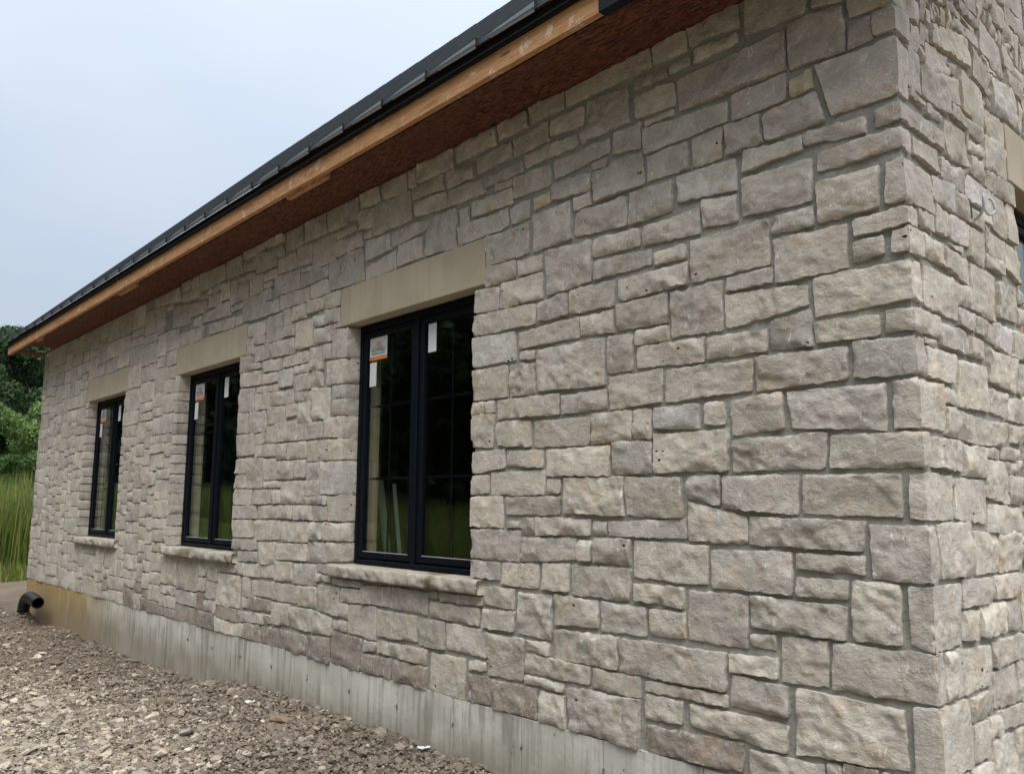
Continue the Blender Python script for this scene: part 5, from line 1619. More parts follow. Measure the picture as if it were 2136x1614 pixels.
S 2967 2937 3321 2935 3321 2831 2967 2833 - 0 0
S 5147 2944 5284 2944 5281 2829 5149 2829 - 0 0
S 5807 2892 5912 2892 5913 2829 5808 2830 g 0 0
S 5447 2965 5672 2967 5672 2850 5447 2850 w 0 0
S 6638 3067 6783 3065 6784 2852 6638 2849 - 0 0
S 3339 2974 3662 2977 3663 2883 3339 2879 g 0 0
S 4437 2956 4534 2954 4533 2884 4436 2883 t 0 0
S 5299 3057 5432 3055 5432 2884 5297 2882 - 0 0
S 5689 2953 5791 2954 5792 2884 5686 2881 w 0 0
S 6519 3046 6624 3047 6624 2883 6519 2880 - 0 0
S 3838 3064 3944 3067 3941 2910 3836 2909 w 0 0
S 5807 3087 5911 3083 5913 2914 5808 2911 - 0 0
S 4798 3103 4934 3105 4931 2933 4799 2931 w 0 0
S 2726 3217 2952 3215 2954 2944 2727 2942 t 0 0
S 6239 3197 6504 3192 6504 2939 6236 2941 t 0 0
S 2966 3153 3323 3157 3321 2952 2968 2951 w 0 0
S 4949 3104 5132 3104 5134 2954 4948 2951 - 0 0
S 5147 3086 5283 3083 5284 2961 5147 2959 - 0 0
S 4437 3114 4532 3113 4533 2973 4438 2970 - 0 0
S 5688 3147 5794 3147 5791 2970 5688 2972 - 0 0
S 4208 3183 4424 3184 4423 2981 4207 2979 - 0 0
S 5449 3133 5672 3136 5674 2981 5447 2982 g 0 0
S 6796 3224 6992 3222 6992 2979 6797 2983 - 0 0
S 3337 3104 3663 3104 3661 2994 3337 2994 w 0 0
S 3958 3143 4194 3145 4191 3009 3956 3014 - 0 0
S 4547 3106 4784 3106 4784 3012 4548 3013 - 0 0
S 3676 3134 3822 3137 3823 3034 3678 3032 - 0 0
S 5928 3137 6224 3132 6222 3063 5927 3063 - 0 0
S 6519 3207 6624 3205 6624 3062 6518 3060 w 0 0
S 5298 3236 5432 3233 5433 3073 5298 3074 t 0 0
S 3837 3255 3944 3257 3941 3080 3836 3080 t 0 0
S 6639 3227 6782 3224 6783 3084 6636 3082 - 0 0
S 5148 3317 5281 3312 5284 3103 5149 3104 - 0 0
S 5807 3172 5914 3175 5913 3103 5807 3101 - 0 0
S 3338 3215 3664 3212 3663 3122 3338 3123 - 0 0
S 4549 3293 5134 3297 5134 3122 4547 3124 t 0 0
S 4437 3272 4533 3277 4534 3133 4438 3133 w 0 0
S 3677 3294 3821 3297 3824 3151 3676 3149 - 0 0
S 5447 3343 5672 3343 5671 3151 5447 3153 - 0 0
S 5929 3287 6223 3282 6221 3154 5926 3154 w 0 0
S 3959 3363 4194 3366 4193 3164 3959 3162 - 0 0
S 5689 3236 5793 3235 5793 3162 5689 3162 g 0 0
S 2967 3265 3322 3267 3322 3174 2967 3170 - 0 0
S 5807 3313 5912 3312 5913 3192 5808 3191 t 0 0
S 4206 3384 4424 3384 4422 3203 4206 3199 - 0 0
S 6238 3297 6503 3296 6504 3211 6238 3212 - 0 0
S 6516 3367 6623 3364 6624 3222 6517 3222 w 0 0
S 2788 3405 2954 3407 2951 3231 2789 3233 t 0 0
S 3338 3334 3663 3337 3661 3230 3338 3233 - 0 0
S 6636 3413 6992 3417 6994 3239 6639 3240 w 0 0
S 5298 3442 5434 3446 5432 3251 5299 3253 g 0 0
S 5688 3313 5791 3315 5791 3253 5688 3251 - 0 0
S 3838 3335 3941 3337 3944 3269 3839 3274 - 0 0
S 2967 3412 3133 3414 3133 3283 2969 3279 t 0 0
S 3146 3482 3324 3482 3324 3282 3149 3280 w 0 0
S 4436 3445 4531 3444 4531 3292 4439 3294 w 0 0
S 5927 3412 6224 3417 6224 3304 5929 3303 w 0 0
S 3676 3462 3823 3467 3823 3309 3678 3314 t 0 0
S 4548 3422 4733 3423 4733 3312 4546 3309 t 0 0
S 4748 3513 5131 3513 5133 3314 4748 3313 - 0 0
S 6236 3405 6501 3406 6502 3310 6238 3310 g 0 0
S 5148 3514 5284 3515 5282 3333 5146 3330 - 0 0
S 5686 3436 5913 3435 5914 3333 5686 3332 - 0 0
S 3337 3485 3444 3486 3444 3353 3336 3352 - 0 0
S 3459 3557 3661 3552 3663 3353 3457 3351 t 0 0
S 3839 3452 3941 3457 3941 3354 3837 3349 g 0 0
S 5448 3445 5674 3444 5671 3360 5448 3362 - 0 0
S 3956 3546 4193 3547 4194 3381 3956 3382 w 0 0
S 6518 3522 6623 3527 6621 3381 6517 3384 - 0 0
S 4206 3656 4424 3657 4424 3403 4209 3403 - 0 0
S 2788 3507 2953 3505 2952 3421 2787 3421 w 0 0
S 6239 3532 6502 3535 6503 3419 6239 3421 g 0 0
S 2967 3527 3133 3524 3132 3433 2967 3430 g 0 0
S 5928 3666 6222 3662 6221 3433 5929 3432 t 0 0
S 6638 3517 6882 3516 6883 3430 6636 3431 - 0 0
S 6897 3545 6993 3543 6991 3432 6896 3429 - 0 0
S 4546 3695 4733 3695 4734 3444 4547 3444 g 0 0
S 5688 3613 5914 3616 5912 3451 5686 3451 w 0 0
S 4436 3525 4532 3525 4532 3464 4438 3459 w 0 0
S 5297 3605 5544 3603 5541 3463 5298 3464 - 0 0
S 5556 3577 5671 3577 5673 3462 5556 3464 w 0 0
S 3837 3575 3944 3572 3941 3469 3839 3470 - 0 0
S 3676 3615 3823 3617 3824 3482 3678 3480 - 0 0
S 3148 3663 3442 3664 3443 3500 3147 3502 - 0 0
S 1849 3666 2011 3667 2011 3522 1847 3522 w 0 0
S 2026 3633 2493 3635 2492 3523 2027 3522 t 0 0
S 2507 3587 2793 3583 2792 3522 2509 3521 w 0 0
S 2807 3703 2951 3703 2952 3521 2807 3520 w 0 0
S 4746 3633 5121 3635 5121 3529 4748 3534 g 0 0
S 5139 3596 5281 3597 5281 3531 5136 3529 w 0 0
S 6638 3663 6752 3667 6754 3531 6636 3530 g 0 0
S 6768 3675 6884 3677 6881 3532 6769 3530 - 0 0
S 2968 3713 3132 3716 3131 3542 2969 3543 - 0 0
S 4436 3663 4531 3667 4534 3541 4437 3543 - 0 0
S 6518 3635 6623 3635 6622 3542 6516 3542 g 0 0
S 6238 3774 6501 3776 6504 3553 6236 3550 - 0 0
S 3957 3756 4193 3752 4192 3562 3959 3560 w 0 0
S 6896 3714 6991 3715 6991 3562 6896 3561 - 0 0
S 3456 3744 3662 3745 3663 3570 3459 3571 - 0 0
S 3836 3705 3943 3702 3943 3594 3838 3592 t 0 0
S 5557 3715 5673 3714 5672 3592 5557 3594 - 0 0
S 2509 3766 2793 3762 2794 3600 2507 3601 - 0 0
S 5136 3764 5284 3767 5284 3610 5137 3611 - 0 0
S 5298 3743 5544 3744 5543 3619 5299 3622 - 0 0
S 3676 3725 3822 3724 3822 3632 3678 3633 - 0 0
S 5689 3807 5913 3805 5913 3633 5689 3629 w 0 0
S 2026 3793 2133 3794 2132 3651 2029 3649 - 0 0
S 2146 3766 2324 3764 2324 3654 2148 3654 t 0 0
S 2339 3762 2494 3766 2491 3654 2336 3652 - 0 0
S 4747 3822 5122 3824 5123 3653 4747 3651 - 0 0
S 6516 3774 6624 3772 6621 3649 6517 3652 w 0 0
S 4207 3883 4422 3887 4421 3672 4209 3673 - 0 0
S 1848 3772 2011 3774 2011 3680 1847 3681 - 0 0
S 3147 3795 3441 3796 3441 3683 3149 3684 g 0 0
S 4439 3743 4533 3747 4531 3682 4436 3681 w 0 0
S 5929 3825 6223 3826 6222 3681 5928 3680 g 0 0
S 6636 3746 6754 3742 6752 3680 6636 3681 - 0 0
S 6767 3765 6881 3763 6881 3694 6769 3689 - 0 0
S 4546 3782 4732 3784 4733 3709 4546 3711 w 0 0
S 2808 3833 2953 3837 2952 3722 2806 3723 g 0 0
S 3837 3872 3941 3873 3944 3719 3838 3721 - 0 0
S 2968 3887 3133 3887 3134 3733 2968 3730 - 0 0
S 5557 3876 5673 3874 5671 3733 5558 3732 t 0 0
S 6896 3844 6991 3844 6992 3733 6896 3733 - 0 0
S 3676 3967 3821 3967 3824 3741 3679 3744 w 0 0
S 3457 3907 3664 3902 3664 3760 3457 3764 - 0 0
S 4436 3853 4531 3854 4532 3760 4436 3764 g 0 0
S 5297 3852 5541 3857 5541 3764 5299 3761 w 0 0
S 6637 3946 6753 3945 6754 3760 6636 3761 - 0 0
S 3956 3875 4193 3873 4192 3772 3959 3771 - 0 0
S 358 3867 382 3862 381 3784 358 3783 w 0 0
S 2146 3942 2284 3943 2282 3783 2148 3779 - 0 0
S 2297 3846 2431 3845 2432 3782 2297 3780 - 0 0
S 2447 3884 2673 3882 2674 3783 2449 3780 w 0 0
S 2687 3916 2793 3912 2791 3783 2689 3783 - 0 0
S 5136 3973 5281 3976 5284 3781 5138 3783 - 0 0
S 6768 3876 6883 3872 6881 3781 6766 3779 - 0 0
S 137 3922 222 3925 224 3794 137 3791 - 0 0
S 398 3876 422 3877 422 3794 396 3790 - 0 0
S 1846 3992 2012 3997 2014 3789 1846 3793 t 0 0
S 6239 4045 6621 4046 6621 3789 6238 3789 t 0 0
S 4546 3873 4734 3877 4733 3802 4548 3799 w 0 0
S 307 3876 343 3872 344 3810 307 3813 w 0 0
S 1687 4116 1831 4113 1832 3813 1686 3812 - 0 0
S 2029 3984 2132 3983 2132 3814 2028 3810 - 0 0
S 3148 3892 3442 3896 3443 3814 3148 3809 - 0 0
S 236 3915 293 3913 292 3819 238 3823 t 0 0
S 5688 3895 5911 3895 5913 3824 5687 3822 - 0 0
S 4748 3953 4923 3955 4924 3839 4749 3842 w 0 0
S 4936 3933 5122 3936 5123 3842 4937 3839 - 0 0
S 5926 4012 6224 4013 6221 3841 5927 3843 t 0 0
S 2806 3973 2954 3977 2953 3851 2809 3850 - 0 0
S 2299 3924 2432 3923 2434 3861 2297 3860 - 0 0
S 6896 3972 6993 3973 6994 3863 6899 3864 g 0 0
S 4437 3995 4533 3992 4531 3871 4437 3869 g 0 0
S 5297 4006 5544 4002 5544 3872 5296 3874 - 0 0
S 356 3965 384 3962 384 3882 358 3879 - 0 0
S 309 3977 343 3974 342 3890 306 3893 w 0 0
S 399 3973 422 3975 423 3893 398 3889 - 0 0
S 476 3955 514 3956 511 3893 479 3893 w 0 0
S 3839 3973 4194 3972 4192 3892 3836 3892 - 0 0
S 4549 3963 4732 3962 4734 3893 4549 3890 w 0 0
S 5556 4005 5674 4006 5672 3890 5557 3889 g 0 0
S 6766 3984 6882 3983 6881 3889 6767 3892 w 0 0
S 436 3982 462 3984 462 3904 437 3903 - 0 0
S 2447 4026 2673 4026 2673 3899 2446 3902 t 0 0
S 2968 4156 3132 4155 3134 3900 2969 3903 - 0 0
S 4207 3984 4422 3985 4424 3901 4207 3900 - 0 0
S 7 4156 124 4152 121 3910 6 3909 - 0 0
S 569 4086 674 4086 674 3909 567 3911 g 0 0
S 3146 4024 3442 4027 3441 3913 3149 3914 t 0 0
S 5689 3984 5914 3986 5914 3913 5686 3912 - 0 0
S 528 4002 551 4004 553 3924 527 3921 - 0 0
S 3457 4163 3661 4162 3663 3919 3457 3923 w 0 0
S 238 4013 293 4014 293 3933 236 3934 - 0 0
S 2686 4013 2794 4017 2794 3931 2687 3933 t 0 0
S 137 4034 224 4032 223 3940 136 3941 g 0 0
S 2298 4114 2434 4114 2431 3942 2298 3944 t 0 0
S 4936 4105 5123 4104 5121 3951 4938 3953 - 0 0
S 2147 4107 2283 4103 2282 3961 2149 3962 - 0 0
S 6636 4052 6751 4053 6753 3964 6636 3961 - 0 0
S 479 4033 511 4036 513 3973 478 3974 - 0 0
S 4747 4163 4922 4163 4922 3969 4748 3972 t 0 0
S 356 4064 382 4066 381 3981 359 3980 g 0 0
S 3679 4145 3823 4146 3821 3984 3679 3979 - 0 0
S 4548 4162 4733 4166 4731 3983 4549 3984 w 0 0
S 307 4056 344 4056 344 3993 309 3992 t 0 0
S 396 4075 423 4076 421 3991 396 3989 - 0 0
S 2809 4065 2951 4062 2952 3992 2809 3993 - 0 0
S 3837 4073 4012 4073 4014 3991 3838 3991 w 0 0
S 4029 4105 4193 4106 4194 3993 4026 3992 - 0 0
S 5139 4133 5284 4133 5284 3989 5138 3989 - 0 0
S 6897 4154 6991 4152 6991 3992 6897 3994 t 0 0
S 436 4084 464 4083 464 4003 436 4001 - 0 0
S 2026 4144 2134 4145 2134 4001 2029 4001 w 0 0
S 4209 4155 4424 4154 4422 4003 4206 4003 - 0 0
S 5686 4176 5912 4172 5912 4002 5686 3999 w 0 0
S 6768 4257 6881 4257 6882 4003 6768 4002 w 0 0
S 1848 4072 2012 4075 2011 4013 1848 4010 - 0 0
S 4439 4093 4533 4095 4531 4009 4437 4010 w 0 0
S 528 4105 553 4103 551 4024 526 4020 - 0 0
S 776 4103 843 4103 841 4019 779 4023 t 0 0
S 5297 4227 5672 4222 5674 4024 5297 4020 t 0 0
S 238 4124 292 4126 292 4032 238 4029 - 0 0
S 2689 4142 2794 4142 2793 4029 2687 4029 w 0 0
S 5926 4174 6093 4174 6092 4029 5928 4031 g 0 0
S 6108 4172 6221 4175 6222 4034 6108 4031 - 0 0
S 688 4113 763 4115 761 4040 689 4042 w 0 0
S 2447 4193 2673 4193 2671 4040 2448 4040 t 0 0
S 3147 4173 3442 4175 3444 4044 3148 4043 w 0 0
S 138 4177 224 4174 221 4053 136 4054 w 0 0
S 478 4133 511 4133 512 4050 477 4050 - 0 0
S 6237 4267 6621 4262 6621 4063 6236 4060 g 0 0
S 307 4137 341 4135 343 4073 307 4074 - 0 0
S 857 4183 941 4187 941 4072 859 4069 w 0 0
S 998 4152 1023 4153 1021 4074 996 4071 - 0 0
S 6637 4132 6752 4133 6753 4074 6639 4072 - 0 0
S 359 4167 381 4166 384 4079 357 4083 t 0 0
S 2809 4193 2954 4197 2954 4079 2806 4081 - 0 0
S 397 4173 421 4173 424 4089 398 4094 t 0 0
S 1847 4274 2013 4275 2014 4089 1849 4093 w 0 0
S 3839 4296 4012 4292 4012 4091 3837 4092 - 0 0
S 436 4183 461 4182 461 4104 438 4101 - 0 0
S 567 4164 673 4166 673 4102 568 4104 - 0 0
S 4438 4202 4534 4203 4531 4109 4438 4112 - 0 0
S 526 4204 552 4206 551 4121 527 4120 g 0 0
S 779 4213 842 4212 843 4120 779 4120 - 0 0
S 959 4207 981 4203 982 4119 957 4120 g 0 0
S 2146 4233 2282 4233 2281 4124 2148 4123 t 0 0
S 4027 4252 4194 4256 4191 4122 4027 4119 - 0 0
S 4939 4362 5124 4366 5123 4123 4938 4119 w 0 0
S 689 4217 763 4215 762 4134 689 4132 - 0 0
S 1086 4212 1121 4212 1121 4132 1086 4134 t 0 0
S 1699 4152 1832 4157 1832 4133 1696 4133 - 0 0
S 2297 4236 2434 4232 2432 4132 2297 4132 - 0 0
S 239 4237 291 4233 292 4139 236 4143 - 0 0
S 1038 4224 1074 4225 1071 4142 1038 4144 - 0 0
S 309 4232 341 4235 343 4151 306 4153 - 0 0
S 479 4215 513 4215 511 4150 479 4153 - 0 0
S 5136 4282 5283 4285 5284 4149 5136 4150 w 0 0
S 6638 4383 6753 4383 6752 4153 6637 4153 - 0 0
S 2026 4277 2134 4272 2131 4160 2028 4159 g 0 0
S 2688 4274 2793 4275 2791 4164 2689 4164 - 0 0
S 3677 4345 3821 4342 3824 4161 3676 4160 g 0 0
S 998 4255 1024 4256 1024 4169 998 4171 - 0 0
S 1709 4193 1833 4196 1834 4171 1706 4174 - 0 0
S 2969 4256 3133 4254 3132 4173 2966 4169 - 0 0
S 4206 4244 4422 4246 4424 4171 4208 4169 - 0 0
S 359 4263 381 4266 383 4182 356 4182 w 0 0
S 569 4347 674 4344 674 4180 568 4182 w 0 0
S 3457 4246 3662 4244 3662 4179 3456 4180 g 0 0
S 4547 4282 4771 4284 4773 4181 4548 4181 t 0 0
S 4789 4376 4922 4375 4923 4184 4786 4179 g 0 0
S 399 4277 424 4273 423 4190 397 4192 - 0 0
S 3149 4326 3443 4325 3443 4192 3149 4193 g 0 0
S 5688 4405 5913 4407 5911 4193 5688 4193 w 0 0
S 5929 4333 6071 4334 6073 4193 5928 4193 - 0 0
S 6086 4293 6221 4296 6223 4192 6087 4191 - 0 0
S 438 4287 461 4282 462 4204 438 4204 - 0 0
S 857 4335 944 4333 944 4200 859 4201 - 0 0
S 2448 4464 2674 4466 2673 4209 2446 4214 - 0 0
S 2808 4274 2951 4273 2954 4209 2807 4213 - 0 0
S 528 4305 552 4302 554 4222 528 4222 - 0 0
S 959 4306 983 4302 984 4223 956 4219 - 0 0
S 4437 4332 4531 4337 4532 4221 4439 4223 - 0 0
S 476 4315 514 4313 513 4234 476 4234 g 0 0
S 687 4315 843 4314 842 4233 688 4233 - 0 0
S 1088 4317 1123 4312 1123 4233 1086 4231 - 0 0
S 1039 4303 1073 4303 1074 4243 1036 4244 w 0 0
S 5296 4356 5671 4354 5672 4244 5297 4241 - 0 0
S 2149 4366 2283 4366 2282 4249 2147 4251 w 0 0
S 2299 4403 2432 4407 2431 4250 2298 4253 - 0 0
S 1139 4333 1241 4332 1241 4260 1137 4261 t 0 0
S 3456 4372 3664 4372 3663 4264 3456 4263 t 0 0
S 4208 4494 4423 4497 4424 4261 4208 4259 w 0 0
S 996 4357 1024 4354 1022 4272 996 4271 w 0 0
S 2967 4424 3134 4427 3132 4274 2968 4270 w 0 0
S 4029 4353 4194 4357 4191 4273 4029 4273 g 0 0
S 6239 4426 6624 4426 6622 4281 6238 4280 - 0 0
S 2687 4397 2823 4394 2823 4292 2686 4290 - 0 0
S 2838 4472 2954 4477 2954 4290 2839 4290 - 0 0
S 287 4424 462 4422 462 4304 286 4302 w 0 0
S 4548 4367 4771 4365 4772 4302 4546 4301 t 0 0
S 5139 4466 5281 4464 5282 4304 5138 4300 t 0 0
S 3838 4547 4012 4543 4011 4314 3839 4312 - 0 0
S 6086 4453 6224 4455 6221 4311 6088 4311 - 0 0
S 529 4406 551 4404 553 4320 528 4324 t 0 0
S 959 4407 982 4405 982 4319 957 4321 - 0 0
S 1038 4403 1074 4404 1072 4319 1036 4321 g 0 0
S 478 4394 514 4395 512 4331 476 4331 - 0 0
S 687 4504 844 4506 841 4330 688 4332 - 0 0
S 1087 4395 1124 4395 1124 4330 1089 4334 t 0 0
S 3146 4554 3442 4555 3444 4339 3149 4340 - 0 0
S 859 4437 944 4433 943 4353 856 4353 - 0 0
S 1138 4482 1244 4484 1241 4352 1138 4352 t 0 0
S 4438 4503 4534 4502 4531 4354 4439 4354 w 0 0
S 5929 4416 6073 4413 6071 4354 5928 4352 t 0 0
S 567 4456 671 4455 672 4359 568 4364 w 0 0
S 1259 4535 1491 4534 1494 4361 1258 4362 t 0 0
S 3677 4487 3821 4482 3822 4363 3677 4362 w 0 0
S 997 4452 1021 4456 1024 4370 997 4372 w 0 0
S 4027 4576 4194 4573 4191 4371 4026 4370 - 0 0
S 5298 4462 5432 4465 5432 4372 5297 4371 - 0 0
S 5448 4486 5671 4486 5672 4372 5448 4374 w 0 0
S 2146 4495 2284 4493 2282 4379 2146 4383 - 0 0
S 4549 4602 4772 4605 4773 4382 4549 4383 - 0 0
S 4939 4485 5122 4483 5124 4379 4939 4380 t 0 0
S 3459 4484 3662 4483 3662 4390 3456 4393 - 0 0
S 4786 4455 4921 4453 4921 4389 4787 4389 - 0 0
S 479 4472 511 4475 512 4409 476 4414 t 0 0
S 1087 4473 1124 4475 1123 4414 1086 4409 - 0 0
S 2687 4505 2824 4503 2824 4412 2689 4413 - 0 0
S 528 4505 552 4507 553 4420 526 4420 w 0 0
S 958 4504 982 4507 983 4424 957 4419 w 0 0
S 1037 4503 1074 4503 1072 4422 1036 4421 t 0 0
S 2298 4643 2432 4642 2432 4421 2298 4424 - 0 0
S 5686 4595 5913 4596 5913 4421 5687 4422 - 0 0
S 5928 4592 6074 4594 6073 4433 5927 4433 w 0 0
S 1506 4644 1702 4645 1703 4442 1508 4444 w 0 0
S 2968 4653 3133 4657 3133 4440 2969 4440 - 0 0
S 6238 4587 6553 4585 6553 4440 6236 4440 w 0 0
S 858 4542 942 4546 942 4454 858 4452 - 0 0
S 1717 4576 1832 4576 1831 4459 1717 4460 - 0 0
S 569 4695 671 4693 674 4469 566 4472 g 0 0
S 998 4552 1024 4557 1023 4474 996 4473 - 0 0
S 4786 4677 4922 4675 4923 4469 4788 4474 - 0 0
S 6086 4543 6221 4544 6223 4472 6087 4473 - 0 0
S 2448 4624 2671 4625 2673 4483 2449 4484 - 0 0
S 5137 4626 5272 4624 5273 4480 5138 4484 w 0 0
S 5286 4574 5432 4573 5433 4482 5289 4482 w 0 0
S 1086 4556 1123 4555 1123 4489 1088 4489 w 0 0
S 2839 4637 2952 4635 2953 4494 2836 4492 - 0 0
S 1139 4617 1243 4617 1242 4499 1139 4500 t 0 0
S 1847 4714 1981 4717 1982 4501 1848 4501 g 0 0
S 1999 4714 2134 4716 2131 4503 1998 4501 - 0 0
S 3456 4613 3824 4613 3824 4503 3459 4500 w 0 0
S 4936 4694 5124 4696 5121 4500 4938 4501 - 0 0
S 5449 4607 5672 4603 5673 4504 5446 4501 - 0 0
S 2146 4606 2281 4604 2282 4514 2148 4513 g 0 0
S 4207 4654 4423 4652 4421 4514 4208 4511 - 0 0
S 687 4814 841 4815 844 4523 687 4523 w 0 0
S 958 4602 981 4604 983 4520 957 4522 w 0 0
S 1038 4602 1073 4603 1072 4519 1037 4519 - 0 0
S 2689 4734 2824 4734 2823 4521 2687 4523 - 0 0
S 4436 4663 4532 4662 4534 4520 4438 4519 - 0 0
S 1259 4727 1494 4727 1491 4554 1256 4552 t 0 0
S 858 4656 942 4653 943 4559 858 4561 - 0 0
S 3837 4744 4012 4743 4012 4564 3839 4564 g 0 0
S 6089 4683 6224 4687 6223 4563 6089 4561 - 0 0
S 998 4655 1023 4656 1023 4572 997 4571 - 0 0
S 1089 4652 1122 4653 1122 4571 1087 4573 t 0 0
S 3147 4696 3441 4692 3443 4570 3148 4570 w 0 0
S 1719 4655 1832 4654 1832 4592 1719 4593 - 0 0
S 4028 4716 4191 4713 4194 4591 4026 4594 - 0 0
S 5289 4712 5431 4713 5434 4593 5287 4592 - 0 0
S 6239 4752 6372 4757 6371 4599 6239 4604 - 0 0
S 5687 4827 6071 4822 6072 4609 5686 4611 w 0 0
S 958 4704 982 4704 981 4621 958 4622 g 0 0
S 1038 4682 1074 4686 1071 4621 1038 4621 w 0 0
S 2149 4763 2284 4762 2283 4621 2146 4623 g 0 0
S 4547 4713 4772 4715 4772 4621 4548 4619 g 0 0
S 5449 4827 5673 4826 5671 4622 5446 4623 w 0 0
S 1139 4804 1244 4807 1244 4629 1137 4632 - 0 0
S 3456 4784 3822 4787 3824 4632 3457 4629 - 0 0
S 2446 4804 2671 4805 2671 4644 2447 4642 - 0 0
S 5138 4724 5271 4723 5271 4641 5137 4643 t 0 0
S 2839 4726 2952 4727 2951 4651 2838 4651 g 0 0
S 1507 4802 1701 4803 1704 4663 1506 4662 g 0 0
S 2298 4772 2434 4774 2431 4659 2298 4663 t 0 0
S 856 4755 944 4756 944 4674 856 4673 t 0 0
S 998 4753 1024 4752 1021 4673 999 4672 g 0 0
S 1089 4732 1121 4736 1123 4673 1088 4670 - 0 0
S 1718 4777 1831 4772 1834 4670 1719 4669 - 0 0
S 4207 4897 4421 4894 4422 4673 4206 4671 - 0 0
S 4439 4747 4534 4746 4534 4679 4439 4682 - 0 0
S 4787 4857 4924 4854 4921 4691 4786 4689 - 0 0
S 1037 4785 1074 4785 1072 4703 1039 4704 w 0 0
S 6089 4903 6221 4905 6222 4701 6089 4701 - 0 0
S 3148 4804 3442 4807 3442 4711 3147 4713 g 0 0
S 4937 4964 5122 4965 5122 4711 4939 4714 w 0 0
S 958 4803 983 4803 984 4719 956 4724 - 0 0
S 1846 4872 2132 4877 2134 4734 1848 4734 - 0 0
S 4026 4855 4194 4857 4192 4730 4027 4732 - 0 0
S 4547 4863 4651 4865 4653 4731 4547 4734 w 0 0
S 4667 4866 4772 4864 4773 4731 4669 4733 - 0 0
S 5288 4797 5432 4794 5433 4733 5287 4734 - 0 0
S 1256 4845 1493 4843 1493 4741 1259 4743 w 0 0
S 2838 4903 2953 4903 2954 4739 2838 4741 - 0 0
S 5138 4912 5271 4914 5274 4740 5139 4742 - 0 0
S 1086 4815 1124 4813 1124 4750 1086 4751 g 0 0
S 2687 4865 2823 4863 2824 4753 2689 4753 w 0 0
S 3837 4995 4013 4995 4014 4763 3836 4762 w 0 0
S 4439 4874 4534 4873 4534 4761 4437 4760 w 0 0
S 858 4906 943 4907 941 4774 856 4772 w 0 0
S 999 4856 1024 4856 1023 4772 997 4774 t 0 0
S 2148 4997 2283 4995 2284 4780 2146 4783 - 0 0
S 1718 4956 1833 4952 1833 4790 1716 4794 w 0 0
S 2297 4906 2432 4903 2432 4790 2297 4789 w 0 0
S 1039 4882 1072 4886 1072 4800 1039 4800 w 0 0
S 3459 4887 3692 4887 3692 4799 3457 4801 - 0 0
S 3708 4933 3824 4933 3824 4803 3706 4800 g 0 0
S 5286 4894 5431 4895 5434 4814 5287 4810 - 0 0
S 959 4906 983 4903 982 4821 958 4820 w 0 0
S 1137 4922 1243 4923 1244 4824 1138 4820 t 0 0
S 1509 4884 1701 4882 1702 4821 1507 4819 - 0 0
S 2446 4885 2672 4884 2673 4822 2448 4823 t 0 0
S 3149 5037 3443 5033 3444 4822 3149 4822 g 0 0
S 1087 4894 1121 4892 1123 4830 1088 4833 t 0 0
S 5449 4933 5772 4937 5772 4841 5448 4843 t 0 0
S 5786 5053 6074 5055 6071 4842 5787 4841 - 0 0
S 1258 5064 1494 5066 1492 4860 1259 4861 - 0 0
S 997 4955 1024 4953 1021 4873 996 4870 - 0 0
S 4028 4977 4193 4973 4192 4872 4029 4873 - 0 0
S 4787 4956 4921 4953 4922 4874 4787 4871 - 0 0
S 2688 5064 2822 5063 2824 4884 2689 4883 w 0 0
S 2967 5003 3133 5004 3132 4879 2969 4884 - 0 0
S 4546 4977 4774 4976 4773 4884 4549 4883 - 0 0
S 1848 4962 2133 4964 2132 4893 1847 4889 w 0 0
S 4439 4985 4534 4983 4534 4893 4438 4894 w 0 0
S 1036 4967 1074 4962 1073 4900 1036 4899 - 0 0
S 1506 5125 1704 5122 1704 4899 1506 4901 - 0 0
S 2447 4967 2552 4967 2554 4903 2447 4901 w 0 0
S 2567 4995 2674 4995 2672 4903 2568 4901 - 0 0
S 3456 5053 3693 5052 3692 4902 3459 4900 - 0 0
S 1089 4994 1123 4996 1122 4914 1088 4911 - 0 0
S 4208 5086 4424 5083 4423 4912 4206 4912 w 0 0
S 5286 5087 5433 5087 5431 4913 5287 4913 w 0 0
S 2296 5095 2433 5096 2433 4920 2296 4922 - 0 0
S 2836 4995 2952 4992 2953 4921 2837 4922 - 0 0
S 5137 5037 5274 5032 5273 4929 5137 4932 - 0 0
S 1137 5082 1241 5082 1243 4943 1139 4941 w 0 0
S 3706 5044 3822 5045 3821 4950 3708 4952 w 0 0
S 5449 5106 5771 5107 5771 4951 5449 4949 w 0 0
S 1718 5134 1833 5132 1834 4971 1719 4972 - 0 0
S 4787 5034 4924 5035 4922 4972 4787 4971 - 0 0
S 1848 5045 2011 5046 2013 4983 1849 4984 g 0 0
S 2028 5063 2134 5067 2132 4980 2026 4980 - 0 0
S 2448 5125 2553 5124 2553 4981 2447 4980 w 0 0
S 4938 5096 5123 5094 5124 4980 4939 4979 w 0 0
S 4029 5073 4191 5074 4194 4992 4026 4992 - 0 0
S 4547 5154 4771 5154 4774 4989 4547 4989 w 0 0
S 4438 5113 4533 5112 4531 4999 4438 5004 w 0 0
S 2148 5184 2281 5182 2281 5010 2148 5012 w 0 0
S 2569 5127 2671 5123 2672 5010 2568 5014 - 0 0
S 2837 5106 2952 5104 2951 5010 2836 5011 t 0 0
S 3836 5104 4014 5106 4013 5014 3837 5010 w 0 0
S 2968 5163 3132 5167 3133 5021 2968 5019 - 0 0
S 3146 5265 3444 5264 3444 5049 3149 5049 - 0 0
S 4789 5114 4924 5114 4924 5053 4788 5050 - 0 0
S 5138 5122 5273 5123 5271 5052 5136 5053 w 0 0
S 1849 5257 2014 5257 2012 5063 1847 5061 g 0 0
S 3457 5262 3692 5267 3691 5071 3457 5072 - 0 0
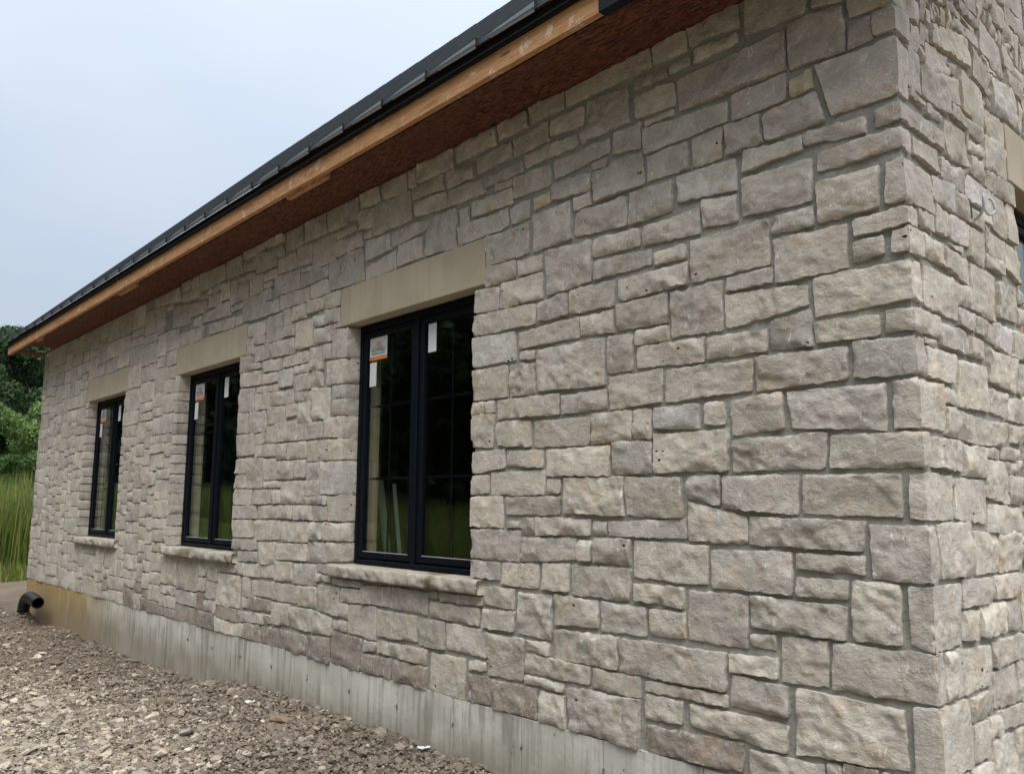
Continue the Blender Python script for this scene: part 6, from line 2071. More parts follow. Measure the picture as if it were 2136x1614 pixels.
S 5787 5176 5943 5174 5943 5071 5788 5071 w 0 0
S 1256 5243 1493 5247 1492 5081 1258 5080 w 0 0
S 2026 5165 2133 5165 2131 5079 2027 5082 - 0 0
S 2686 5175 2821 5172 2824 5081 2686 5082 - 0 0
S 4029 5264 4191 5266 4193 5094 4028 5094 - 0 0
S 1149 5265 1241 5263 1241 5103 1148 5103 - 0 0
S 4209 5243 4424 5244 4423 5103 4209 5100 - 0 0
S 5287 5233 5434 5233 5432 5102 5288 5103 w 0 0
S 2297 5177 2433 5175 2432 5109 2299 5110 w 0 0
S 4937 5193 5123 5197 5121 5111 4936 5110 - 0 0
S 2837 5204 2953 5202 2954 5121 2839 5123 - 0 0
S 3836 5356 4014 5354 4013 5122 3837 5121 w 0 0
S 5446 5343 5772 5347 5773 5121 5447 5121 t 0 0
S 4439 5245 4532 5246 4532 5129 4439 5133 - 0 0
S 4789 5302 4921 5305 4924 5133 4787 5134 w 0 0
S 1509 5313 1703 5313 1703 5140 1509 5144 - 0 0
S 2446 5242 2672 5245 2672 5141 2447 5141 - 0 0
S 5136 5217 5272 5217 5274 5143 5139 5140 t 0 0
S 1716 5226 1834 5224 1831 5150 1717 5153 - 0 0
S 4547 5253 4772 5255 4771 5172 4546 5170 g 0 0
S 2027 5247 2134 5244 2131 5184 2029 5184 - 0 0
S 2966 5357 3134 5353 3134 5180 2967 5181 t 0 0
S 2297 5405 2434 5404 2432 5193 2296 5194 - 0 0
S 2687 5306 2821 5307 2824 5192 2689 5192 w 0 0
S 2149 5343 2284 5346 2282 5199 2146 5199 t 0 0
S 4939 5434 5121 5437 5121 5211 4938 5209 - 0 0
S 2838 5397 2952 5394 2951 5221 2836 5223 w 0 0
S 5136 5416 5274 5413 5273 5233 5138 5231 - 0 0
S 1719 5342 1832 5347 1831 5239 1718 5243 g 0 0
S 3708 5382 3823 5386 3823 5241 3707 5241 w 0 0
S 5286 5407 5433 5404 5433 5252 5289 5251 t 0 0
S 1259 5373 1491 5377 1493 5260 1257 5263 - 0 0
S 2028 5377 2133 5374 2131 5260 2029 5262 - 0 0
S 2448 5446 2673 5447 2671 5263 2448 5260 g 0 0
S 1849 5396 2013 5395 2014 5273 1846 5271 - 0 0
S 4546 5354 4663 5353 4664 5274 4548 5269 t 0 0
S 4679 5417 4774 5416 4771 5271 4679 5273 t 0 0
S 3149 5364 3281 5365 3284 5283 3146 5282 w 0 0
S 3297 5354 3494 5352 3491 5280 3297 5279 - 0 0
S 3506 5463 3694 5464 3693 5284 3508 5284 - 0 0
S 4027 5362 4193 5367 4192 5284 4027 5280 w 0 0
S 2687 5493 2821 5497 2824 5319 2689 5323 - 0 0
S 4789 5474 4921 5473 4922 5324 4786 5321 - 0 0
S 1506 5626 1704 5623 1703 5329 1507 5330 g 0 0
S 1717 5422 1831 5427 1832 5363 1718 5360 - 0 0
S 2149 5587 2282 5582 2281 5363 2146 5360 - 0 0
S 5449 5555 5564 5556 5562 5363 5449 5362 - 0 0
S 2969 5515 3132 5514 3132 5370 2969 5374 g 0 0
S 3299 5504 3494 5507 3492 5374 3296 5374 w 0 0
S 3836 5457 4011 5457 4013 5369 3838 5373 w 0 0
S 4546 5432 4664 5435 4664 5371 4548 5370 - 0 0
S 3149 5582 3282 5582 3283 5380 3148 5381 - 0 0
S 2027 5463 2133 5467 2133 5392 2028 5390 t 0 0
S 3708 5567 3823 5565 3824 5402 3706 5403 - 0 0
S 1849 5655 2014 5652 2014 5413 1849 5410 - 0 0
S 2837 5565 2951 5563 2951 5412 2839 5412 w 0 0
S 2298 5497 2432 5494 2433 5422 2297 5420 - 0 0
S 5289 5672 5432 5675 5433 5419 5287 5421 t 0 0
S 4679 5497 4771 5493 4772 5430 4678 5434 t 0 0
S 5137 5524 5271 5525 5273 5431 5136 5432 t 0 0
S 1718 5585 1833 5582 1834 5439 1716 5439 - 0 0
S 4546 5522 4662 5522 4663 5449 4548 5449 w 0 0
S 4939 5585 5121 5582 5123 5449 4936 5453 - 0 0
S 2446 5637 2672 5637 2674 5459 2449 5463 w 0 0
S 3836 5555 4012 5552 4014 5473 3836 5473 - 0 0
S 2028 5555 2133 5557 2132 5479 2026 5480 - 0 0
S 3506 5663 3694 5666 3694 5482 3508 5484 - 0 0
S 4788 5555 4924 5552 4924 5489 4786 5491 t 0 0
S 2298 5674 2431 5675 2432 5513 2298 5511 - 0 0
S 2686 5606 2822 5605 2823 5509 2689 5511 - 0 0
S 4029 5715 4193 5716 4194 5514 4027 5512 - 0 0
S 4677 5596 4772 5592 4773 5511 4679 5514 g 0 0
S 3297 5614 3491 5614 3493 5519 3298 5520 t 0 0
S 2968 5726 3133 5727 3132 5534 2969 5531 w 0 0
S 4546 5623 4661 5622 4661 5544 4548 5540 w 0 0
S 5139 5615 5271 5614 5274 5543 5136 5543 g 0 0
S 2029 5722 2134 5723 2134 5571 2027 5570 g 0 0
S 3838 5634 4011 5635 4013 5571 3836 5573 - 0 0
S 4788 5756 4922 5755 4923 5572 4786 5571 w 0 0
S 2837 5727 2952 5724 2951 5580 2836 5583 t 0 0
S 3708 5685 3823 5683 3823 5581 3706 5579 w 0 0
S 1717 5823 1833 5824 1831 5600 1717 5602 - 0 0
S 2148 5772 2283 5775 2283 5600 2148 5601 t 0 0
S 3147 5742 3283 5746 3284 5601 3147 5603 w 0 0
S 4938 5715 5123 5713 5121 5600 4936 5600 w 0 0
S 4678 5674 4771 5674 4773 5613 4677 5613 - 0 0
S 2687 5793 2824 5797 2821 5624 2687 5619 w 0 0
S 3296 5765 3493 5767 3494 5630 3297 5630 - 0 0
S 5136 5833 5273 5837 5274 5630 5138 5629 - 0 0
S 4546 5715 4663 5713 4662 5642 4548 5644 w 0 0
S 2449 5766 2563 5763 2563 5652 2447 5654 - 0 0
S 2577 5712 2673 5713 2673 5649 2576 5653 w 0 0
S 3836 5756 4013 5755 4011 5654 3839 5649 - 0 0
S 1846 5952 2012 5957 2012 5671 1849 5673 - 0 0
S 3509 5795 3692 5797 3692 5679 3507 5679 - 0 0
S 2297 5862 2432 5865 2433 5690 2297 5694 g 0 0
S 4207 5824 4534 5826 4534 5689 4209 5691 g 0 0
S 4679 5787 4773 5783 4772 5693 4678 5694 t 0 0
S 3707 5822 3824 5822 3821 5699 3707 5704 - 0 0
S 2577 5793 2671 5795 2671 5734 2576 5733 w 0 0
S 4029 5897 4191 5892 4193 5733 4026 5731 - 0 0
S 4549 5847 4663 5842 4663 5730 4547 5730 - 0 0
S 4936 5987 5121 5982 5121 5729 4938 5733 w 0 0
S 2027 5887 2131 5886 2132 5739 2027 5741 - 0 0
S 2838 5824 3134 5826 3134 5744 2836 5742 t 0 0
S 3147 5976 3282 5975 3281 5764 3149 5759 t 0 0
S 3839 5933 4011 5934 4011 5772 3836 5774 t 0 0
S 4786 5845 4923 5846 4921 5774 4788 5773 - 0 0
S 2448 5896 2561 5896 2561 5783 2446 5783 - 0 0
S 3296 5905 3491 5902 3492 5782 3297 5779 - 0 0
S 2147 5984 2281 5984 2283 5791 2149 5789 w 0 0
S 4677 5924 4772 5925 4774 5803 4679 5801 g 0 0
S 2576 5883 2821 5885 2823 5809 2578 5811 - 0 0
S 3506 5993 3692 5994 3693 5810 3506 5812 t 0 0
S 2839 5954 2981 5953 2983 5844 2838 5839 t 0 0
S 2997 6027 3134 6022 3133 5843 2999 5842 w 0 0
S 3706 5985 3821 5983 3823 5839 3707 5840 w 0 0
S 4209 6065 4371 6064 4374 5842 4209 5843 g 0 0
S 4386 5957 4533 5956 4531 5839 4388 5844 g 0 0
S 4546 5973 4662 5974 4662 5859 4549 5861 - 0 0
S 4788 5954 4921 5956 4924 5862 4787 5863 - 0 0
S 2296 6025 2434 6024 2434 5879 2298 5883 w 0 0
S 2028 6137 2134 6137 2133 5904 2026 5899 w 0 0
S 2576 6034 2823 6033 2823 5901 2578 5904 t 0 0
S 2449 5995 2562 5996 2564 5910 2447 5914 t 0 0
S 4029 6112 4193 6112 4191 5910 4028 5909 - 0 0
S 3296 6152 3492 6153 3494 5920 3299 5919 - 0 0
S 4677 6033 4772 6037 4772 5939 4676 5939 - 0 0
S 3838 6123 4012 6125 4013 5954 3839 5951 w 0 0
S 2838 6112 2984 6117 2984 5970 2839 5971 w 0 0
S 4388 6107 4534 6107 4531 5972 4386 5972 - 0 0
S 4788 6176 4922 6177 4923 5970 4788 5973 - 0 0
S 3147 6085 3282 6082 3284 5993 3147 5992 - 0 0
S 4546 6103 4664 6102 4661 5992 4549 5990 t 0 0
S 2146 6247 2281 6244 2281 6003 2147 5999 w 0 0
S 3707 6094 3823 6096 3822 6001 3709 6001 w 0 0
S 2449 6106 2562 6106 2564 6011 2449 6011 w 0 0
S 3508 6216 3694 6212 3692 6012 3508 6013 g 0 0
S 2297 6134 2432 6134 2431 6039 2299 6040 t 0 0
S 2999 6125 3132 6122 3131 6040 2997 6040 - 0 0
S 2577 6274 2823 6274 2823 6049 2579 6050 w 0 0
S 4679 6145 4772 6145 4773 6050 4678 6049 - 0 0
S 4209 6173 4373 6172 4373 6083 4209 6084 g 0 0
S 3146 6323 3283 6323 3282 6103 3149 6099 - 0 0
S 3706 6203 3824 6203 3822 6110 3706 6110 g 0 0
S 2446 6196 2561 6192 2563 6119 2449 6121 - 0 0
S 4386 6433 4664 6436 4662 6120 4386 6124 g 0 0
S 2836 6287 2982 6284 2983 6134 2838 6134 w 0 0
S 4028 6246 4194 6247 4194 6133 4026 6134 t 0 0
S 2997 6253 3133 6253 3134 6139 2997 6143 - 0 0
S 3838 6233 4013 6234 4013 6140 3838 6144 w 0 0
S 2297 6395 2431 6392 2431 6149 2297 6153 w 0 0
S 4679 6327 4771 6322 4774 6159 4677 6164 t 0 0
S 3299 6342 3494 6346 3493 6174 3298 6173 t 0 0
S 4208 6396 4373 6396 4373 6194 4206 6190 g 0 0
S 2449 6376 2562 6372 2564 6214 2448 6214 w 0 0
S 3708 6333 3824 6334 3823 6224 3706 6221 t 0 0
S 3509 6427 3693 6427 3691 6234 3508 6230 t 0 0
S 3839 6355 4012 6353 4013 6251 3837 6250 w 0 0
S 4028 6394 4192 6394 4193 6262 4026 6259 - 0 0
S 2998 6367 3132 6365 3132 6271 2998 6272 - 0 0
S 2578 6402 2822 6402 2824 6293 2577 6293 t 0 0
S 2836 6482 2984 6486 2984 6302 2836 6300 - 0 0
S 3148 6597 3283 6594 3284 6341 3147 6339 - 0 0
S 3707 6595 3821 6597 3824 6349 3706 6349 - 0 0
S 3299 6592 3493 6596 3493 6364 3298 6363 g 0 0
S 3838 6594 4011 6593 4013 6369 3839 6374 - 0 0
S 2996 6594 3134 6592 3133 6384 2996 6379 - 0 0
S 2449 6546 2561 6543 2563 6391 2446 6392 w 0 0
S 4028 6593 4163 6597 4162 6410 4027 6409 - 0 0
S 4176 6593 4374 6592 4374 6412 4176 6411 - 0 0
S 2577 6595 2824 6592 2822 6424 2577 6423 - 0 0
S 3508 6597 3692 6592 3691 6439 3507 6441 g 0 0
S 4386 6585 4513 6582 4514 6454 4387 6449 w 0 0
S 2838 6596 2983 6595 2981 6502 2837 6504 w 0 0
"""

# ------------------------------------------------------------------ ground
GX = np.array([-40, -12.2, -11.0, -9.8, -8.4, -7.5, -6.9, -6.1, -5.4, -5, -3.2, -2.4, -1, 40.]); GZ = np.array([.06, .10, .11, .13, .125, .14, .145, .165, .27, .285, .32, .295, .25, .1])
def ground_z(x, y):
    x = np.asarray(x, float); y = np.asarray(y, float)
    near = np.interp(x, GX, GZ); far = .07 + .05*fbm(x*.35, y*.35, 3) + .03*fbm(x*1.1, y*1.1, 9)
    t = np.clip((-y-.05)/1.5, 0, 1); t = t*t*(3-2*t)
    out_left = np.clip((-12.6-x)/1.5, 0, 1)
    t = np.maximum(t, out_left)
    z = near*(1-t) + far*t
    z = z + .07*np.exp(-(((x+11.8)/.35)**2+((y+.2)/.25)**2))
    site = np.clip((x+19)/3, 0, 1)*np.clip((y+11)/3, 0, 1)*np.clip((6-y)/4, 0, 1)*np.clip((8-x)/4, 0, 1)
    z = z + site*(.035*fbm(x*3.3, y*3.3, 21, 3) + .022*np.abs(fbm(x*9, y*9, 31, 3)))
    z = z + np.clip((-x-24)/40, 0, 1)**1.2*3.0 + np.clip((-y-14)/60, 0, 1)*1.5
    return z
def graded(core0, core1, step, lim0, lim1):
    c = list(np.arange(core0, core1, step)); s = step
    while c[-1] < lim1: s *= 1.18; c.append(c[-1]+s)
    s = step
    while c[0] > lim0: s *= 1.18; c.insert(0, c[0]-s)
    return np.array(c)
xs = graded(-13.2, -1.2, .033, -420, 420); ys = graded(-2.9, .05, .033, -420, 420)
X, Y = np.meshgrid(xs, ys, indexing='ij'); Zg = ground_z(X, Y)
core = np.clip((X+13.2)/.4, 0, 1)*np.clip((-1.2-X)/.4, 0, 1)*np.clip((Y+2.9)/.3, 0, 1)*np.clip((.3-Y)/.2, 0, 1)
Zg = Zg + core*(.028*fbm(X*16, Y*16, 41, 3) + .012*vn(X*60, Y*60, 43))
n1, n2 = X.shape; idx = np.arange(n1*n2).reshape(n1, n2)
gf = np.stack([idx[:-1, :-1], idx[1:, :-1], idx[1:, 1:], idx[:-1, 1:]], -1).reshape(-1, 4)
tag(mk('ground', np.stack([X, Y, Zg], -1).reshape(-1, 3), gf, M['soil'], smooth=True), kind='structure')

# ------------------------------------------------------------------ house
CTR = (-3.18, -6.345, -9.40); HW = .70; ZS, ZL, ZT = 1.292, 2.962, 3.243; Z0, Z1 = .623, 3.91
house = tag(empty('stone_house'), 'new limestone house with black windows, unfinished timber eaves and bare concrete foundation', 'house')
def wall_boxes(mb, spans, x0, x1, z0, z1, y0, y1, swap=False):
    """solid wall with rectangular openings (xa, xb, za, zb)"""
    def bx(a, b, c, d):
        if b-a > 1e-4 and d-c > 1e-4:
            mb.box(a, b, y0, y1, c, d) if not swap else mb.box(y0, y1, a, b, c, d)
    x = x0
    for a, b, c, d in sorted(spans):
        bx(x, a, z0, z1); bx(a, b, z0, c); bx(a, b, d, z1); x = b
    bx(x, x1, z0, z1)
op = [(c-HW-.014, c+HW+.014, ZS-.03, ZL+.02) for c in CTR]
SW = (1.28, 2.72, 1.30, 3.222, 3.512)
mb = MB(); wall_boxes(mb, op, -12.4835, -.0165, Z0, Z1, .0165, .27); front_wall = mb.build('front_wall', M['mortar'], house)
mb = MB(); wall_boxes(mb, [(SW[0]-.012, SW[1]+.012, SW[2]-.08, SW[3]+.02)], .272, 7.0, Z0, 3.93, -.27, -.0165, True)
g0 = len(mb.V)
# gable triangle above the side wall
mb.add([(-.27, -.0, 3.932), (-.27, 7.0, 3.932), (-.27, 3.5, 7.75), (-.0165, 0.0, 3.932), (-.0165, 7.0, 3.932), (-.0165, 3.5, 7.75)], [(0, 1, 4, 3), (1, 2, 5, 4), (2, 0, 3, 5)], [(3, 4, 5), (2, 1, 0)])
side_wall = mb.build('side_wall', M['mortar'], house)
mb = MB(); mb.box(-12.482, -12.2, .275, 7.0, Z0, 3.93); mb.add([(-12.2, 0, 3.932), (-12.2, 7, 3.932), (-12.2, 3.5, 7.75), (-12.486, 0, 3.932), (-12.486, 7, 3.932), (-12.486, 3.5, 7.75)], [(0, 1, 4, 3), (1, 2, 5, 4), (2, 0, 3, 5)], [(3, 5, 4), (2, 0, 1)])
mb.build('end_wall', M['mortar'], house)
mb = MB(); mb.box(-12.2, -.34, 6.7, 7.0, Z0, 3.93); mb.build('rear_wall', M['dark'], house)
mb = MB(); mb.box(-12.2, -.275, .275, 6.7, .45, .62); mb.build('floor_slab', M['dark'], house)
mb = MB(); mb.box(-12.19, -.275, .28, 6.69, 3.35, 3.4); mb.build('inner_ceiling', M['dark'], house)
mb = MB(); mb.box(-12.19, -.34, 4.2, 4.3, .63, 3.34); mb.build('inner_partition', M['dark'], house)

# foundation: one bay between every two form joints
JX = [-12.5, -11.96, -11.45, -10.92, -10.31, -9.76, -9.19, -8.66, -8.11, -7.56, -7.02, -6.47, -5.936, -5.374, -4.834, -4.282, -3.722, -3.17, -2.622, -2.062, -1.51, -.96, -.4, 0.005]
mb = MB(); mb.box(-12.47, -.03, .03, .4, -.4, Z0-.012); mb.box(-.4, -.03, .41, 7.0, -.4, Z0-.012)
found = mb.build('foundation', M['concrete'], house)
for i in range(len(JX)-1):
    a, b = JX[i]+.003, JX[i+1]-.003
    nx = max(3, int((b-a)/.05)); u = np.linspace(a, b, nx); zz = np.linspace(-.4, Z0, 14)
    U, Zz = np.meshgrid(u, zz, indexing='ij')
    dep = .004 + .003*fbm(U*4, Zz*4, 77) + np.where((U < a+.004) | (U > b-.004), .004, 0.)
    top = Zz + np.where(Zz > Z0-.001, .008*fbm(U*9, U*0, 5), 0)
    Vf = np.stack([U, dep, np.minimum(top, Z0+.003)], -1); Vb = np.stack([U, np.full_like(U, .029), top], -1)
    n_, m_ = U.shape; idn = np.arange(n_*m_).reshape(n_, m_); o_ = n_*m_
    f = [np.stack([idn[:-1, :-1], idn[1:, :-1], idn[1:, 1:], idn[:-1, 1:]], -1).reshape(-1, 4)]
    rim = np.concatenate([idn[:, 0], idn[-1, 1:], idn[-2::-1, -1], idn[0, -2:0:-1]]); rn = np.roll(rim, -1)
    f.append(np.stack([rim, rim+o_, rn+o_, rn], -1))
    mk('concrete_bay', np.concatenate([Vf.reshape(-1, 3), Vb.reshape(-1, 3)]), f, M['concrete'], found, smooth=False)
for x in JX[11:-1]:
    mb = MB()
    for k in range(4):
        a = random.uniform(0, 6.28); r = random.uniform(.002, .012)
        mb.box(x+r*math.cos(a)-.003, x+r*math.cos(a)+.003, .003-random.uniform(0, .004), .02, .478+1.6*r*math.sin(a)-.005, .478+1.6*r*math.sin(a)+.005, .002)
    mb.build('form_tie_stub', M['tie'], found)

# ------------------------------------------------------------------ stones
TINT = {'-': (.60, .556, .490), 'w': (.645, .592, .512), 'g': (.56, .524, .464), 'd': (.38, .325, .28), 'p': (.66, .635, .59), 'y': (.68, .61, .43), 'v': (.49, .445, .425)}
def stone_mesh(Q, tg, bR, bL, wall, seed):
    rnd = random.Random(seed); P = np.array(Q, float).reshape(4, 2)
    ctr = P.mean(0); wid = (np.linalg.norm(P[1]-P[0])+np.linalg.norm(P[2]-P[3]))/2; hei = (np.linalg.norm(P[3]-P[0])+np.linalg.norm(P[2]-P[1]))/2
    if not (bR or bL): P[[0, 3], 0] -= .0025; P[[1, 2], 0] += .0025
    P[[0, 1], 1] += .0025; P[[2, 3], 1] -= .0025
    pw = Vector((ctr[0], 0, ctr[1])) if wall == 'F' else Vector((0, ctr[0], ctr[1]))
    dist = (pw-CAM).length
    cs = min(max(.0033*dist*.85, .0098), .036)
    nu = min(max(int(wid/cs), 3), 52); nv = min(max(int(hei/cs), 3), 34)
    def prm(n, L):
        e = min(.005/L, .2); return np.concatenate([[0, 0, 0], np.linspace(e, 1-e, n), [1, 1, 1]])
    fu = prm(nu, wid); fv = prm(nv, hei); nfu = len(fu)
    cut = [1, nfu-3]; side_s = np.zeros(nfu); sgn = 1; cidx = None
    def bend(dep):
        nb = max(2, int(dep/cs)); return np.concatenate([[0], np.linspace(0, dep-.004, nb+1)[1:], [dep, dep, dep]])
    if bR:
        q = bend(bR); fu = np.concatenate([fu[:-2], np.ones(len(q))]); side_s = np.concatenate([np.zeros(nfu-2), q]); cut = [1, nfu-3, len(fu)-3]
    elif bL:
        q = bend(bL)[::-1]; fu = np.concatenate([np.zeros(len(q)), fu[2:]]); side_s = np.concatenate([q, np.zeros(nfu-2)]); cut = [1, len(q)-1, len(fu)-3]; sgn = -1
    su = np.zeros(len(fu)); su[0] = su[-1] = 1; onb_ = np.zeros(len(fu), bool)
    if bR: onb_[nfu-2:] = True
    if bL: onb_[:len(q)] = True
    sv = np.zeros(len(fv)); sv[0] = sv[-1] = 1; cutv = [1, len(fv)-3]
    FU, FV = np.meshgrid(fu, fv, indexing='ij'); SS = np.repeat(side_s[:, None], len(fv), 1); SK = np.maximum(np.repeat(su[:, None], len(fv), 1), sv[None, :])
    A = (P[0][0]*(1-FU)+P[1][0]*FU)*(1-FV) + (P[3][0]*(1-FU)+P[2][0]*FU)*FV
    B = (P[0][1]*(1-FU)+P[1][1]*FU)*(1-FV) + (P[3][1]*(1-FU)+P[2][1]*FU)*FV
    T = A + sgn*SS                                  # unfolded coordinate
    ox, oy = rnd.uniform(0, 99), rnd.uniform(0, 99); s0 = rnd.randrange(9999)
    amp = .0055
    wa = amp*fbm(T*38+ox, B*38+oy, s0, 2) + .003*vn(T*9+ox, B*9+oy, s0+3); wb = amp*1.5*fbm(T*34+oy, B*34+ox, s0+7, 3) + .005*vn(T*8+ox, B*8+oy, s0+5)
    # rounded corners
    du = FU*wid; du2 = (1-FU)*wid
    if bR: du2 = np.where(onb_[:, None], bR-SS, (1-FU)*wid+bR)
    if bL: du = np.where(onb_[:, None], bL-SS, FU*wid+bL)
    dt = FV*hei; db = (1-FV)*hei                    # from the top, from the bottom
    rad = rnd.uniform(.001, .006)
    for d1, sa in ((du, 1), (du2, -1)):
        for d2, sb in ((dt, -1), (db, 1)):
            k = np.clip(1-(d1+d2)/(rad*2), 0, 1)*rad*.55; wa = wa + sa*k; wb = wb + sb*k
    # face relief
    big = min(wid, hei)
    h = np.full(A.shape, 1.); base_h = rnd.uniform(-.001, .006)
    nearf = 1. if dist < 7 else .55
    for k in range(rnd.choice([2, 3, 4, 5, 6])):
        a0 = ctr[0]+rnd.uniform(-.45, .45)*wid; b0 = ctr[1]+rnd.uniform(-.45, .45)*hei; g = rnd.choice([.35, .7, 1.])*nearf
        h = np.minimum(h, base_h+rnd.uniform(.001, .006) + (A-a0)*rnd.uniform(-.10, .10)*g + (B-b0)*rnd.uniform(-.17, .17)*g)
    rough = rnd.choice([.4, .55, .8, 1.15])
    h = h + rough*(.008*fbm(T*7+ox, B*9+oy, s0+11, 3) + .0075*fbm(T*28+oy, B*34+ox, s0+13, 3) - .010*np.abs(vn(T*11+oy, B*15, s0+17)) + .002)
    st = vn(T*8+oy, B*12+ox, s0+19) + .35*vn(T*31, B*31, s0+23)
    h = h + rnd.choice([0, .003, .005, .007])*np.clip((st-.05)*18, 0, 1)
    h = np.maximum(h, -.005)
    for k in range(rnd.choice([1, 2, 3, 4, 5]) if dist < 7 else rnd.choice([0, 1, 2])):
        e = rnd.choice('bbbbttttlr'); dd = {'b': db, 't': dt, 'l': du, 'r': du2}[e]; al = T if e in 'bt' else B
        a0 = al.min() + rnd.random()*(al.max()-al.min()); ln = rnd.uniform(.03, .16)
        ctf = rnd.uniform(.25, .9)*dd - rnd.uniform(.003, .011) + ((al-a0)/ln)**2*.02 + .005*fbm(T*30, B*30, s0+29+k, 2)
        h = np.minimum(h, np.maximum(ctf, -.0095))
    ed = np.minimum(np.minimum(du, du2), np.minimum(dt, db))
    h = h - .0008*np.exp(-(ed/.003)**2)
    h = np.maximum(h, -.0105)
    h = np.where(SK > 0, -.034, h)
    A2 = A+wa; B2 = B+wb
    if bR or bL:
        onb = np.repeat(onb_[:, None], len(fv), 1)
        near = np.exp(-((np.minimum(np.where(onb, SS, (du2-bR if bR else du-bL)), 1))/.018)**2)
        h = np.where(SK > 0, h, np.minimum(h, .004)-.001*near)
        xc = (P[1][0] if bR else P[0][0])
        corner = ((FU >= 1) if bR else (FU <= 0)) & (SS <= 0)
        hc = (h*corner).sum(0)/np.maximum(corner.sum(0), 1); h = np.where(corner, hc[None, :], h)
        hh = np.where(SK > 0, -.03, h)
        out_ = np.where(onb, SS+0, -h)               # into the wall
        Aface = np.where(onb, xc + sgn*h, np.where(corner & (SK == 0), xc+sgn*h, A + wa*np.clip((du2-bR if bR else du-bL)/.03, 0, 1)))
        Aface = np.where(onb & (SK > 0), np.where(sv[None, :] > 0, xc-sgn*.03, xc-sgn*.03), Aface)
        Dd = np.where(onb & ~corner, SS, -h)
    else:
        Aface = A2; Dd = -h
    if wall == 'F': V = np.stack([Aface, Dd, B2], -1)
    else: V = np.stack([-Dd, Aface, B2], -1)
    n_, m_ = A.shape; idn = np.arange(n_*m_).reshape(n_, m_)
    f = np.stack([idn[:-1, :-1], idn[:-1, 1:], idn[1:, 1:], idn[1:, :-1]], -1); kp = np.ones((n_-1, m_-1), bool); kp[cut] = False; kp[:, cutv] = False; f = f[kp]
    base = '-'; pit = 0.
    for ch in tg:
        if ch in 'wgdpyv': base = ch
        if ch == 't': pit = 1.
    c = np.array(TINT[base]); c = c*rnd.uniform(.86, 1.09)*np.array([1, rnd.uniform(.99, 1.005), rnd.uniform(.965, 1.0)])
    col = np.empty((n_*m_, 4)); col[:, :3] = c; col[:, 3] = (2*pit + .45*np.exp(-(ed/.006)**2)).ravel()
    return V.reshape(-1, 3), f, col
rest = {'F': [], 'S': []}; nsing = 0
for i, row in enumerate(STONES.strip().splitlines()):
    t = row.split(); wall = t[0]; q = [int(v)/1000 for v in t[1:9]]; tg = t[9]; bR = int(t[10])/1000; bL = int(t[11])/1000
    V, f, col = stone_mesh(q, tg, bR, bL, wall, i*7+1)
    if nsing < 300:
        o = V.mean(0); o[2] = V[:, 2].min()
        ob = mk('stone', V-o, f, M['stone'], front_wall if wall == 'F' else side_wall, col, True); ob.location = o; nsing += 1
    else: rest[wall].append((V, f, col))
for k, par in (('F', front_wall), ('S', side_wall)):
    Vs = []; Fs = []; Cs = []; n = 0
    for V, f, col in rest[k]: Vs.append(V); Fs.append(f+n); Cs.append(col); n += len(V)
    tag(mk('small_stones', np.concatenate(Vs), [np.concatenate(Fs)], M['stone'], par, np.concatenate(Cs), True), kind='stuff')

# lintels and sills
def rough_box(x0, x1, y0, y1, z0, z1, cs, amp, seed, front_only=True, rnd_=.006):
    """block with a split-rock front and ends: rounded cross-section swept along x"""
    nx = int((x1-x0)/cs)+2; u = np.linspace(0, 1, nx)
    prof = []
    n1_ = 7
    for k in range(n1_+1): prof.append((y1+(y0-y1)*k/n1_, z1))
    for k in range(1, 7): prof.append((y0, z1+(z0-z1)*k/6))
    for k in range(1, n1_+1): prof.append((y0+(y1-y0)*k/n1_, z0))
    prof = np.array(prof); Vv = []
    Uu, K = np.meshgrid(u, np.arange(len(prof)), indexing='ij')
    Xx = x0+(x1-x0)*Uu; Yy = prof[K, 0]; Zz = prof[K, 1]
    fr = np.clip((y0+.05-Yy)/.05, 0, 1)              # 1 at the front
    tz = (Zz-z0)/(z1-z0)
    rd = rnd_*(np.exp(-((1-tz)/.18)**2)+np.exp(-(tz/.22)**2))
    endr = np.clip(1-np.minimum(Uu, 1-Uu)*(x1-x0)/.03, 0, 1)
    Yy = Yy + fr*(rd + amp*fbm(Xx*9, Zz*14, seed, 3) + amp*.8*fbm(Xx*30, Zz*30, seed+4, 3) + endr*.02)
    Zz = Zz + fr*np.where(tz > .5, -1, 1)*rd*.5 + amp*.35*fbm(Xx*13, Yy*13, seed+9, 2)*(fr > 0)
    V = np.stack([Xx, Yy, Zz], -1).reshape(-1, 3); m_ = len(prof); idn = np.arange(nx*m_).reshape(nx, m_)
    f = [np.stack([idn[:-1, :-1], idn[1:, :-1], idn[1:, 1:], idn[:-1, 1:]], -1).reshape(-1, 4)]
    cap = []
    for e in (0, nx-1):
        r_ = idn[e]
        for k in range(m_//2): cap.append((r_[k], r_[k+1], r_[m_-2-k], r_[m_-1-k]) if k+1 < m_-2-k else (r_[k], r_[k+1], r_[m_-1-k], r_[m_-1-k]))
    cap = [c for c in cap if len(set(c)) == 4]
    f.append(np.array(cap)); return V, f
def m_sill():
    s = NT('sill_stone', .9, .2)
    c = s.mix(s.ramp(s.noise(8, 4, .65), .38, .66), (.42, .385, .315), (.54, .50, .43))
    c = s.mix(s.ramp(s.noise(40, 5, .7), .4, .7, 0, .5), c, (.28, .25, .20))
    f = s.math('MULTIPLY', s.ramp(s.noise(2.6, 3, .5, s.pos((1, 1, .4))), .60, .655), .8)
    c = s.mix(f, c, (.17, .125, .07)); s.col(c); s.bump(s.noise(60, 5, .7), .6, .012); return s.done()
M['sill'] = m_sill()
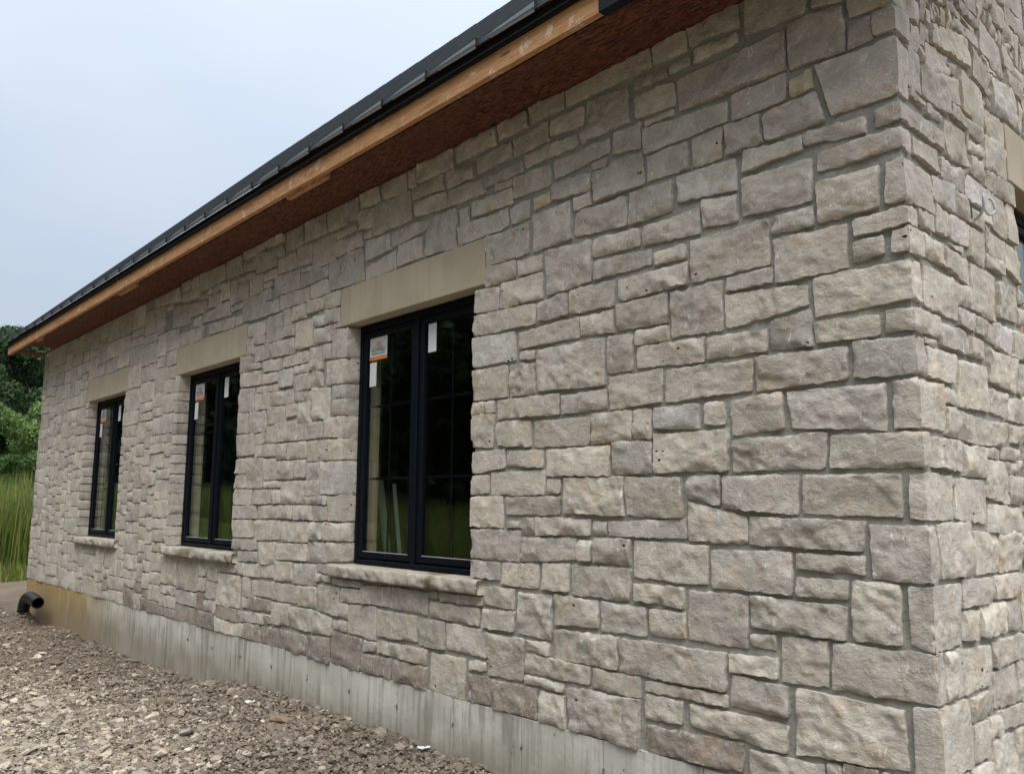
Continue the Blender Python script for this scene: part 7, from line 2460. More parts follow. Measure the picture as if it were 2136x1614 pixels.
for i, c in enumerate(CTR):
    mb = MB(); mb.box(c-.80, c+.80, -.003, .104, ZL, ZT, .004)
    mb.build('lintel', M['cast'], house)
    V, f = rough_box(c-.815, c+.815, -.062, .125, 1.207, ZS-.004, .018, .017, 50+i)
    mk('window_sill', V, f, M['sill'], house, smooth=True)
mb = MB(); mb.box(-.104, .003, SW[0]-.06, SW[1]+.06, SW[3], SW[4], .004); mb.build('lintel', M['cast'], house)
mb = MB(); mb.box(-.125, .05, SW[0]-.08, SW[1]+.08, SW[2]-.078, SW[2], .012); mb.build('window_sill', M['sill'], house)

# ------------------------------------------------------------------ windows (built once, copied)
WH = ZL-ZS-.004; WW = 2*HW-.012
def make_window(ww=WW, wh=WH):
    mb = MB(); t = .036; d0, d1 = 0, .085
    mb.box(-ww/2, -ww/2+t, d0, d1, 0, wh, .004); mb.box(ww/2-t, ww/2, d0, d1, 0, wh, .004)
    mb.box(-ww/2+t, ww/2-t, d0+.002, d1-.002, wh-t-.01, wh, .004); mb.box(-ww/2+t, ww/2-t, d0-.012, d1-.002, 0, t-.006, .004)
    win = mb.build('window', M['frame'], house)
    mb = MB(); mb.box(-.022, .022, d0-.006, d1-.004, t-.006, wh-t-.01, .004); mb.build('mullion', M['frame'], win)
    for sx in (-1, 1):
        xa, xb = sorted((sx*.024, sx*(ww/2-t-.002))); za, zb = t+.0, wh-t-.014; s = .046
        y0, y1 = .006, .052
        sm = MB(); sm.box(xa, xa+s, y0, y1, za, zb, .006); sm.box(xb-s, xb, y0, y1, za, zb, .006); sm.box(xa+s, xb-s, y0+.001, y1-.001, za, za+s, .006); sm.box(xa+s, xb-s, y0+.001, y1-.001, zb-s, zb, .006)
        sm.build('sash', M['frame'], win)
        gx0, gx1, gz0, gz1 = xa+s-.006, xb-s+.006, za+s-.006, zb-s+.006
        gm = MB(); gm.box(gx0, gx1, .026, .030, gz0, gz1); gm.box(gx0, gx1, .044, .048, gz0, gz1); gm.build('pane', M['glass'], win)
        for k in (1, 2):
            bm_ = MB(); z = gz0+(gz1-gz0)*k/3; bm_.box(gx0, gx1, .034, .042, z-.009, z+.009); bm_.build('muntin', M['frame'], win)
        bm_ = MB(); xm = (gx0+gx1)/2; bm_.box(xm-.007, xm+.007, .0335, .0415, gz0, gz1); bm_.build('muntin', M['frame'], win)
        bm_ = MB(); bm_.box(gx0+.004, gx1-.004, .0165, .0255, gz0-.001, gz0+.008); bm_.build('glazing_bead', M['primed'], win)
        if sx < 0:
            x0 = gx0+.018; z1 = gz1-.01; sy = .0235
            def pl(nm, a, b, c_, d_, y, mat): q = MB(); q.box(a, b, y, y+.0012, c_, d_); return q.build(nm, mat, win)
            pl('sticker', x0, x0+.215, z1-.16, z1, sy, M['white'])
            pl('sticker_stripe', x0, x0+.215, z1-.16, z1-.135, sy-.0015, M['orange'])
            pl('paper_label', x0+.006, x0+.088, z1-.345, z1-.175, sy, M['white'])
            lm = MB(); cx, cz = x0+.1075, z1-.072; r0 = .040
            for k in range(14):
                a, b = math.pi*k/14, math.pi*(k+1)/14
                lm.add([(cx+r0*math.cos(a), sy-.0012, cz+r0*math.sin(a)), (cx+r0*math.cos(b), sy-.0012, cz+r0*math.sin(b)), (cx+(r0-.006)*math.cos(b), sy-.0012, cz+(r0-.006)*math.sin(b)), (cx+(r0-.006)*math.cos(a), sy-.0012, cz+(r0-.006)*math.sin(a))], [(0, 1, 2, 3)])
            lm.box(cx-.072, cx-.036, sy-.0018, sy-.0008, cz-.004, cz+.001); lm.box(cx-.036, cx+.036, sy-.0018, sy-.0008, cz-.004, cz+.001); lm.box(cx+.036, cx+.072, sy-.0018, sy-.0008, cz-.004, cz+.001)
            lm.build('logo_arch', M['orange'], win)
            fm = MB()
            for a in (.9, 1.57, 2.24):
                fm.tube([(cx+.006*math.cos(a), sy-.0012, cz+.003), (cx+.034*math.cos(a), sy-.0012, cz+.034*math.sin(a))], .0011, 4)
            fm.build('logo_rays', M['ink'], win)
            for txt, size, dz in (('SOUTHFIELD', .030, -.030), ('WINDOWS & DOORS', .0165, -.050)):
                cu = bpy.data.curves.new('lettering', 'FONT'); cu.body = txt; cu.size = size; cu.align_x = 'CENTER'; cu.materials.append(M['ink']); cu.offset = .0006
                tmp = bpy.data.objects.new('lettering', cu); C.objects.link(tmp); bpy.context.view_layer.update(); me_ = bpy.data.meshes.new_from_object(tmp.evaluated_get(bpy.context.evaluated_depsgraph_get())); bpy.data.objects.remove(tmp)
                ob = bpy.data.objects.new('lettering', me_); C.objects.link(ob); ob.parent = win; ob.location = (cx, sy-.0014, cz+dz); ob.rotation_euler = (R(90), 0, 0)
        else:
            q = MB(); q.box(gx0+.03, gx0+.115, .0235, .0247, gz1-.20, gz1-.012); q.build('paper_label', M['white'], win)
    return win
w0 = make_window(); wins = [w0, dup(w0, house), dup(w0, house)]
for wi, c in zip(wins, CTR): wi.location = (c, .105, ZS+.002)
w3 = dup(w0, house); w3.rotation_euler = (0, 0, R(90)); w3.location = (-.105, 2.0, SW[2]+.24)
mb = MB(); mb.box(-.3, -.02, SW[0]-.01, SW[0]+.03, SW[2]+.001, SW[3]-.001); mb.box(-.3, -.02, SW[1]-.03, SW[1]+.01, SW[2]+.001, SW[3]-.001); mb.box(-.3, -.02, SW[0]+.031, SW[1]-.031, SW[2]+.002, SW[2]+.238); mb.build('timber_surround', M['fascia'], house)
for c in CTR:
    for s in (-1, 1):
        mb = MB(); a, b = sorted((c+s*(HW+.010), c+s*(HW-.028))); mb.box(a, b, .192, .275, ZS-.028, ZL+.018, .003); mb.build('stud', M['stud'], house)
    mb = MB(); mb.box(c-HW+.03, c+HW-.03, .193, .274, ZS-.028, ZS+.012, .003); mb.build('stud', M['stud'], house)

# ------------------------------------------------------------------ eaves
XE0, XE1 = -12.9, .42
fj = [XE0, -7.66, -3.81, -1.09]
for a, b in zip(fj[:-1], fj[1:]):
    mb = MB(); mb.box(a+.0015, b-.0015, -.42+random.uniform(-.002, .002), -.383, 3.884+random.uniform(-.002, .002), 4.008, .003); mb.build('fascia_board', M['fascia'], house)
mb = MB(); mb.box(-1.085, XE1, -.421, -.383, 3.886, 4.006); mb.build('fascia_board', M['fascia'], house)
for a, b in ((-7.93, -7.37), (-4.15, -3.59), (-11.4, -11.1)):
    mb = MB(); mb.box(a, b, -.381, -.343, 3.872, 3.99, .003); mb.build('splice_block', M['fascia'], house)
mb = MB(); mb.box(-1.10, XE1+.01, -.434, -.4225, 3.874, 3.998, .002); mb.box(-1.10, XE1+.01, -.4222, -.382, 3.874, 3.883, .002); mb.build('fascia_cladding', M['black'], house)
mb = MB(); mb.box(XE0, XE1, -.436, -.414, 3.9995, 4.0675, .002); mb.box(XE0, XE1, -.4505, -.4365, 4.0035, 4.012, .002); mb.build('drip_edge', M['black'], house)
sj = [-12.02, -9.55, -7.10, -4.66, -2.22, XE1]
for a, b in zip(sj[:-1], sj[1:]):
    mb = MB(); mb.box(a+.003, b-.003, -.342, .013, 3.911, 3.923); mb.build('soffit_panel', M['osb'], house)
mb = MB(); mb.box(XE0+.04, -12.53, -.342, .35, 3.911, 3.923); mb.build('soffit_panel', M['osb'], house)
RUN = 4.0; ey, ez = -.462, 4.072; SL = RUN*math.sqrt(2)
mb = MB()
for s in (1, -1):
    def pt(x, q, n):
        y = ey + q*.70711 - n*.70711; z = ez + q*.70711 + n*.70711
        return (x, y if s > 0 else 2*(ey+RUN)-y, z)
    V = [pt(x, q, n) for x in (XE0, XE1) for q in (.015, SL) for n in (-.02, 0.)]
    mb.add(V, [(0, 1, 3, 2), (4, 6, 7, 5), (0, 4, 5, 1), (2, 3, 7, 6), (0, 2, 6, 4), (1, 5, 7, 3)])
roof = mb.build('roof', M['osb'], house)
PW = .44
prof = [(0, .004), (.10, .004), (.106, .010), (.118, .010), (.124, .004), (.205, .004), (.211, .010), (.223, .010), (.229, .004), (.31, .004), (.316, .010), (.328, .010), (.334, .004), (PW-.016, .004), (PW-.014, .026), (PW-.002, .026), (PW-.001, .004)]
mb = MB(); V = []
rows = [None, 0, .03, SL*.25, SL*.5, SL]
for q in rows:
    for x, n in prof:
        if q is None: V.append((x, ey-.006, ez-.020))
        else:
            n_q = n if q > 0 else .004
            V.append((x, ey+q*.70711-n_q*.70711, ez+q*.70711+n_q*.70711))
m_ = len(prof)
mb.add(V, [(r*m_+k, r*m_+k+1, (r+1)*m_+k+1, (r+1)*m_+k) for r in range(len(rows)-1) for k in range(m_-1)])
p0 = mb.build('roof_panel', M['metal'], roof); npan = int((XE1-XE0)/PW)
# raised lip at each seam end
for k in range(npan+1):
    o = p0 if k == 0 else p0.copy()
    if k: C.objects.link(o)
    o.location = (XE0+k*PW-.02*(k == 0)*0, 0, 0)
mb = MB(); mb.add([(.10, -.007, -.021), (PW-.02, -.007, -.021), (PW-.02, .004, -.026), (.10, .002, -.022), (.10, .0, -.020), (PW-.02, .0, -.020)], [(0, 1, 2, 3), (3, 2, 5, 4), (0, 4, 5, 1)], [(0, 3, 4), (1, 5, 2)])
hl = mb.build('hem_lip', M['lip'], roof)  # tapered strip under each panel hem, paler than the panels
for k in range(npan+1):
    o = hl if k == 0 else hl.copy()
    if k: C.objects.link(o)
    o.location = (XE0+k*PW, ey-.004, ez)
mb = MB(); mb.box(-.004, .004, -.010, .010, -.030, .022, .002)
lip = mb.build('seam_end', M['black'], roof)
for k in range(npan+1):
    o = lip if k == 0 else lip.copy()
    if k: C.objects.link(o)
    o.location = (XE0+(k+1)*PW-.008, ey-.004, ez+.004)
# ------------------------------------------------------------------ loose things by the house
pth = [(-11.90, -.15, -.15), (-11.89, -.15, .05), (-11.87, -.15, .20), (-11.82, -.152, .31), (-11.73, -.157, .39), (-11.59, -.165, .435), (-11.40, -.175, .45), (-11.15, -.19, .445), (-10.85, -.21, .43)]
fine = []
for a, b in zip(pth[:-1], pth[1:]):
    for k in range(8): fine.append(Vector(a).lerp(Vector(b), k/8))
fine.append(Vector(pth[-1]))
rad = [.072 + .005*(1 if (i//2) % 2 else -1) for i in range(len(fine))]
pipe = tag(empty('drain_pipe', pth[0]), 'black corrugated plastic drain pipe elbow rising out of the soil at the foundation end', 'pipe')
mb = MB(); mb.tube([v-Vector(pth[0]) for v in fine], rad, 20); mb.build('pipe_wall', M['pipe'], pipe, True)
mb = MB(); mb.tube([v-Vector(pth[0]) for v in fine[-14:]], .064, 20); mb.build('pipe_bore', M['pipe'], pipe, True)
cb = [(-.02, .70, 2.90), (.02, .69, 2.905), (.05, .665, 2.935), (.055, .655, 2.972), (.05, .675, 2.995), (.04, .705, 2.985), (.035, .725, 2.95), (.045, .75, 2.925), (.06, .775, 2.945), (.055, .775, 2.985), (.04, .765, 3.005)]
sm_ = []
for i in range(len(cb)-1):
    p0_, p1_, p2_, p3_ = (Vector(cb[max(i-1, 0)]), Vector(cb[i]), Vector(cb[i+1]), Vector(cb[min(i+2, len(cb)-1)]))
    for k in range(5):
        t = k/5; sm_.append(.5*((2*p1_)+(p2_-p0_)*t+(2*p0_-5*p1_+4*p2_-p3_)*t*t+(3*p1_-p0_-3*p2_+p3_)*t**3))
mb = MB(); mb.tube(sm_, .006, 8); tag(mb.build('cable_loop', M['cable'], None, True), 'pale grey cable loop sticking out of the right-hand side wall', 'cable')
mb = MB(); mb.box(-.02, .003, .645, .678, 2.90, 2.965, .003); tag(mb.build('outlet_box', M['dkbox']), 'small dark electrical box behind the cable loop', 'electrical box')
def plank(name, a, b, wdt, th, label):
    a = Vector(a); b = Vector(b); d = (b-a); ln = d.length
    mb = MB(); mb.box(-wdt/2, wdt/2, -th/2, th/2, 0, ln, .002); o = mb.build(name, M['primed'])
    o.location = a; o.rotation_euler = d.to_track_quat('Z', 'Y').to_euler(); tag(o, label, 'trim board', 'white boards leaning indoors'); return o
plank('trim_board', (-3.98, .56, .63), (-4.21, .52, 1.90), .062, .018, 'wider of the two white trim boards leaning behind the nearest window')
plank('trim_board', (-3.93, .62, .63), (-4.13, .60, 1.85), .026, .018, 'narrower white trim strip leaning behind the nearest window')
mb = MB(); mb.tube([(-19.4+.03*math.sin(k*1.7), -2+k*.5, float(ground_z(-19.4, -2+k*.5))+.03) for k in range(16)], .028, 8)
tag(mb.build('ground_hose', M['pipe'], None, True), 'thin dark hose lying across the dirt beyond the house end', 'hose')

# ------------------------------------------------------------------ gravel and rocks
ICO = np.array([(0, .53, .85), (0, -.53, .85), (0, .53, -.85), (0, -.53, -.85), (.53, .85, 0), (-.53, .85, 0), (.53, -.85, 0), (-.53, -.85, 0), (.85, 0, .53), (-.85, 0, .53), (.85, 0, -.53), (-.85, 0, -.53)])
ICF = np.array([(0, 9, 1), (0, 1, 8), (0, 8, 4), (0, 4, 5), (0, 5, 9), (3, 2, 11), (3, 11, 7), (3, 7, 6), (3, 6, 10), (3, 10, 2), (1, 9, 7), (9, 5, 11), (5, 4, 2), (4, 8, 10), (8, 1, 6), (7, 11, 9), (11, 2, 5), (2, 10, 4), (10, 6, 8), (6, 7, 1)])
OCT = np.array([(1, 0, 0), (-1, 0, 0), (0, 1, 0), (0, -1, 0), (0, 0, 1), (0, 0, -1.)]); OCF = np.array([(0, 2, 4), (2, 1, 4), (1, 3, 4), (3, 0, 4), (2, 0, 5), (1, 2, 5), (3, 1, 5), (0, 3, 5)])
BOX8 = np.array([(x, y, z) for x in (-1, 1) for y in (-1, 1) for z in (-1, 1)], float)*.8
BXF = np.array([(0, 1, 3), (0, 3, 2), (4, 6, 7), (4, 7, 5), (0, 4, 5), (0, 5, 1), (2, 3, 7), (2, 7, 6), (0, 2, 6), (0, 6, 4), (1, 5, 7), (1, 7, 3)])
PAL = np.array([(.39, .355, .305), (.45, .405, .34), (.33, .295, .255), (.35, .305, .26), (.48, .42, .325), (.29, .265, .235), (.43, .395, .35), (.54, .50, .43), (.34, .285, .23), (.25, .22, .19)])
def scatter(n, base, faces, smin, smax, area, flat, seed, dens, soil=0., sink=.35):
    rg = np.random.RandomState(seed); x = rg.uniform(area[0], area[1], n*4); y = rg.uniform(area[2], area[3], n*4)
    k = rg.rand(n*4) < dens(x, y); x = x[k][:n]; y = y[k][:n]; n = len(x)
    s = smin*(smax/smin)**(rg.rand(n)**2.2)
    nb = len(base); V = np.repeat(base[None], n, 0)*(1+rg.uniform(-.38, .38, (n, nb, 3)))
    sc = np.stack([s*rg.uniform(.7, 1.5, n), s*rg.uniform(.6, 1.1, n), s*rg.uniform(flat[0], flat[1], n)], -1); V = V*sc[:, None, :]
    a = rg.uniform(0, 6.283, n); tx = rg.normal(0, .28, n); ty = rg.normal(0, .28, n)
    c, s_ = np.cos(tx), np.sin(tx); V[..., 1], V[..., 2] = V[..., 1]*c[:, None]-V[..., 2]*s_[:, None], V[..., 1]*s_[:, None]+V[..., 2]*c[:, None]
    c, s_ = np.cos(ty), np.sin(ty); V[..., 0], V[..., 2] = V[..., 0]*c[:, None]+V[..., 2]*s_[:, None], -V[..., 0]*s_[:, None]+V[..., 2]*c[:, None]
    c, s_ = np.cos(a), np.sin(a); V[..., 0], V[..., 1] = V[..., 0]*c[:, None]-V[..., 1]*s_[:, None], V[..., 0]*s_[:, None]+V[..., 1]*c[:, None]
    zg = ground_z(x, y) + .018
    V += np.stack([x, y, zg + sc[:, 2]*(1-2*sink)], -1)[:, None, :]
    cc = PAL[rg.randint(0, len(PAL), n)]*rg.uniform(.68, 1.15, (n, 1))*np.array([1.03, 1., .94])
    if soil: 
        m = rg.rand(n, 1) < soil; cc = np.where(m, np.array([(.20, .165, .13)])*rg.uniform(.8, 1.25, (n, 1)), cc)
    col = np.ones((n, nb, 4)); col[..., :3] = cc[:, None, :]
    F = (faces[None]+np.arange(n)[:, None, None]*nb).reshape(-1, 3)
    return V.reshape(-1, 3), F, col.reshape(-1, 4)
def d_gravel(x, y):
    far = np.clip((-y-.35)/.75, 0, 1); p = .05 + .80*far*np.clip((x+8.6)/2.2, .07, 1)
    patch = np.clip(.5+2.2*vn(x*.9, y*.9, 61)+far*.5, .05, 1); return p*patch*np.clip((-y-.03)/.05, 0, 1)
def d_clod(x, y): return np.clip((x+9.5)/3, .3, 1)*np.clip(1.15-(-y)/1.6, .15, 1)*np.clip((-y-.02)/.04, 0, 1)*np.clip(.7+1.4*vn(x*1.3, y*1.3, 67), .1, 1)
parts = [scatter(56000, OCT, OCF, .005, .016, (-13.5, -1.5, -3.6, 0), (.3, .75), 1, d_gravel),
    scatter(12000, BOX8, BXF, .008, .036, (-13.5, -1.5, -3.6, 0), (.16, .45), 2, d_gravel),
    scatter(700, ICO, ICF, .02, .058, (-12, -1.5, -3.6, 0), (.18, .45), 3, lambda x, y: d_gravel(x, y)**1.5),
    scatter(22000, OCT, OCF, .006, .024, (-13.8, -1.5, -2.2, 0), (.5, .9), 4, d_clod, .9),
    scatter(2600, ICO, ICF, .012, .036, (-13.8, -1.5, -2.2, 0), (.45, .85), 5, d_clod, .85, .45)]
Vs, Fs, Cs, n = [], [], [], 0
for V, F, c in parts: Vs.append(V); Fs.append(F+n); Cs.append(c); n += len(V)
tag(mk('gravel', np.concatenate(Vs), [np.concatenate(Fs)], M['rock'], None, np.concatenate(Cs)), 'crushed beige and grey rock chips strewn over the soil', 'gravel', kind='stuff')
def rock(x, y, sx, sy, sz, rz, col, label, cat='rock', name='loose_rock', tilt=.1):
    rg = np.random.RandomState(int(abs(x*1000+y*77)))
    V = ICO*(1+rg.uniform(-.25, .25, ICO.shape)); V = V*np.array([sx, sy, sz])/2
    import bmesh
    bm = bmesh.new(); [bm.verts.new(v) for v in V]; bmesh.ops.convex_hull(bm, input=bm.verts[:]); bmesh.ops.subdivide_edges(bm, edges=bm.edges[:], cuts=1, use_grid_fill=True)
    for v in bm.verts: v.co += Vector(rg.normal(0, .035*min(sx, sy, sz), 3))
    bmesh.ops.triangulate(bm, faces=bm.faces[:]); bm.verts.index_update()
    VV = np.array([v.co[:] for v in bm.verts]); FF = np.array([[q.index for q in f.verts] for f in bm.faces]); bm.free()
    o = mk(name, VV, FF, M['rock'], None, np.tile((*col, 1), (len(VV), 1)))
    o.location = (x, y, float(ground_z(x, y))+.018+sz*.3); o.rotation_euler = (tilt*rg.normal(), tilt*rg.normal(), rz); tag(o, label, cat); return o
rock(-3.95, -.36, .20, .08, .055, .5, (.27, .19, .13), 'long reddish-brown wedge of rock near the wall below the nearest window')
rock(-5.26, -.63, .11, .09, .075, .9, (.21, .165, .115), 'upright dark brown rock lump in the middle of the gravel')
rock(-6.45, -1.15, .20, .13, .05, .2, (.36, .32, .27), 'grey flat rock half buried left of the gravel')
rock(-4.0, -1.2, .15, .10, .04, .4, (.33, .295, .28), 'broad mauve-grey flat stone at the bottom edge of the picture')
rock(-4.24, -1.0, .10, .09, .045, -.3, (.50, .43, .32), 'pale tan angular rock among the foreground gravel')
rock(-7.2, -1.32, .12, .09, .05, .1, (.44, .35, .27), 'lone pinkish-tan rock on bare dirt at the left edge')
rock(-8.05, -.66, .15, .10, .06, .7, (.17, .13, .10), 'dark brown clod with sharp upper edge on the dirt slope')
rock(-6.85, -1.12, .14, .06, .035, .3, (.56, .47, .37), 'thin pale slab lying on the dirt left of the gravel')
rock(-4.43, -.78, .14, .11, .04, .1, (.34, .31, .27), 'rounded grey flat rock in the middle gravel')
rock(-8.6, -.68, .20, .09, .04, .2, (.60, .56, .48), 'cream-white flaky rock on the dirt near the foundation')
def scrap(x, y, s, mat, label, name='plastic_scrap'):
    rg = np.random.RandomState(int(abs(x*991+y*37))); n_ = 6
    u, v = np.meshgrid(np.linspace(-1, 1, n_), np.linspace(-.6, .6, n_), indexing='ij')
    z = .35*rg.rand(n_, n_)+.25*np.abs(u); V = np.stack([u+rg.normal(0, .12, u.shape), v+rg.normal(0, .12, u.shape), z], -1).reshape(-1, 3)*s
    V = np.concatenate([V, V-np.array([0, 0, .002])]); idn = np.arange(n_*n_).reshape(n_, n_)
    f = np.stack([idn[:-1, :-1], idn[1:, :-1], idn[1:, 1:], idn[:-1, 1:]], -1).reshape(-1, 4)
    rim = np.concatenate([idn[:, 0], idn[-1, 1:], idn[-2::-1, -1], idn[0, -2:0:-1]]); rn = np.roll(rim, -1)
    o = mk(name, V, [np.concatenate([f, (f+n_*n_)[:, ::-1], np.stack([rim, rim+n_*n_, rn+n_*n_, rn], -1)])], mat)
    o.location = (x, y, float(ground_z(x, y))+.02); o.rotation_euler = (0, 0, rg.rand()*6); tag(o, label, 'litter')
scrap(-2.80, -.06, .035, M['film'], 'crumpled white plastic scrap against the concrete foundation at the right')
scrap(-4.52, -.30, .03, M['film'], 'pale bluish plastic scrap among clods below the nearest window')
scrap(-4.57, -.63, .016, M['white'], 'tiny bright white chip in the middle of the gravel', 'white_chip')
scrap(-3.38, -.36, .016, M['orange'], 'tiny orange plastic fragment in the foreground gravel', 'orange_fragment')

# ------------------------------------------------------------------ vegetation
def leaves(cent, rad, n, size, cols, seed, squash=1., up=0.):
    """n leaf blades spread over clumps (cent, rad)"""
    rg = np.random.RandomState(seed); cent = np.asarray(cent); rad = np.asarray(rad)
    pk = rg.choice(len(cent), n, p=rad**2/np.sum(rad**2)); d = rg.normal(size=(n, 3)); d /= np.linalg.norm(d, axis=1)[:, None]
    r = rad[pk]*(.55+.5*rg.rand(n)); c = cent[pk]+d*r[:, None]*np.array([1, 1, squash])
    t1 = rg.normal(size=(n, 3)); t1[:, 2] += up; t1 /= np.linalg.norm(t1, axis=1)[:, None]
    t2 = np.cross(t1, d+rg.normal(0, .5, (n, 3))); t2 /= np.linalg.norm(t2, axis=1)[:, None]+1e-9
    s = size*rg.uniform(.6, 1.4, n)[:, None]
    V = np.stack([c-t1*s, c+t2*s*.45, c+t1*s, c-t2*s*.45], 1).reshape(-1, 3); F = np.arange(4*n).reshape(n, 4)
    cl = np.asarray(cols); k = rg.rand(n)[:, None]; br = rg.uniform(.75, 1.25, n)[:, None]
    cj = rg.uniform(.8, 1.2, len(cent))[pk][:, None]
    col = np.ones((n, 4, 4)); col[..., :3] = ((cl[0]*(1-k)+cl[1]*k)*br*cj)[:, None, :]
    return V, F, col.reshape(-1, 4)
def tree(seed, H, Wd, nl, size, cols, label, loc, group=None, name='broadleaf_tree', low=.12):
    rg = np.random.RandomState(seed); t = tag(empty(name, loc), label, 'tree', group)
    cent, rad = [], []
    for k in range(64):
        z = H*(low+(1-low)*rg.rand()); env = Wd*math.sqrt(max(.05, 1-((z/H-.48)/.56)**2)); a = rg.rand()*6.283; r = env*math.sqrt(rg.rand())*.9
        cent.append((r*math.cos(a), r*math.sin(a), z)); rad.append(H*rg.uniform(.05, .10))
    V, F, c = leaves(cent, rad, nl, size, cols, seed+1, .8); mk('crown', V, F, M['leaf'], t, c)
    mb = MB(); mb.tube([(0, 0, -.2), (.1, 0, H*.3), (.05, .1, H*.6), (0, .1, H*.85)], [H*.022, H*.017, H*.011, H*.004], 10)
    for k in range(7):
        i = rg.randint(len(cent)); z = H*rg.uniform(.25, .6); e = np.array(cent[i]); mb.tube([(.05, .05, z), tuple(e*.5+np.array((0, 0, z*.5))), tuple(e)], [H*.009, H*.006, H*.002], 6)
    mb.build('trunk', M['bark'], t, True); return t
DK = ((.030, .062, .028), (.062, .108, .045)); LT = ((.115, .20, .055), (.21, .31, .095))
gz = lambda x, y: float(ground_z(x, y))
tree(101, 9.6, 4.2, 48000, .10, DK, 'tall dark green tree rising behind the far eave, nearest the house', (-46, 7.6, gz(-46, 7.6)-.3), 'dark trees on the slope')
tree(202, 9.4, 4.2, 44000, .10, ((.036, .072, .030), (.072, .125, .050)), 'dark green tree at the left edge of the picture', (-44.5, 3.0, gz(-44.5, 3)-.3), 'dark trees on the slope')
tree(303, 9.8, 5, 26000, .14, DK, 'dark tree standing furthest back on the slope', (-56, 8.5, gz(-56, 8.5)-.3), 'dark trees on the slope')
def shrub(seed, H, Wd, nl, label, loc, cols=LT):
    rg = np.random.RandomState(seed); t = tag(empty('willow_shrub', loc), label, 'shrub', 'light green shrubs')
    cent, rad = [], []
    for k in range(46):
        z = H*(.1+.85*rg.rand()); env = Wd*math.sqrt(max(.05, 1-((z/H-.35)/.66)**2)); a = rg.rand()*6.283; r = env*math.sqrt(rg.rand())
        cent.append((r*math.cos(a), r*math.sin(a), z)); rad.append(H*rg.uniform(.06, .12))
    V, F, c = leaves(cent, rad, nl, .058, cols, seed+1, .9, .9); mk('foliage', V, F, M['leaf'], t, c)
    mb = MB()
    for k in range(9):
        e = cent[rg.randint(len(cent))]; mb.tube([(rg.normal(0, .1), rg.normal(0, .1), -.1), (e[0]*.5, e[1]*.5, e[2]*.5), e], [.04, .03, .01], 6)
    mb.build('stems', M['bark'], t, True)
shrub(11, 5.0, 2.4, 44000, 'bright light green shrub beside the far corner of the house', (-32, 5.0, gz(-32, 5.0)-.1))
shrub(12, 4.8, 2.4, 44000, 'light green shrub at the left edge below the dark trees', (-31, 1.9, gz(-31, 1.9)-.1))
shrub(13, 3.0, 1.9, 18000, 'darker lower shrub between grass and the light shrubs', (-28.3, 3.2, gz(-28.3, 3.2)-.1), ((.045, .10, .022), (.09, .16, .04)))
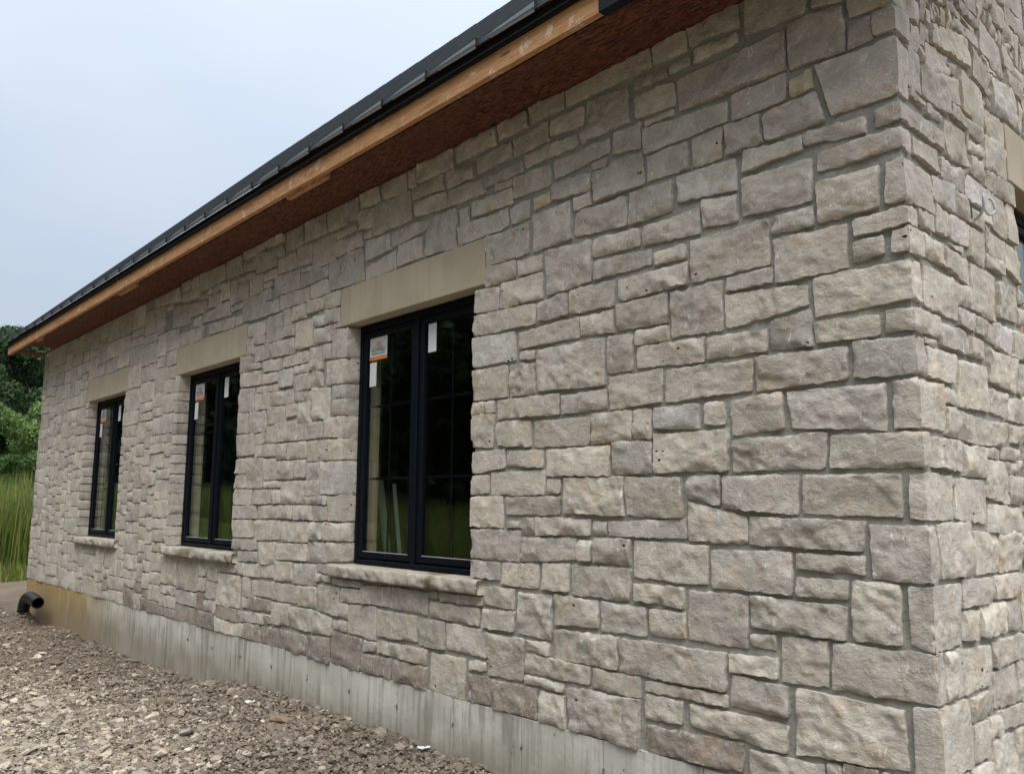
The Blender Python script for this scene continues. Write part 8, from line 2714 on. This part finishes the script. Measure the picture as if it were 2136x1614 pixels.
def blades(n, area, h0, h1, seed, keep=None):
    rg = np.random.RandomState(seed); x = rg.uniform(area[0], area[1], n); y = rg.uniform(area[2], area[3], n)
    if keep is not None: k = keep(x, y); x = x[k]; y = y[k]; n = len(x)
    z = ground_z(x, y)-.02; h = rg.uniform(h0, h1, n)*(1+.5*vn(x*.7, y*.7, 5)); a = rg.uniform(0, 6.283, n); w_ = rg.uniform(.006, .016, n); ln = rg.normal(0, .16, (n, 2))*h[:, None]
    dx, dy = np.cos(a)*w_, np.sin(a)*w_
    b = np.stack([x, y, z], -1); m_ = b+np.stack([ln[:, 0]*.4, ln[:, 1]*.4, h*.55], -1); tp = b+np.stack([ln[:, 0], ln[:, 1], h], -1); sd_ = np.stack([dx, dy, 0*dx], -1)
    V = np.stack([b-sd_, b+sd_, m_+sd_*.9, m_-sd_*.9, tp], 1).reshape(-1, 3); i0 = np.arange(n)[:, None]*5
    F4 = i0+np.array([[0, 1, 2, 3]]); F3 = i0+np.array([[3, 2, 4]])
    k = rg.rand(n)[:, None]; dry = (rg.rand(n) < .32)[:, None]
    c = np.where(dry, np.array([(.32, .27, .12)])*rg.uniform(.7, 1.2, (n, 1)), (np.array([(.085, .16, .025)])*(1-k)+np.array([(.20, .28, .055)])*k)*rg.uniform(.8, 1.15, (n, 1)))
    col = np.ones((n, 5, 4)); col[..., :3] = c[:, None, :]
    return V, F4, F3, col.reshape(-1, 4)
bl = [blades(48000, (-27, -19.6, -3, 6), 1.2, 2.3, 1), blades(42000, (-45, -14, -26, -13), .5, 1.3, 2), blades(9000, (-20.2, -18.6, -5, 6), .1, .45, 3), blades(16000, (-26, -4, -15.5, -11.5), .3, .8, 4)]
Vs, F4s, F3s, Cs, n = [], [], [], [], 0
for V, F4, F3, c in bl: Vs.append(V); F4s.append(F4+n); F3s.append(F3+n); Cs.append(c); n += len(V)
tag(mk('tall_grass', np.concatenate(Vs), [np.concatenate(F4s), np.concatenate(F3s)], M['leaf'], None, np.concatenate(Cs)), 'tall yellow-green grass and weeds of the meadow round the site', 'grass', kind='stuff')
# the wood across the meadow, seen in the panes
rg = np.random.RandomState(9); Vs, Fs, Cs, n = [], [], [], 0
for k in range(44):
    x = -78+k*2.9+rg.normal(0, .8); y = -30+rg.normal(0, 2.5)+(4 if x > -10 else 0)
    if k >= 30: x = -74+rg.normal(0, 2); y = -31+(k-30)*2.3
    H = rg.uniform(15, 21); cent, rad = [], []
    for q in range(40):
        z = H*(.02+.95*rg.rand()); env = 4.2*math.sqrt(max(.05, 1-((z/H-.45)/.58)**2)); a = rg.rand()*6.283; r = env*math.sqrt(rg.rand())
        cent.append((x+r*math.cos(a), y+r*math.sin(a), gz(x, y)+z)); rad.append(H*rg.uniform(.06, .10))
    V, F, c = leaves(cent, rad, 4200, .48, ((.018, .042, .016), (.040, .078, .026)), 900+k, .85); Vs.append(V); Fs.append(F+n); Cs.append(c); n += len(V)
tag(mk('far_woodland', np.concatenate(Vs), [np.concatenate(Fs)], M['leaf'], None, np.concatenate(Cs)), 'dark wood across the meadow, mirrored in the window panes', 'woodland', kind='stuff')
